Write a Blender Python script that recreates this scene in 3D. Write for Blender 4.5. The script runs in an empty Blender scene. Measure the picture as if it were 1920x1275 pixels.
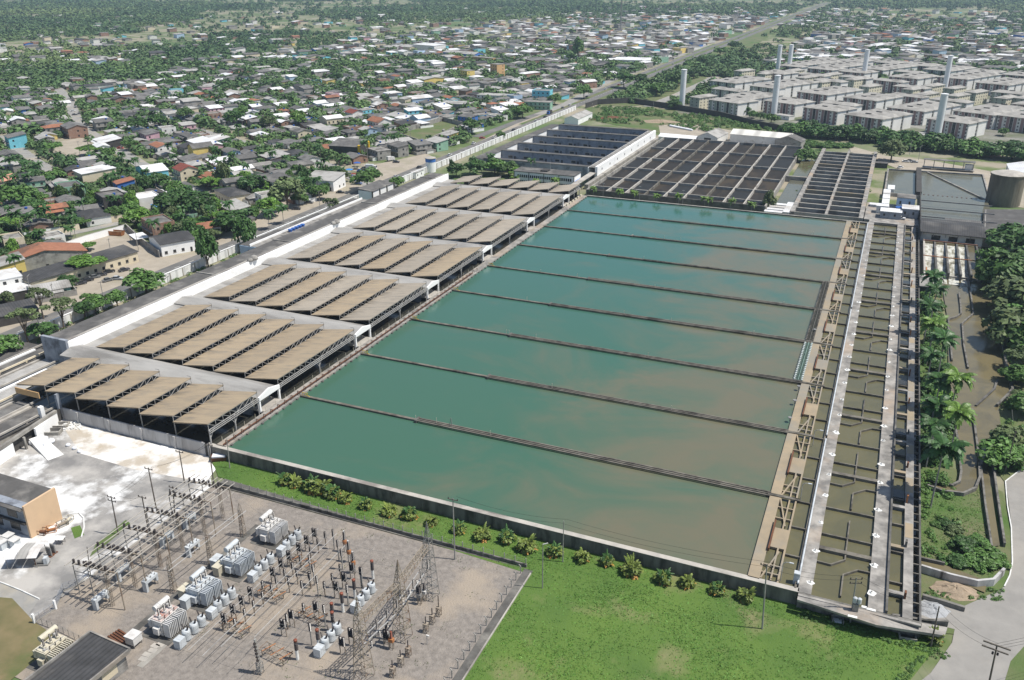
import bpy, math, random
import numpy as np
from mathutils import Vector, Matrix
random.seed(7); rs = np.random.RandomState(7)
rad = math.radians
SC = bpy.context.scene; COL = SC.collection
HAZE, SKY, SUN, EXPO = .0001, .1, 5.0, 0.12

# ---------------------------------------------------------------- camera geometry (plant axes: X across, Y depth)
FPX, PITCH, ROLL, YAW, CAMH = 1627.64, rad(23.2317), rad(-.22524), rad(23.3227), 110.0
def _rv(v):
    c, s = math.cos(YAW), math.sin(YAW)
    return np.array([c*v[0]-s*v[1], s*v[0]+c*v[1], v[2]])
_f = np.array([0, math.cos(PITCH), -math.sin(PITCH)]); _u = np.array([0, math.sin(PITCH), math.cos(PITCH)]); _r = np.array([1., 0, 0])
RT = _rv(math.cos(ROLL)*_r + math.sin(ROLL)*_u); UP = _rv(-math.sin(ROLL)*_r + math.cos(ROLL)*_u); FW = _rv(_f)
CAM = np.array([0, 0, CAMH])
def g(px, py, z=0.0):
    """where a point of the photograph lies on the level z"""
    d = FW*FPX + RT*(px-960) - UP*(py-637.5)
    p = CAM + d*((z-CAMH)/d[2])
    return float(p[0]), float(p[1])
def pj(x, y, z=0.0):
    v = np.array([x, y, z]) - CAM; w = v @ FW
    if w < 1: return -9999, -9999
    return 960+FPX*(v @ RT)/w, 637.5-FPX*(v @ UP)/w
def inframe(x, y, z=0, m=30):
    a, b = pj(x, y, z)
    return -m < a < 1920+m and -m < b < 1275+m

# ---------------------------------------------------------------- materials
MATS = {}
def mat(name, c1, c2=None, scale=.3, rough=.85, c3=None, scale2=.03, lo3=.52, hi3=.66, lo=.35, hi=.65, bump=0., bscale=None, metal=0., spec=.3,
        stripe=None, tint=False, island=0., detail=5, coord='pos', stretch=None, randv=0., edge=None):
    m = bpy.data.materials.new(name); m.use_nodes = True; MATS[name] = m
    n, l = m.node_tree.nodes, m.node_tree.links
    bs = n['Principled BSDF']; bs.inputs['Roughness'].default_value = rough; bs.inputs['Metallic'].default_value = metal
    bs.inputs['Specular IOR Level'].default_value = spec
    if coord == 'pos': src = n.new('ShaderNodeNewGeometry').outputs['Position']
    else: src = n.new('ShaderNodeTexCoord').outputs['Object']
    if stretch:
        mp = n.new('ShaderNodeMapping'); mp.inputs['Scale'].default_value = stretch; l.new(src, mp.inputs['Vector']); vec = mp.outputs[0]
    else: vec = src
    def noise(sc, det=detail):
        t = n.new('ShaderNodeTexNoise'); t.inputs['Scale'].default_value = sc; t.inputs['Detail'].default_value = det
        t.inputs['Roughness'].default_value = .6; l.new(vec, t.inputs['Vector']); return t.outputs['Fac']
    def ramp(f, a, b):
        r = n.new('ShaderNodeMapRange'); r.inputs[1].default_value = a; r.inputs[2].default_value = b; l.new(f, r.inputs[0]); return r.outputs[0]
    def mix(f, a, b, mode='MIX'):
        x = n.new('ShaderNodeMix'); x.data_type = 'RGBA'; x.blend_type = mode
        if isinstance(f, float): x.inputs[0].default_value = f
        else: l.new(f, x.inputs[0])
        for i, v in ((6, a), (7, b)):
            if isinstance(v, tuple): x.inputs[i].default_value = (*v, 1)
            else: l.new(v, x.inputs[i])
        return x.outputs[2]
    out = c1
    if c2 is None: c2 = tuple(v*.78 for v in c1)
    nf = noise(scale)
    out = mix(ramp(nf, lo, hi), c1, c2)
    if c3: out = mix(ramp(noise(scale2, 6), lo3, hi3), out, c3)
    if stripe:   # (axis, period, strength)
        oc = n.new('ShaderNodeTexCoord').outputs['Object']
        sx = n.new('ShaderNodeSeparateXYZ'); l.new(oc, sx.inputs[0])
        w = n.new('ShaderNodeMath'); w.operation = 'MULTIPLY'; w.inputs[1].default_value = 2*math.pi/stripe[1]; l.new(sx.outputs[stripe[0]], w.inputs[0])
        s = n.new('ShaderNodeMath'); s.operation = 'SINE'; l.new(w.outputs[0], s.inputs[0])
        out = mix(ramp(s.outputs[0], .1, 1.), out, mix(1., out, (1-stripe[2],)*3, 'MULTIPLY'))
    if edge:     # dirt washed to one edge: (axis, clean at, dirty at, colour)
        oc = n.new('ShaderNodeTexCoord').outputs['Object']; sx = n.new('ShaderNodeSeparateXYZ'); l.new(oc, sx.inputs[0])
        mp2 = n.new('ShaderNodeMapping'); mp2.inputs['Scale'].default_value = (.12, 1.1, 1); l.new(src, mp2.inputs['Vector'])
        t2 = n.new('ShaderNodeTexNoise'); t2.inputs['Scale'].default_value = 1.; t2.inputs['Detail'].default_value = 6; l.new(mp2.outputs[0], t2.inputs['Vector'])
        q = n.new('ShaderNodeMath'); q.operation = 'MULTIPLY'; l.new(ramp(sx.outputs[edge[0]], edge[1], edge[2]), q.inputs[0]); l.new(ramp(t2.outputs['Fac'], .46, .66), q.inputs[1])
        out = mix(q.outputs[0], out, edge[3])
    if tint:
        oi = n.new('ShaderNodeObjectInfo'); out = mix(1., out, oi.outputs['Color'], 'MULTIPLY')
    if randv:
        oi = n.new('ShaderNodeObjectInfo'); hs = n.new('ShaderNodeHueSaturation'); l.new(out, hs.inputs['Color'])
        l.new(ramp2(n, l, oi.outputs['Random'], 1-randv, 1+randv), hs.inputs['Value']); out = hs.outputs[0]
    if island:
        gi = n.new('ShaderNodeNewGeometry').outputs['Random Per Island']; hs = n.new('ShaderNodeHueSaturation')
        (l.new(out, hs.inputs['Color']) if not isinstance(out, tuple) else None)
        l.new(ramp2(n, l, gi, 1-island, 1+island), hs.inputs['Value']); out = hs.outputs[0]
    if isinstance(out, tuple): bs.inputs['Base Color'].default_value = (*out, 1)
    else: l.new(out, bs.inputs['Base Color'])
    if bump:
        b = n.new('ShaderNodeBump'); b.inputs['Strength'].default_value = bump; b.inputs['Distance'].default_value = .3
        l.new(noise(bscale or scale*4), b.inputs['Height']); l.new(b.outputs[0], bs.inputs['Normal'])
    return m
def ramp2(n, l, f, a, b):
    r = n.new('ShaderNodeMapRange'); r.inputs[3].default_value = a; r.inputs[4].default_value = b; l.new(f, r.inputs[0]); return r.outputs[0]

# ---------------------------------------------------------------- mesh builder
class MB:
    def __init__(s): s.v = []; s.f = []; s.m = []
    def add(s, vs, fs, m=0):
        b = len(s.v); s.v += [tuple(map(float, p)) for p in vs]; s.f += [tuple(b+i for i in f) for f in fs]; s.m += [m]*len(fs); return s
    def box(s, x0, x1, y0, y1, z0, z1, m=0):
        return s.add([(x0,y0,z0),(x1,y0,z0),(x1,y1,z0),(x0,y1,z0),(x0,y0,z1),(x1,y0,z1),(x1,y1,z1),(x0,y1,z1)],
                     [(0,3,2,1),(4,5,6,7),(0,1,5,4),(1,2,6,5),(2,3,7,6),(3,0,4,7)], m)
    def cbox(s, cx, cy, cz, w, d, h, rot=0., m=0):
        c, n = math.cos(rot), math.sin(rot)
        vs = [(cx+c*x-n*y, cy+n*x+c*y, cz+z) for z in (0, h) for x, y in ((-w/2,-d/2),(w/2,-d/2),(w/2,d/2),(-w/2,d/2))]
        return s.add(vs, [(0,3,2,1),(4,5,6,7),(0,1,5,4),(1,2,6,5),(2,3,7,6),(3,0,4,7)], m)
    def prism(s, pts, z0, z1, m=0):
        n = len(pts)
        a = sum(pts[i][0]*pts[(i+1)%n][1]-pts[(i+1)%n][0]*pts[i][1] for i in range(n))
        if a < 0: pts = pts[::-1]
        return s.add([(x,y,z0) for x,y in pts]+[(x,y,z1) for x,y in pts], [tuple(range(n-1,-1,-1)), tuple(range(n,2*n))]+[(i,(i+1)%n,n+(i+1)%n,n+i) for i in range(n)], m)
    def sheet(s, pts, z, m=0):
        n = len(pts)
        a = sum(pts[i][0]*pts[(i+1)%n][1]-pts[(i+1)%n][0]*pts[i][1] for i in range(n))
        if a < 0: pts = pts[::-1]
        return s.add([(x,y,z) for x,y in pts], [tuple(range(n))], m)
    def bar(s, p, q, w=.1, h=None, m=0, n=4):
        p, q = Vector(p), Vector(q); d = q-p
        if d.length < 1e-6: return s
        d.normalize(); a = d.cross(Vector((0,0,1)))
        if a.length < 1e-3: a = Vector((1,0,0))
        a.normalize(); b = a.cross(d); h = h or w; w, hh = w/2, h/2
        c = [a*w+b*hh, a*-w+b*hh, a*-w-b*hh, a*w-b*hh]
        return s.add([p+k for k in c]+[q+k for k in c], [(0,1,2,3),(7,6,5,4)]+[(i,4+i,4+(i+1)%4,(i+1)%4) for i in range(4)], m)
    def tube(s, p, q, r0, r1=None, n=8, m=0, caps=True):
        r1 = r0 if r1 is None else r1
        p, q = Vector(p), Vector(q); d = (q-p).normalized(); a = d.orthogonal().normalized(); b = d.cross(a)
        A = [(math.cos(2*math.pi*i/n), math.sin(2*math.pi*i/n)) for i in range(n)]
        return s.add([p+(a*c+b*e)*r0 for c,e in A]+[q+(a*c+b*e)*r1 for c,e in A],
                     [(i,(i+1)%n,n+(i+1)%n,n+i) for i in range(n)]+([tuple(range(n-1,-1,-1)), tuple(range(n,2*n))] if caps else []), m)
    def lathe(s, prof, c=(0,0,0), n=10, m=0, axis=None):
        """prof: (r, z) list from bottom to top"""
        k = len(prof); ax = Vector(axis).normalized() if axis else Vector((0,0,1)); a = ax.orthogonal().normalized(); b = ax.cross(a); c = Vector(c)
        vs = [c+ax*z+(a*math.cos(2*math.pi*i/n)+b*math.sin(2*math.pi*i/n))*r for r, z in prof for i in range(n)]
        fs = [(j*n+i, j*n+(i+1)%n, (j+1)*n+(i+1)%n, (j+1)*n+i) for j in range(k-1) for i in range(n)]
        return s.add(vs, fs+[tuple(range(n-1,-1,-1)), tuple((k-1)*n+i for i in range(n))], m)
    def wall(s, pts, w, z0, z1, m=0, closed=False):
        """a wall of width w along a plan polyline, mitred"""
        P = [Vector((x,y)) for x,y in pts]; n = len(P); L = []; R = []
        for i in range(n):
            d0 = (P[i]-P[i-1]).normalized() if (i > 0 or closed) else None
            d1 = (P[(i+1)%n]-P[i]).normalized() if (i < n-1 or closed) else None
            d0 = d0 or d1; d1 = d1 or d0
            t = (d0+d1); t = t.normalized() if t.length > 1e-4 else d1
            nn = Vector((-t.y, t.x)); k = w/2/max(.35, nn.dot(Vector((-d1.y, d1.x))))
            L.append(P[i]+nn*k); R.append(P[i]-nn*k)
        vs = [(p.x,p.y,z) for z in (z0,z1) for p in L+R]
        fs = []; e = n if closed else n-1
        for i in range(e):
            j = (i+1)%n
            fs += [(2*n+i,3*n+i,3*n+j,2*n+j), (i,2*n+i,2*n+j,j), (n+i,n+j,3*n+j,3*n+i), (i,j,n+j,n+i)]
        if not closed: fs += [(0,n,3*n,2*n), (n-1,3*n-1,4*n-1,2*n-1)]
        return s.add(vs, fs, m)
    def mesh(s, name, mats):
        me = bpy.data.meshes.new(name); me.from_pydata(s.v, [], s.f)
        for q in (mats if isinstance(mats, (list, tuple)) else [mats]): me.materials.append(MATS[q] if isinstance(q, str) else q)
        if any(s.m): me.polygons.foreach_set('material_index', s.m)
        me.update(); return me
    def build(s, name, mats, parent=None, loc=None, rot=None, smooth=False):
        me = s.mesh(name, mats)
        if smooth: me.shade_smooth()
        return put(name, me, parent, loc, rot)
def put(name, me, parent=None, loc=None, rot=None, scale=None):
    o = bpy.data.objects.new(name, me); COL.objects.link(o)
    if parent: o.parent = parent
    if loc is not None: o.location = loc
    if rot is not None: o.rotation_euler = (0,0,rot) if not isinstance(rot, tuple) else rot
    if scale is not None: o.scale = (scale,)*3 if not isinstance(scale, tuple) else scale
    return o
def tag(o, label, cat, group=None, kind=None):
    if label: o['label'] = label
    if cat: o['category'] = cat
    if group: o['group'] = group
    if kind: o['kind'] = kind
    elif cat: o['kind'] = 'thing'
    return o
def thing(name, label, cat, loc=(0,0,0), rot=0, group=None, scale=None):
    o = bpy.data.objects.new(name, None); COL.objects.link(o); o.empty_display_size = .5
    o.location = loc; o.rotation_euler = (0,0,rot)
    if scale: o.scale = (scale,)*3
    return tag(o, label, cat, group)
def struct(name, mb, m, z=None): return tag(mb.build(name, m), None, None, kind='structure')
def dup(root, loc, rot=0, label=None, group=None, scale=None):
    r = root.copy(); COL.objects.link(r); r.location = loc; r.rotation_euler = (0,0,rot)
    if scale: r.scale = (scale,)*3
    if label: r['label'] = label
    if group: r['group'] = group
    for ch in KIDS[root]:
        c = ch.copy(); COL.objects.link(c); c.parent = r
        for gch in KIDS.get(ch, ()):
            d = gch.copy(); COL.objects.link(d); d.parent = c
    return r
KIDS = {}
def proto(root):
    """remember the children of a thing so that copies need no search"""
    KIDS[root] = [o for o in COL.objects if o.parent is root]
    for o in KIDS[root]: KIDS[o] = [q for q in COL.objects if q.parent is o]
    return root
_O = 'first second third fourth fifth sixth seventh eighth ninth tenth eleventh twelfth thirteenth fourteenth fifteenth sixteenth seventeenth eighteenth nineteenth'.split()
_T = ['', '', 'twent', 'thirt', 'fort', 'fift', 'sixt', 'sevent', 'eight', 'ninet']
def nth(i):
    """1 -> first"""
    if i < 20: return _O[i-1]
    if i < 100: return _T[i//10]+('ieth' if i % 10 == 0 else 'y-'+_O[i % 10-1])
    return 'hundred-and-'+nth(i-100) if i > 100 else 'hundredth'
REG = {}      # noun -> [(object, look, x, y)]
MARKS = []    # (name, x, y, noun it may not be used for)
def reg(o, look, noun, x, y, group=None):
    REG.setdefault(noun, []).append((o, look, x, y))
    if group: o['group'] = group
    return o
def mark(name, x, y, ok=None): MARKS.append((name, x, y, ok))
def finish_labels():
    for noun, rows in REG.items():
        M = [m for m in MARKS if m[3] is None or noun in m[3]]
        order = []
        for m in M:
            order.append({o: i+1 for i, (o, _, _, _) in enumerate(sorted(rows, key=lambda r: (r[2]-m[1])**2+(r[3]-m[2])**2))})
        for o, look, x, y in rows:
            k = min(range(len(M)), key=lambda i: (x-M[i][1])**2+(y-M[i][2])**2); r = order[k][o]
            o['label'] = look+', '+(nth(r)+' ' if r > 1 else '')+'closest '+noun+' to '+M[k][0]

# ---------------------------------------------------------------- the palette
mat('concrete', (.36,.345,.31), (.25,.235,.21), .35, c3=(.14,.13,.12), scale2=.12)
mat('pale_concrete', (.46,.43,.38), (.34,.32,.29), .3, c3=(.22,.2,.18), scale2=.1)
mat('dark_concrete', (.13,.125,.115), (.075,.072,.066), .4, c3=(.2,.19,.17), scale2=.15)
mat('wall_concrete', (.21,.2,.18), (.1,.095,.085), .5, c3=(.05,.048,.04), scale2=.25, stretch=(1,1,.25))
mat('divider_concrete', (.19,.175,.145), (.1,.09,.075), .5, c3=(.055,.05,.042), scale2=.2)
mat('ochre_concrete', (.345,.275,.185), (.27,.225,.16), .25, c3=(.25,.23,.19), scale2=.09, lo3=.45, hi3=.6)
mat('walk_concrete', (.36,.34,.31), (.17,.162,.15), .3, c3=(.36,.285,.215), scale2=.06, lo3=.54, hi3=.7, lo=.36, hi=.62, detail=8)
mat('lime_white', (.8,.8,.78), (.6,.6,.57), .8)
mat('whitewash', (.86,.86,.85), (.8,.8,.79), .2, c3=(.62,.61,.58), scale2=.12, lo3=.62, hi3=.75)
mat('stained_white', (.5,.49,.48), (.36,.35,.34), .5, c3=(.1,.09,.085), scale2=.35, lo3=.55, hi3=.7, stretch=(1,1,.15))
mat('shed_tan', (.37,.295,.2), (.32,.255,.178), .25, c3=(.25,.215,.165), scale2=.5, lo3=.5, hi3=.72, stretch=(.22,1.3,1), stripe=(1,.9,.10), rough=.8, randv=.07, edge=(0,-6.2,-11.2,(.13,.115,.095)))
mat('shed_grey', (.375,.325,.26), (.33,.29,.235), .25, c3=(.25,.225,.19), scale2=.5, lo3=.5, hi3=.72, stretch=(.22,1.3,1), stripe=(1,.9,.10), rough=.8, randv=.07, edge=(0,-6.2,-11.2,(.13,.115,.095)))
mat('corridor_roof', (.36,.35,.33), (.28,.272,.258), .25, c3=(.19,.182,.17), scale2=.12, stretch=(.3,1,1))
mat('roof_dark', (.115,.11,.105), (.08,.077,.073), .3, c3=(.2,.19,.175), scale2=.1)
mat('roof_grey', (.2,.195,.185), (.14,.135,.13), .4, c3=(.09,.087,.083), scale2=.15, stripe=(0,.7,.22))
mat('roof_fibre', (.15,.145,.138), (.1,.097,.093), .4, c3=(.23,.22,.2), scale2=.12, stripe=(0,.8,.22))
mat('roof_charcoal', (.07,.07,.072), (.045,.045,.046), .4, c3=(.12,.115,.11), scale2=.1, stripe=(0,.9,.3))
mat('roof_light', (.42,.41,.39), (.33,.32,.3), .3, c3=(.22,.21,.19), scale2=.1, stripe=(0,.8,.15))
mat('roof_tin', (.78,.78,.78), (.66,.66,.66), .2, c3=(.5,.47,.43), scale2=.08, stripe=(0,.9,.08), rough=.45)
mat('roof_terracotta', (.36,.16,.095), (.27,.12,.07), .5, c3=(.16,.09,.06), scale2=.1, stripe=(0,.6,.2))
mat('roof_maroon', (.24,.07,.05), (.18,.055,.04), .5, stripe=(0,.6,.2))
mat('roof_slab', (.3,.285,.26), (.2,.19,.175), .4, c3=(.1,.095,.085), scale2=.2)
mat('roof_salmon', (.62,.32,.22), (.5,.26,.18), .3)
mat('wall_white', (.74,.73,.7), (.64,.63,.6), .3, c3=(.42,.4,.36), scale2=.25, lo3=.58, hi3=.72)
mat('wall_cream', (.66,.58,.43), (.56,.49,.36), .3, c3=(.38,.33,.25), scale2=.25, lo3=.58, hi3=.72)
mat('wall_grey', (.34,.325,.3), (.25,.24,.22), .4, c3=(.14,.13,.12), scale2=.25)
mat('wall_brick', (.31,.19,.14), (.24,.145,.105), .9, c3=(.36,.3,.25), scale2=.3, lo3=.55, hi3=.7)
mat('wall_cyan', (.2,.56,.66), (.17,.5,.6), .3); mat('wall_blue', (.07,.2,.55), (.06,.17,.46), .3)
mat('wall_green', (.28,.46,.34), (.22,.38,.28), .3); mat('wall_yellow', (.74,.58,.2), (.66,.5,.17), .3)
mat('wall_pink', (.6,.38,.42), (.5,.32,.36), .3); mat('wall_paleblue', (.42,.54,.68), (.34,.45,.58), .3)
mat('wall_dark', (.075,.07,.065), (.05,.047,.044), .4); mat('wall_orange', (.66,.42,.2), (.58,.37,.18), .3)
mat('wall_peach', (.62,.44,.28), (.56,.4,.26), .3, c3=(.4,.29,.19), scale2=.3, lo3=.6, hi3=.75)
mat('wall_bluegrey', (.3,.33,.37), (.22,.24,.28), .4, c3=(.12,.13,.15), scale2=.25)
mat('glass_dark', (.03,.035,.04), (.02,.022,.026), .5, rough=.2, spec=.5)
mat('window_dark', (.045,.045,.045), (.03,.03,.03), .5, rough=.35)
mat('door_wood', (.16,.1,.06), (.12,.075,.045), 1.)
mat('tank_blue', (.04,.13,.42), (.035,.11,.36), .5, rough=.5); mat('tarp_blue', (.05,.25,.62), (.04,.2,.52), .6, rough=.5)
mat('awning_green', (.08,.36,.25), (.07,.3,.2), .5)
mat('steel_grey', (.3,.295,.285), (.22,.215,.205), .8, rough=.55, metal=.3)
mat('steel_pale', (.46,.455,.44), (.36,.35,.34), .8, rough=.6, metal=.2)
mat('steel_tan', (.34,.29,.23), (.24,.2,.155), .8, rough=.7, c3=(.17,.1,.06), scale2=.5)
mat('rust', (.17,.075,.04), (.11,.05,.03), .9, rough=.9)
mat('rust_orange', (.42,.18,.07), (.3,.13,.06), .9, rough=.9)
mat('insulator_brown', (.05,.04,.037), (.035,.028,.026), 1., rough=.3, spec=.5)
mat('insulator_red', (.24,.07,.04), (.19,.055,.03), 1., rough=.45)
mat('cream_steel', (.58,.54,.43), (.5,.46,.36), .7, rough=.5)
mat('pale_steel_paint', (.56,.59,.61), (.46,.49,.51), .7, rough=.45, c3=(.38,.4,.41), scale2=.6)
mat('white_paint', (.66,.65,.63), (.54,.53,.51), .8, c3=(.4,.37,.34), scale2=.9, lo3=.55, hi3=.75, rough=.5)
mat('red_dust', (.36,.17,.13), (.6,.55,.52), .9)
mat('wood_pole', (.15,.13,.11), (.1,.085,.072), 1.); mat('concrete_pole', (.33,.32,.3), (.25,.24,.22), 1.)
mat('cable_black', (.02,.02,.02), None, 1.)
mat('asphalt', (.165,.16,.152), (.125,.122,.117), .2, c3=(.2,.19,.175), scale2=.06)
mat('road_concrete', (.285,.272,.25), (.235,.225,.208), .25, c3=(.33,.305,.27), scale2=.05, lo3=.45, hi3=.7)
mat('lane_grey', (.31,.3,.28), (.24,.235,.22), .3, c3=(.36,.32,.25), scale2=.08)
mat('sand_dirt', (.38,.335,.27), (.31,.27,.215), .15, c3=(.3,.27,.2), scale2=.05)
mat('kerb_white', (.72,.72,.7), (.55,.55,.53), .6)
mat('gravel', (.285,.255,.225), (.17,.152,.135), .9, lo=.3, hi=.7, c3=(.32,.27,.215), scale2=.07, lo3=.5, hi3=.66, bump=.6, bscale=2.5, detail=9)
mat('foam', (.55,.55,.5), (.2,.19,.14), .45, lo=.42, hi=.62, stretch=(1.6,.5,1), bump=.4)
mat('stone_pile', (.36,.28,.2), (.28,.22,.155), .9, bump=.5); mat('gravel_pile', (.4,.41,.42), (.32,.33,.34), 1.2, bump=.5)
mat('car_paint', (1,1,1), (.96,.96,.96), .5, rough=.3, spec=.5, tint=True)
mat('rubber', (.02,.02,.02), None, 1.)
mat('trunk_bark', (.16,.125,.095), (.1,.08,.06), 1.2); mat('palm_trunk', (.33,.31,.28), (.24,.225,.2), .9)
mat('leaf_mid', (.088,.17,.038), (.056,.118,.026), .35, rough=.55, island=.35, randv=.25)
mat('leaf_dark', (.056,.12,.03), (.036,.08,.02), .35, rough=.55, island=.35, randv=.25)
mat('leaf_olive', (.115,.155,.06), (.075,.108,.04), .35, rough=.6, island=.35, randv=.2)
mat('leaf_bright', (.12,.225,.036), (.08,.165,.028), .35, rough=.5, island=.3, randv=.2)
mat('palm_leaf', (.05,.115,.03), (.035,.085,.022), .5, rough=.45, island=.35, randv=.15)
mat('palm_leaf_bright', (.13,.22,.035), (.085,.16,.03), .5, rough=.45, island=.3, randv=.15)
mat('palm_leaf_orange', (.38,.22,.04), (.3,.15,.035), .6, rough=.6, island=.3)
mat('grass_blade', (.1,.215,.034), (.08,.18,.028), .1, rough=.6, island=.35)
mat('roof_striped', (.74,.72,.66), (.66,.64,.59), .2, stripe=(1,11.,.28), rough=.6)
mat('far_wood_leaf', (.085,.15,.048), (.04,.085,.03), .005, c3=(.125,.18,.06), scale2=.002, lo3=.48, hi3=.6, rough=.7, island=.3)
mat('far_leaf', (.1,.17,.05), (.048,.098,.03), .009, rough=.6, island=.45)
mat('filter_bed', (.03,.026,.022), (.017,.015,.0135), .3, c3=(.05,.039,.027), scale2=.12, stretch=(1,.25,1))
mat('filter_wet', (.022,.023,.023), (.015,.016,.016), .3, rough=.7)
mat('bed_dark', (.055,.055,.045), (.035,.035,.03), .25, rough=.12, spec=.5)
mat('apt_grey', (.68,.67,.63), (.6,.59,.56), .3); mat('apt_pink', (.3,.2,.19), (.25,.17,.165), .3)
mat('apt_white', (.76,.75,.72), (.68,.67,.64), .2); mat('apt_green', (.36,.4,.33), (.3,.34,.28), .3); mat('apt_cream', (.68,.63,.48), (.6,.56,.43), .3)
mat('apt_roof', (.38,.365,.335), (.3,.288,.265), .25, c3=(.2,.19,.17), scale2=.08, stripe=(1,.9,.1))
mat('column_white', (.76,.77,.78), (.7,.71,.72), .15, rough=.6)
mat('silo_concrete', (.21,.185,.145), (.13,.115,.09), .3, c3=(.11,.095,.07), scale2=.14, stretch=(1,1,.3))
mat('tent_white', (.82,.82,.82), (.74,.74,.74), .3, rough=.5)
mat('bag_white', (.8,.81,.83), (.6,.62,.66), .8)
mat('bridge_green', (.18,.27,.23), (.12,.18,.155), .8); mat('bridge_dark', (.12,.115,.1), (.07,.067,.06), .8); mat('stud_pale', (.58,.62,.6), None, 1.)
mat('yellow_paint', (.7,.45,.03), (.6,.38,.03), .8); mat('orange_paint', (.7,.25,.04), None, .8)

def water_mat(name, kind):
    m = bpy.data.materials.new(name); m.use_nodes = True; MATS[name] = m
    n, l = m.node_tree.nodes, m.node_tree.links; bs = n['Principled BSDF']
    bs.inputs['Roughness'].default_value = .07; bs.inputs['IOR'].default_value = 1.33
    pos = n.new('ShaderNodeNewGeometry').outputs['Position']
    def nz(sc, det, stretch=None):
        v = pos
        if stretch:
            mp = n.new('ShaderNodeMapping'); mp.inputs['Scale'].default_value = stretch; l.new(pos, mp.inputs['Vector']); v = mp.outputs[0]
        t = n.new('ShaderNodeTexNoise'); t.inputs['Scale'].default_value = sc; t.inputs['Detail'].default_value = det; t.inputs['Roughness'].default_value = .62
        t.inputs['Distortion'].default_value = 1.2; l.new(v, t.inputs['Vector']); return t.outputs['Fac']
    def math_(op, a, b):
        x = n.new('ShaderNodeMath'); x.operation = op
        for i, v in enumerate((a, b)):
            if isinstance(v, (int, float)): x.inputs[i].default_value = v
            else: l.new(v, x.inputs[i])
        return x.outputs[0]
    def mapr(f, a, b, c=0., d=1.):
        r = n.new('ShaderNodeMapRange'); r.inputs[1].default_value, r.inputs[2].default_value, r.inputs[3].default_value, r.inputs[4].default_value = a, b, c, d
        r.interpolation_type = 'SMOOTHSTEP'; l.new(f, r.inputs[0]); return r.outputs[0]
    def mix(f, a, b):
        x = n.new('ShaderNodeMix'); x.data_type = 'RGBA'; l.new(f, x.inputs[0])
        for i, v in ((6, a), (7, b)):
            if isinstance(v, tuple): x.inputs[i].default_value = (*v, 1)
            else: l.new(v, x.inputs[i])
        return x.outputs[2]
    if kind == 'basin':      # settled green water by the sheds, silt clouds drifting in from the flocculator
        sp = n.new('ShaderNodeSeparateXYZ'); l.new(pos, sp.inputs[0])
        gx = mapr(sp.outputs[0], -118, -8, -.52, .34)
        cl = math_('ADD', math_('MULTIPLY', math_('SUBTRACT', nz(.022, 7, (1, 1.3, 1)), .5), 2.4), gx)
        silt = mapr(cl, -.5, .6, 0, .95)
        base = mix(mapr(sp.outputs[1], 150, 400), (.052,.122,.082), (.044,.130,.110))
        wisps = mapr(nz(.06, 8), .42, .7, 0, .25)
        out = mix(math_('MINIMUM', math_('ADD', silt, math_('MULTIPLY', wisps, silt)), 1.), base, (.136,.130,.086))
    else:
        c1, c2 = {'floc': ((.125,.115,.062), (.105,.1,.058)), 'canal': ((.16,.135,.075), (.12,.105,.065)), 'pond': ((.13,.125,.09), (.11,.108,.08))}[kind]
        out = mix(mapr(nz(.07, 5), .4, .62), c1, c2)
    l.new(out, bs.inputs['Base Color'])
    b = n.new('ShaderNodeBump'); b.inputs['Strength'].default_value = .3; b.inputs['Distance'].default_value = .06
    l.new(nz(1.6, 3), b.inputs['Height']); l.new(b.outputs[0], bs.inputs['Normal'])
for nm, k in (('water_basin','basin'), ('water_floc','floc'), ('water_canal','canal'), ('water_pond','pond')): water_mat(nm, k)
# ================================================================ the setting: ground, roads, yards
mat('earth', (.12,.155,.055), (.3,.265,.2), .035, c3=(.085,.135,.045), scale2=.006, lo3=.48, hi3=.62, lo=.42, hi=.56, rough=.95)
mat('estate_mix', (.1,.12,.06), (.2,.19,.165), .05, c3=(.28,.27,.245), scale2=.03)
mat('lawn_green', (.118,.192,.036), (.064,.126,.026), .05, lo=.3, hi=.7, detail=9, c3=(.215,.2,.1), scale2=.07, lo3=.54, hi3=.72, rough=.9, bump=.6, bscale=3.)
mat('weedy_grass', (.085,.135,.04), (.16,.15,.085), .08, c3=(.07,.13,.03), scale2=.03, rough=.95, bump=.5, bscale=2.)
mat('brown_grass', (.2,.16,.085), (.13,.12,.055), .2, c3=(.09,.12,.04), scale2=.07, rough=.95)
mat('yard_lime', (.42,.4,.37), (.2,.195,.188), .11, lo=.36, hi=.6, detail=10, c3=(.72,.72,.71), scale2=.075, lo3=.5, hi3=.6, rough=.9)
mat('yard_tan', (.42,.36,.28), (.46,.42,.36), .16, c3=(.76,.75,.73), scale2=.1, lo3=.43, hi3=.56, rough=.9)
def sheet(name, pts, z, m): return struct(name, MB().sheet(pts, z), m)
def pxs(*a): return [g(x, y) for x, y in a]
R_ = 9000
struct('ground', MB().sheet([(-R_,-R_),(R_,-R_),(R_,R_),(-R_,R_)], -.12), 'earth')
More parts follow.
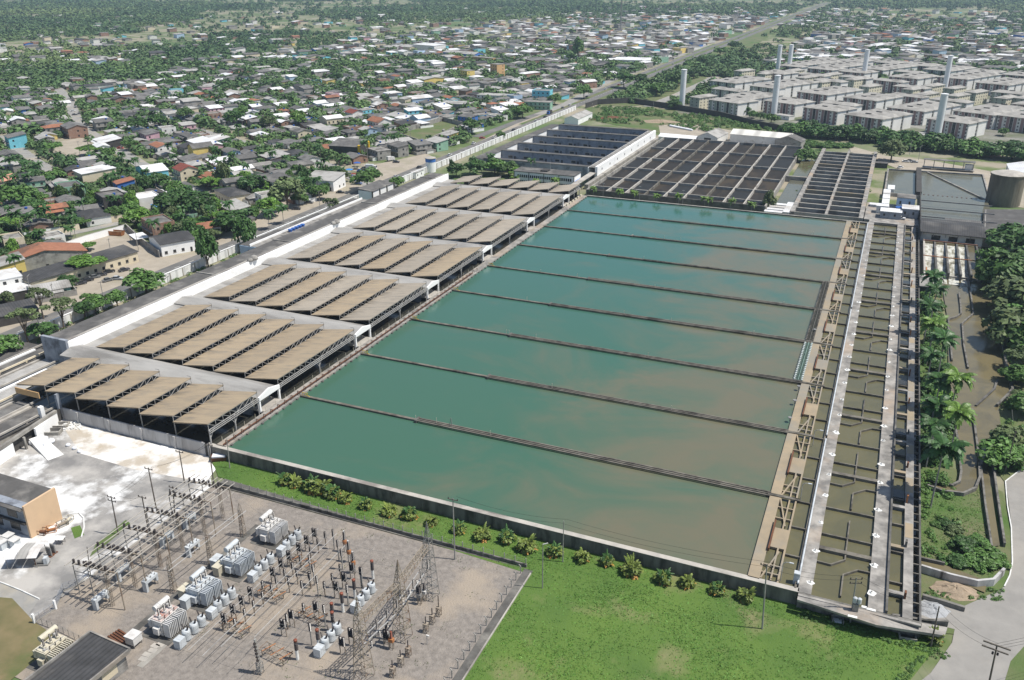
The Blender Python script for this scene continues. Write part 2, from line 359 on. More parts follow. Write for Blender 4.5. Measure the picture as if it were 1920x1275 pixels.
# plant grounds
sheet('yard', [(-240,60),(-131,60),(-131,129),(-141.5,140),(-205,140.3),(-240,128)], 0, 'yard_lime')
sheet('yard_strip', pxs((112,790),(150,850),(250,880),(385,905),(405,880),(388,856))+[(-190,139)], .03, 'yard_tan')
sheet('gravel_yard', [(-131.5,70),(-53.6,70),(-53.6,130),(-131.5,130)], .02, 'gravel')
sheet('field', [(-240,60),(-122,60),(-122,79.5),(-130.6,81),(-140,84),(-170,75)], .04, 'brown_grass')
sheet('lawn', [(-51.8,40),(-51.8,129),(-133,133.5),(-141,140),(-141,143.5),(16,143.5),(22.5,141.5),(17,128),(2,40)], .04, 'lawn_green')
sheet('fence_path', [(-53.6,60),(-51.8,60),(-51.8,130.2),(-131,133.4),(-131,130.2),(-53.6,130.2)], .06, 'dark_concrete')
sheet('trench_cover', [(-112.6,82.5),(-111.2,82.5),(-111.2,121.5),(-112.6,121.5)], .06, 'dark_concrete')
sheet('trench_cover', [(-104.9,80),(-103.6,80),(-103.6,86.5),(-104.9,86.5)], .06, 'concrete')
sheet('asphalt_lane', pxs((0,1090),(0,1190),(40,1172),(75,1122)), .03, 'lane_grey')
# right hand bank and road
sheet('bank', [(18.4,141.5),(18.4,345),(27,345),(24,250),(26,205),(36,198),(36.5,160),(30,145)], .02, 'weedy_grass')
sheet('bank', pxs((1835,520),(1960,470),(1960,860),(1885,905),(1866,880),(1830,850),(1900,735)), .02, 'weedy_grass')
sheet('road', pxs((1990,825),(1886,903),(1896,980),(1897,1060),(1884,1100),(1862,1112),(1800,1140),(1738,1130),(1712,1160),(1790,1180),(1785,1205),(1745,1262),(1660,1330),(1990,1330)), .05, 'road_concrete')
sheet('verge', pxs((1990,1160),(1922,1210),(1895,1240),(1868,1330),(1990,1330)), .08, 'weedy_grass')
kb = MB().wall(pxs((1990,823),(1885,903),(1889,950),(1896,990),(1898,1055),(1893,1080),(1883,1100)), .22, 0, .2)
tag(kb.build('kerb', 'kerb_white'), 'white painted kerb edging the grey concrete road', 'kerb')
# the highway and the streets of the town
def band(name, pts, w, z, m): return struct(name, MB().wall(pts, w, -.1, z), m)
band('highway', [(-254.5,120),(-254.5,600),(-252.5,760),(-251,1300),(-250,3200)], 8.2, .06, 'asphalt')
band('highway', [(-268.5,560),(-265,760),(-265,1300),(-263,3200)], 7.2, .055, 'asphalt')
for xx in (-254.5,):
    m = MB()
    for k in range(0, 110): m.box(xx-.09, xx+.09, 130+k*8, 133+k*8, .05, .072)
    tag(m.build('lane_marking', 'kerb_white'), None, None, kind='structure')
band('median', [(-259.8,620),(-258.2,760),(-258,1300),(-256.5,3000)], 3.2, .09, 'weedy_grass')
band('verge', [(-261,120),(-261,420)], 5, .02, 'sand_dirt')
sheet('dusty_apron', pxs((700,332),(655,318),(715,306),(800,288),(820,298),(880,275),(950,240),(1010,214),(1040,200),(1060,196),(1050,210),(960,248),(850,300),(770,332),(715,350)), .045, 'sand_dirt')
band('street', [g(1010,215), g(1060,196), (-279,900), (-277,1400)], 9, .085, 'lane_grey')
TH = rad(-28); CT, ST = math.cos(TH), math.sin(TH)
STREETS = [([g(60,120), g(100,155), g(130,190), g(145,230), g(170,250), g(235,290), g(300,330), g(380,365), g(470,402)], 9), ([g(300,225), g(370,243), g(442,263), g(530,285), g(617,310), g(660,332), g(705,352)], 7.5),
           ([g(-60,475), g(0,462), g(120,440), g(240,415), g(300,398)], 6), ([g(560,150), g(480,158), g(420,175)], 9), ([g(0,255), g(60,300), g(110,330)], 9),
           ([g(1335,80), g(1340,66), g(1342,50)], 9), ([g(1715,70), g(1722,62), g(1717,42)], 12), ([g(1618,40), g(1632,22), g(1640,8)], 14), ([g(740,178),g(560,140),g(470,128)], 7)]
for k, (p, w) in enumerate(STREETS): band('street', p, w, .10+.006*k, 'lane_grey')
sheet('park_sand', pxs((85,272),(150,258),(185,275),(150,305),(100,300)), .05, 'sand_dirt')
sheet('bare_lot', pxs((125,470),(170,445),(240,432),(262,448),(295,478),(245,500),(190,520),(130,500)), .05, 'sand_dirt')
sheet('street_shoulder', pxs((0,652),(0,610),(130,540),(245,490),(330,455),(400,452),(420,440),(560,360),(640,345),(720,352),(440,470),(330,510),(230,555),(100,610)), .03, 'sand_dirt')
sheet('field', pxs((1100,200),(1250,205),(1350,222),(1490,252),(1480,272),(1240,250),(1140,232),(1090,222)), .03, 'weedy_grass')
sheet('bare_ground', pxs((1240,262),(1235,235),(1290,232),(1420,252),(1500,262),(1490,285)), .06, 'sand_dirt')
sheet('bare_ground', pxs((1590,272),(1660,292),(1740,300),(1850,320),(1920,345),(1920,390),(1850,380),(1640,300),(1595,285)), .05, 'sand_dirt')
sheet('grass_strip', pxs((1075,195),(1170,150),(1300,100),(1420,58),(1448,52),(1440,70),(1360,120),(1260,190),(1180,200)), .03, 'weedy_grass')
band('path', [g(1215,200), g(1270,178), g(1330,150), g(1385,118), g(1402,114)], 10, .06, 'lane_grey')
sheet('estate_ground', pxs((1262,210),(1330,165),(1420,132),(1560,112),(1960,150),(1960,290),(1490,240)), .04, 'estate_mix')

# ================================================================ the settling basin
T = 3.2; Y0, DY = 141.0, 30.4; YE = Y0+9*DY          # tank top, first wall, bay depth, last wall
struct('basin_water', MB().sheet([(-136.6,Y0),(-12,Y0),(-12,YE),(-136.6,YE)], 2.72), 'water_basin')
o = thing('retaining_wall', 'stained concrete front wall of the green basin above the lawn', 'wall')
m = MB().box(-142,-2.6,Y0-.8,Y0-.004,-.1,T-.12); m.build('wall', 'wall_concrete', o)
MB().box(-142,-2.6,Y0-1.0,Y0+.25,T-.12,T).build('coping', 'pale_concrete', o)
o = thing('retaining_wall', 'far concrete wall closing the basin below the dark filter beds', 'wall')
MB().box(-137,-2.6,YE-.3,YE+.5,-.1,T-.05).build('wall', 'wall_concrete', o); MB().box(-137,-2.6,YE-.45,YE+.6,T-.05,T+.1).build('coping', 'concrete', o)
for k in range(1, 9):
    y = Y0+k*DY
    o = thing('divider_wall', nth(k)+' long divider wall across the water, counted from the front wall', 'wall', (0,y,0), group='divider walls of the basin')
    MB().box(-137.2,-12,-.35,.35,1.5,T-.1).build('wall', 'divider_concrete', o)
    xs = -93+rs.uniform(-9,9)
    MB().box(-137.2,xs,-.42,.42,T-.1,T+.02).build('coping', 'divider_concrete', o)
    for q in (-.62, .1, .82)[:3 if k < 6 else 2]: MB().box(xs+.4,-12,q-.24,q+.14,T-.1,T+.16).build('launder_pipe', 'divider_concrete', o)
    MB().box(xs-.2,xs+.4,-1.1,1.1,T-.6,T+.3).build('junction_box', 'dark_concrete', o)
    for q in range(rs.randint(2,5)):
        xx = rs.uniform(-130,-20); MB().tube((xx,0,T),(xx,0,T+rs.uniform(1.1,1.7)),.07,n=5).build('marker_post', 'cream_steel', o)
    if k in (1,2,3,4,5):
        t = MB()
        for dx in (0,1.6): t.bar((-136+dx,0,T),(-136+dx,0,T+.9),.08)
        t.bar((-136.2,0,T+.9),(-134.2,0,T+.9),.1).bar((-135.6,0,T+.5),(-133.6,0,T),.1).build('hand_rail', 'yellow_paint', o)
t = thing('tripod_mast', 'small dark tripod mast on the first divider wall', 'mast', (*g(846,800,T),T))
t.location.y = Y0+DY
for dx, dy in ((-.5,-.25),(.5,-.25),(0,.35)): MB().bar((dx,dy,0),(0,0,2.6),.09).build('leg', 'steel_grey', t)
MB().bar((-.25,-.1,1.3),(.25,-.1,1.3),.07).build('brace', 'steel_grey', t)
# left walkway with its pipe rail
o = thing('pipe_walkway', 'narrow concrete walkway with rusty pipe rail between sheds and green water', 'walkway')
MB().box(-139.6,-136.6,Y0,YE,1.2,T).build('deck', 'walk_concrete', o)
MB().bar((-137.3,Y0,T+.55),(-137.3,Y0+4.6*DY,T+.55),.24).build('pipe', 'rust', o)
for k in range(50):
    y = Y0+1+k*2.9
    MB().bar((-137.3,y,T),(-137.3,y,T+1.25),.12).bar((-137.3,y,T+1.25),(-136.6,y,T+1.25),.12).bar((-136.7,y,T+1.25),(-136.7,y,T+.4),.1).build('hoop', 'rust', o)
for k in range(92):
    y = Y0+1.6+k*2.95; MB().box(-136.6,-136.1,y,y+.55,1.8,T-.15).build('corbel', 'dark_concrete', o)
for k in range(40):
    y = Y0+2+k*4.2; MB().tube((-139.3,y,T),(-139.3,y,T+1.3),.06,n=5).build('stake', 'cream_steel', o)
for k in range(6):
    y = YE-24+k*4; MB().box(-139.4,-138.9,y,y+2.2,T,T+.9).build('barrier', 'cream_steel', o)
struct('channel_water', MB().sheet([(-142.5,Y0),(-139.6,Y0),(-139.6,YE+4),(-142.5,YE+4)], 2.0), 'bed_dark')

# ================================================================ the filter sheds (tan saw-tooth roofs)
struct('filter_floor', MB().sheet([(-213,140.4),(-142.5,140.4),(-142.5,423),(-213,423)], 1.0), 'bed_dark')
BANKS = [(140.5,159.2)]+[(167.6+46*k,159.2+46*(k+1)) for k in range(5)]+[(397.8,414.2)]
TRX = [-140.7-10.93*k for k in range(6)]              # x of the six trusses, from the basin
def shed(y0, y1, xr, label, edge, sm='shed_tan'):
    L = y1-y0; o = thing('filter_shed', label, 'shed', (xr,y0,0), group='tan sloping roofs of the filter sheds')
    w = 11.3; zl, zh = 7.15, 8.95
    MB().add([(-w,0,zl),(0,0,zh),(0,L,zh),(-w,L,zl),(-w,0,zl-.14),(0,0,zh-.14),(0,L,zh-.14),(-w,L,zl-.14)], [(0,1,2,3),(7,6,5,4),(0,4,5,1),(1,5,6,2),(2,6,7,3),(3,7,4,0)]).build('roof_sheet', sm, o)
    t = MB(); x = -.12; zt, zb = zh-.22, zl-.05
    t.bar((x,.05,zt),(x,L-.05,zt),.16).bar((x,.05,zb),(x,L-.05,zb),.16)
    n = max(4, round(L/2.55)); s = (L-.3)/n
    for i in range(n+1): t.bar((x,.15+i*s,zb),(x,.15+i*s,zt),.1)
    for i in range(n): t.bar((x,.15+i*s,zt if i < n/2 else zb),(x,.15+(i+1)*s,zb if i < n/2 else zt),.1)
    t.build('truss_lattice', 'steel_pale', o)
    if edge:
        for dz in (-.25,-.75): MB().bar((.25,0,zb+dz),(.25,L,zb+dz),.14).build('edge_pipe', 'steel_pale', o)
    for yy in ([.3, L/2, L-.3] if edge else [.3, L-.3]):
        MB().bar((x,yy,1.0 if yy > .4 or y0 > 140 else T),(x,yy,zb),.28 if edge else .22).build('post', 'steel_pale' if edge else 'steel_grey', o)
    if edge:
        for s_ in (-1,1): MB().bar((x,L/2,zb-2.6),(x,L/2+s_*1.8,zb),.13).build('knee_brace', 'steel_pale', o)
        MB().bar((x,.3,zb-2.4),(x,2.2,zb),.13).build('knee_brace', 'steel_pale', o)
    MB().bar((.1,L-.4,zh-.2),(.1,L-.4,zh+.6),.09).bar((.1,L-.4,zh+.6),(-1.1,L-.4,zh+.6),.09).build('vent_pipe', 'steel_grey', o)
    MB().bar((-w+.4,0.2,zl-.3),(-.2,0.2,zh-.3),.14).build('rafter', 'steel_tan', o)
    return o
for b, (y0, y1) in enumerate(BANKS):
    for k, x in enumerate(TRX):
        lb = ('tan sloping shed roof, ' + ('the one beside the water' if k == 0 else nth(k+1)+' one back from the water') + ', '
              + nth(b+1)+' bank from the yard')
        shed(y0, y1, x, lb, k == 0, 'shed_tan' if b < 2 or (b < 4 and (k+b) % 2) else 'shed_grey')
o = thing('back_wall', 'added dark wall hiding the lit ground under the farthest bank of shed roofs', 'wall')  # added wall: blocks sunlit ground beyond so the last bank looks dark inside
MB().box(-206.6,-142.4,414.8,415.3,-.1,6.9).build('wall', 'wall_dark', o)
o = thing('shed_end_panel', 'ochre board closing the outermost roof of the front shed bank', 'panel', (-201,139.2,0))
MB().box(-4.2,4.6,-.1,.1,5.4,7.1).build('board', 'wall_orange', o)
for k in range(6):
    y = 163.4+46*k
    o = thing('roofed_corridor', nth(k+1)+' grey roofed corridor between tan shed banks, counted from the yard', 'building', (0,y,0), group='corridors between the shed banks')
    xs = [(-4.1,7.0),(0,7.95),(4.1,7.0)]
    MB().add([(-211.8,a,z) for a, z in xs]+[(-140.9,a,z) for a, z in xs]+[(-211.8,a,z-.3) for a, z in xs]+[(-140.9,a,z-.3) for a, z in xs],
             [(0,3,4,1),(1,4,5,2),(6,7,10,9),(7,8,11,10),(0,1,7,6),(1,2,8,7),(3,9,10,4),(4,10,11,5),(0,6,9,3),(2,5,11,8)]).build('roof', 'corridor_roof', o)
    MB().box(-211,-143.6,-3.6,-3.3,1,6.7).box(-211,-143.6,3.3,3.6,1,6.7).build('side_wall', 'wall_bluegrey', o)
    MB().add([(-140.8,-4.3,6.3),(-140.8,4.3,6.3),(-140.8,4.3,7.25),(-140.8,0,8.2),(-140.8,-4.3,7.25)]+[(-140.3,-4.3,6.3),(-140.3,4.3,6.3),(-140.3,4.3,7.25),(-140.3,0,8.2),(-140.3,-4.3,7.25)],
             [(4,3,2,1,0),(5,6,7,8,9),(0,1,6,5),(1,2,7,6),(2,3,8,7),(3,4,9,8),(4,0,5,9)]).build('fascia', 'whitewash', o)
    MB().box(-144.2,-143.6,-3.3,3.3,T-.4,6.6).build('back_wall', 'wall_cream', o)
    MB().box(-143.6,-143.5,-2.6,-1.3,T,T+2.2).build('door', 'window_dark', o); MB().box(-143.6,-143.5,.6,2.2,T+1.1,T+2.1).build('window', 'window_dark', o)
    for s_ in (-1,1): MB().box(-140.9,-140.4,s_*4.05-.25,s_*4.05+.25,T-.2,6.3).build('column', 'whitewash', o)
    MB().box(-144,-139.6,-3.9,3.9,T-.3,T+.06).build('landing', 'pale_concrete', o)
# filter gallery behind the sheds
o = thing('filter_gallery', 'long low gallery with dark flat roof and whitewashed wall behind the sheds', 'building')
MB().box(-212.6,-212,163,407.5,0,9.6).build('long_wall', 'whitewash', o)
MB().box(-222.0,-212.7,164,407,0,9.0).build('body', 'wall_bluegrey', o)
MB().box(-222.2,-212.7,163.6,407.3,9.0,9.22).build('roof', 'roof_dark', o)
MB().add([(-214.8,163.8,9.24),(-212.75,163.8,9.62),(-212.75,407.2,9.62),(-214.8,407.2,9.24)],[(0,1,2,3)]).build('roof_flashing', 'pale_concrete', o)
MB().box(-212,-206.9,168,407,0,6.6).build('ledge', 'corridor_roof', o)
MB().box(-222.3,-212.2,162.4,163.4,0,10.2).build('end_wall', 'wall_bluegrey', o)
for y in (228,272,338,395): MB().box(-222.3,-212.8,y,y+.5,9.2,9.6).build('expansion_joint', 'concrete', o)
for k, p in enumerate(((502,489),(655,420))):
    x, y = g(*p, 9.8); o = thing('valve_dome', ('nearer' if k == 0 else 'farther')+' grey green dome valve on the gallery wall top', 'valve', (-212.3,y,9.6))
    MB().lathe([(1.5,0),(1.5,.6),(1.2,1.2),(.5,1.6),(.05,1.7)],n=12).build('dome', 'wall_grey', o, smooth=True)
    MB().lathe([(1.1,0),(1.1,.5),(.7,1.1),(.05,1.3)],(0,-2.2,0),n=12).build('small_dome', 'wall_grey', o, smooth=True)
    MB().tube((0,0,.4),(0,-2.2,.4),.45).build('neck', 'wall_grey', o)
o = thing('annex_building', 'dark roofed annex with pale blue end wall beside the gallery', 'building')
MB().box(-236,-222.4,268,352,0,6.6).build('body', 'wall_paleblue', o)
MB().box(-236,-231,268.3,352,6.6,6.85).build('roof', 'roof_dark', o); MB().box(-230.6,-222.4,268.3,352,6.6,6.8).build('lower_roof', 'roof_slab', o)
MB().box(-231,-230.6,268,352,6.6,7.6).build('parapet', 'whitewash', o)
for z in (1.2,3.8): MB().box(-232,-224,267.9,268,z,z+1.3).build('window', 'window_dark', o)
for k in range(5):
    o = thing('water_barrel', 'blue water barrel on the annex roof, '+nth(k+1)+' from its pale blue end', 'barrel', (-228.6,292+2.2*k,6.8), group='blue barrels on the annex roof')
    MB().lathe([(.8,0),(.95,.9)],n=12).build('body', 'tank_blue', o); MB().lathe([(1.0,.9),(1.0,1.0),(.2,1.2)],n=12).build('lid', 'tank_blue', o)
o = thing('three_bay_building', 'white building of three tall bays with small sloping roofs by the wall', 'building', (-236.5,374,0), 0)
for k in range(3):
    MB().box(-4,4,-10+7*k,-3.4+7*k,0,7.6).build('bay', 'whitewash', o)
    MB().add([(-4.3,-10.2+7*k,8.6),(4.3,-10.2+7*k,7.65),(4.3,-3.2+7*k,7.65),(-4.3,-3.2+7*k,8.6),(-4.3,-10.2+7*k,8.3),(4.3,-10.2+7*k,7.4),(4.3,-3.2+7*k,7.4),(-4.3,-3.2+7*k,8.3)],
             [(0,1,2,3),(7,6,5,4),(0,4,5,1),(1,5,6,2),(2,6,7,3),(3,7,4,0)]).build('roof', 'roof_fibre', o)
for k in range(4): MB().box(3.9,4.5,-10.3+7*k,-9.8+7*k,0,7.9).build('pilaster', 'dark_concrete', o)
# front wall of the sheds, to the yard
o = thing('shed_wall', 'stained white wall under the front shed bank facing the yard', 'wall')
MB().box(-190.5,-142.4,140.0,140.4,-.1,3.5).build('wall', 'stained_white', o)
MB().box(-191.2,-190.5,139.6,140.6,-.1,7.4).build('end_pier', 'wall_bluegrey', o)
for k in range(5):
    x = TRX[k+0]-.12; MB().box(x-.3,x+.3,139.7,140.0,-.1,3.4).build('buttress', 'stained_white', o)
# stacked concrete channels at the left of the yard
for k, (x0, x1, ye, zt, m1, lb) in enumerate(((-240,-232.5,170,2.0,'roof_dark','broad dark covered channel nearest the perimeter wall'),(-230,-225.4,167,2.7,'roof_dark','dark covered channel beside the gallery end wall'),(-223,-217.4,163,2.3,'roof_light','pale covered channel running up to the gallery end wall'),
        (-214.4,-208.6,158,2.7,'roof_light','light slab covered channel ending behind the ochre board'),(-206,-200.6,140,2.3,'roof_grey','grey slab covered channel ending below the ochre board'),(-198.6,-192.6,139.4,2.6,'roof_dark','dark covered channel next to the yard gateway'))):
    o = thing('covered_channel', lb, 'channel', (0,0,0), 0, 'covered channels')
    MB().box(x0,x1,84,ye,-.1,zt-.35).build('channel_wall', 'concrete', o); MB().box(x0-.3,x1+.3,84,ye+.3,zt-.35,zt).build('cover_slab', m1, o)
    p = MB().box(x1-.1,x1+.35,84,ye+.2,zt+.5,zt+.95)
    for q in range(int((ye-84)/9)): p.box(x1-.05,x1+.3,86+9*q,86.5+9*q,zt,zt+.5)
    p.build('rail_lattice', ('pale_concrete','wall_cream','pale_concrete','wall_cream','pale_concrete','pale_concrete')[k], o)
    MB().box(x0-1.6,x0-.7,84,ye-1,-.1,zt+.25).build('kerb_wall', 'whitewash' if k in (1,3) else 'pale_concrete', o)
o = thing('yard_portal', 'white wall with a dark open gateway at the yard corner', 'wall')
pa, pb = g(110,795), g(0,870)
MB().wall([pa, g(70,826)], .5, 0, 3.4).build('wall', 'whitewash', o); MB().wall([g(28,852), g(-40,898)], .5, 0, 3.2).build('wall', 'whitewash', o)
MB().wall([pa, g(-40,898)], .8, 3.4, 4.2).build('lintel', 'concrete', o)
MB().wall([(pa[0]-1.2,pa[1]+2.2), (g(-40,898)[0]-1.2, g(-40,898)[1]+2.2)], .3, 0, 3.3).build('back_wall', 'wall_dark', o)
x, y = g(50,842); MB().cbox(x,y,0,.5,.5,3.4).build('post', 'concrete', o)
x, y = g(84,798); MB().cbox(x,y,0,1.1,1.1,5.6).build('pillar', 'whitewash', o)
ra, rb_ = g(52,812), g(124,872); x, y = (ra[0]+rb_[0])/2-.6, (ra[1]+rb_[1])/2; o = thing('lime_ramp', 'white lime covered ramp sloping down into the yard', 'ramp', (x,y,0), math.atan2(rb_[1]-ra[1], rb_[0]-ra[0]))
MB().add([(-5,-1.6,1.3),(-5,1.6,1.3),(7,1.9,.06),(7,-1.9,.06),(-5,-1.6,0),(-5,1.6,0)],[(0,3,2,1),(0,4,3),(1,2,5),(4,0,1,5),(3,4,5,2)]).build('ramp', 'lime_white', o)
_sk = MB()
for k, p in enumerate(((62,832),(72,836),(88,838),(84,826),(140,842),(150,848),(128,836),(96,830))):
    x, y = g(*p); o = thing('lime_sack', 'grey white bulk sack of lime at the yard corner, '+nth(k+1)+' along the ramp', 'sack', (x,y,0), rs.uniform(0,3), group='bulk sacks by the ramp')
    s = 1 if k < 4 or k == 7 else .6
    MB().lathe([(.75*s,0),(.95*s,.25*s),(1.0*s,.6*s),(.8*s,.95*s),(.35*s,1.1*s)],n=10).build('bag', 'bag_white', o, smooth=True); MB().lathe([(.3*s,1.05*s),(.22*s,1.3*s)],n=7).build('neck', 'bag_white', o)
for k, p in enumerate(((98,812),(112,800))):
    x, y = g(*p); o = thing('culvert_section', ('lower','upper')[k]+' open concrete culvert section lying by the yard wall', 'culvert', (x,y,0), rad(25))
    for s_ in (-1,1): MB().box(-2.2,2.2,s_*1.2-.15,s_*1.2+.15,0,.9).build('long_side', 'concrete', o); MB().box(s_*2.2-.15,s_*2.2+.15,-1.05,1.05,0,.88).build('short_side', 'concrete', o)
rb = MB()
for k in range(70):
    x, y = g(rs.uniform(120,152), rs.uniform(792,806)); rb.cbox(x, y, 0, rs.uniform(.2,.8), rs.uniform(.2,.6), rs.uniform(.1,.5), rs.uniform(0,3))
tag(rb.build('rubble', 'lime_white'), 'white broken lime rubble against the shed wall', 'rubble', kind='stuff')
# ================================================================ the flocculation channels to the right of the basin
struct('channel_water', MB().sheet([(-10.0,Y0),(-3.3,Y0),(-3.3,YE),(-10.0,YE)], 2.55), 'water_floc')
struct('channel_water', MB().sheet([(-.4,Y0),(9.4,Y0),(9.4,YE),(-.4,YE)], 2.5), 'water_floc')
struct('channel_water', MB().sheet([(12.5,Y0),(15.2,Y0),(15.2,YE),(12.5,YE)], 2.3), 'water_floc')
o = thing('ochre_walkway', 'sandy ochre collecting walkway along the end of the basin', 'walkway')
MB().box(-12.1,-9.9,Y0,YE,0,T).build('deck', 'ochre_concrete', o)
MB().box(-6.75,-6.4,Y0,YE,1.6,T-.05).build('outer_beam', 'ochre_concrete', o)
for k in range(9):
    y = Y0+k*DY
    MB().box(-9.9,-6.75,y+11.2,y+18.2,T-.5,T-.004).build('slab', 'ochre_concrete', o)
    MB().box(-9.75,-9.45,y+9.5,y+20,T,T+.75).build('gate_rail', 'rust', o)
    t = MB()
    for yy in (2.6,5.2,22.,26.2): t.box(-9.9,-6.75,y+yy,y+yy+.3,T-.45,T-.08)
    t.build('cross_beam', 'ochre_concrete', o)
    MB().box(-8.05,-7.75,y+.6,y+11.2,T-.4,T-.02).build('long_beam', 'ochre_concrete', o); MB().box(-8.05,-7.75,y+18.2,y+DY-.6,T-.4,T-.02).build('long_beam', 'ochre_concrete', o)
    MB().bar((-9.8,y+.6,T-.2),(-7.6,y+10.2,T-.2),.3,.35).build('diagonal', 'ochre_concrete', o)
    MB().bar((-9.8,y+DY-.6,T-.2),(-7.6,y+19.4,T-.2),.3,.35).build('diagonal', 'ochre_concrete', o)
    if k: MB().box(-12.6,-5.9,y-.55,y+.35,T+.02,T+.2).build('bridge_plank', 'divider_concrete', o)
for k in range(4):
    x, y = g(*((1490,728),(1484,755),(1472,787),(1510,620))[k],T); o = thing('sluice_wheel', 'small dark sluice wheel on the edge of the ochre walkway, '+nth(k+1)+' of four', 'valve', (-12.4,y,T-.2), group='sluice wheels')
    MB().tube((0,0,0),(0,0,1.1),.09).build('stem', 'steel_grey', o); MB().lathe([(.5,1.0),(.55,1.1),(.5,1.2)],n=10).build('wheel', 'steel_grey', o)
cw = thing('side_channel', 'narrow water channel with cross walls beside the ochre walkway', 'channel')
MB().box(-3.5,-3.1,Y0,YE,.0,T+.1).build('side_wall', 'divider_concrete', cw)
for k in range(27):
    y = Y0+10.13*(k+1); MB().box(-6.4,-3.5,y-.17,y+.17,1.6,T-.15).build('cross_wall', 'divider_concrete', cw)
o = thing('pipe_rail', 'long pale blue pipe running along the wide walkway', 'pipe')
for a, b in ((Y0+1,Y0+60),(Y0+62,Y0+155),(Y0+157,YE-2)):
    MB().tube((-3.0,a,T+.4),(-3.0,b,T+.4),.2,n=6).build('pipe', 'pale_steel_paint', o)
    for q in range(int((b-a)/9)): MB().box(-3.2,-2.8,a+4+q*9,a+4.4+q*9,T,T+.3).build('saddle', 'concrete', o)
def splat(w, seed):
    r = random.Random(seed); n = 14
    return [(w*(.55+.6*r.random())*math.cos(6.283*i/n), w*(.55+.6*r.random())*math.sin(6.283*i/n)) for i in range(n)]
for nm, x0, x1, cx, lb in (('wide', -2.8, -.4, -.9, 'wide grey walkway between the pipe rail and the flocculation channel'), ('second', 9.4, 12.3, 9.9, 'second walkway on the outer side of the flocculation channel')):
    o = thing('walkway', 'long mottled concrete '+lb, 'walkway'); MB().box(x0,x1,Y0-.8,YE+2,0,T).build('deck', 'walk_concrete', o)
    if nm == 'second': MB().box(12.3,12.7,Y0-.8,YE+2,0,T+.55).build('side_wall', 'dark_concrete', o)
    n = 27
    for k in range(n):
        y = Y0+3.5+k*10.1+rs.uniform(-1.2,1.2)
        v = thing('valve_pad', 'white lime splashed valve pad, '+nth(k+1)+' along the '+nm+' walkway from the lawn end', 'valve', (cx,y,T), rs.uniform(0,3), group='white valve pads on the walkways')
        sc = rs.uniform(.6,.95) if k < 18 else rs.uniform(.45,.7)
        MB().prism(splat(sc,k*7+len(nm)),.0,.03).build('lime_splash', 'lime_white', v)
        MB().cbox(.1,0,.03,.5,.5,.22).build('pad', 'lime_white', v); MB().tube((.1,0,.25),(.1,0,.42),.12).build('stem', 'steel_grey', v)
fb = thing('flocculation_channel', 'long water channel split by cross walls and hooked baffles', 'channel')
for k in range(10):
    y = Y0+k*DY
    for dy, nm, w in ((0,'cross_wall',.32),(10.1,None,0),(15,'cross_beam',1.15),(20.2,'cross_wall',.32),(-9.6,None,0)):
        if nm and y+dy < YE+1 and y+dy > Y0+1: MB().box(-.4,9.4,y+dy-w/2,y+dy+w/2,1.5,T-.12 if nm == 'cross_wall' else T-.02).build(nm, 'divider_concrete', fb)
    if k < 9:
        MB().wall([(-.4,y+10.4),(2.2,y+10.3),(4.65,y+12.9),(4.65,y+27)], .26, 1.4, T-.2).build('hooked_baffle', 'divider_concrete', fb)
        MB().wall([(9.4,y+10.6),(7.1,y+10.5),(4.65,y+8),(4.65,y+1.2)], .26, 1.4, T-.2).build('hooked_baffle', 'divider_concrete', fb)
oc = thing('outer_channel', 'narrow outer channel crossed by dark walls and buff beams', 'channel')
for k in range(27): y = Y0+10.13*(k+1)-.6; MB().box(12.7,15.2,y-.17,y+.17,1.4,T-.3).build('cross_wall', 'divider_concrete', oc)
for k in range(18): y = Y0+6+15.2*k; MB().box(12.7,15.2,y-.5,y+.5,T-.4,T+.02).build('beam', 'ochre_concrete' if k % 2 else 'walk_concrete', oc)
for k in range(9):
    y = Y0+12+30.4*k
    if y > Y0+20: MB().box(12.8,15.1,y-1.7,y+1.7,T-.6,T-.45).build('grating', 'bed_dark', oc)
ow = thing('outer_walkway', 'ragged outer walkway with pipe ladder rack along the palm side', 'walkway')
MB().box(15.2,16.9,Y0-.8,YE,0,T).build('deck', 'walk_concrete', ow)
for k in range(14): y = Y0+25+18*k; MB().box(15.3,16.8,y,y+rs.uniform(3,9),T,T+.03).build('sand_patch', 'ochre_concrete', ow)
MB().box(18.0,18.35,Y0-.8,YE,0,T-.1).build('outer_wall', 'dark_concrete', ow)
for k in range(90): y = Y0+1.5+3.05*k; MB().box(16.9,18.0,y-.13,y+.13,T-.5,T-.2).build('rung', 'divider_concrete', ow)
for k in range(16):
    y = Y0+6+16.5*k+rs.uniform(-3,3); MB().cbox(15.5,y,T,.35,.9,rs.uniform(.8,2.2)).build('gate_post', ['rust','dark_concrete','rust_orange'][k % 3], ow)
MB().box(16.9,18.0,Y0-.8,YE,.4,1.2).build('trough_floor', 'bed_dark', ow)
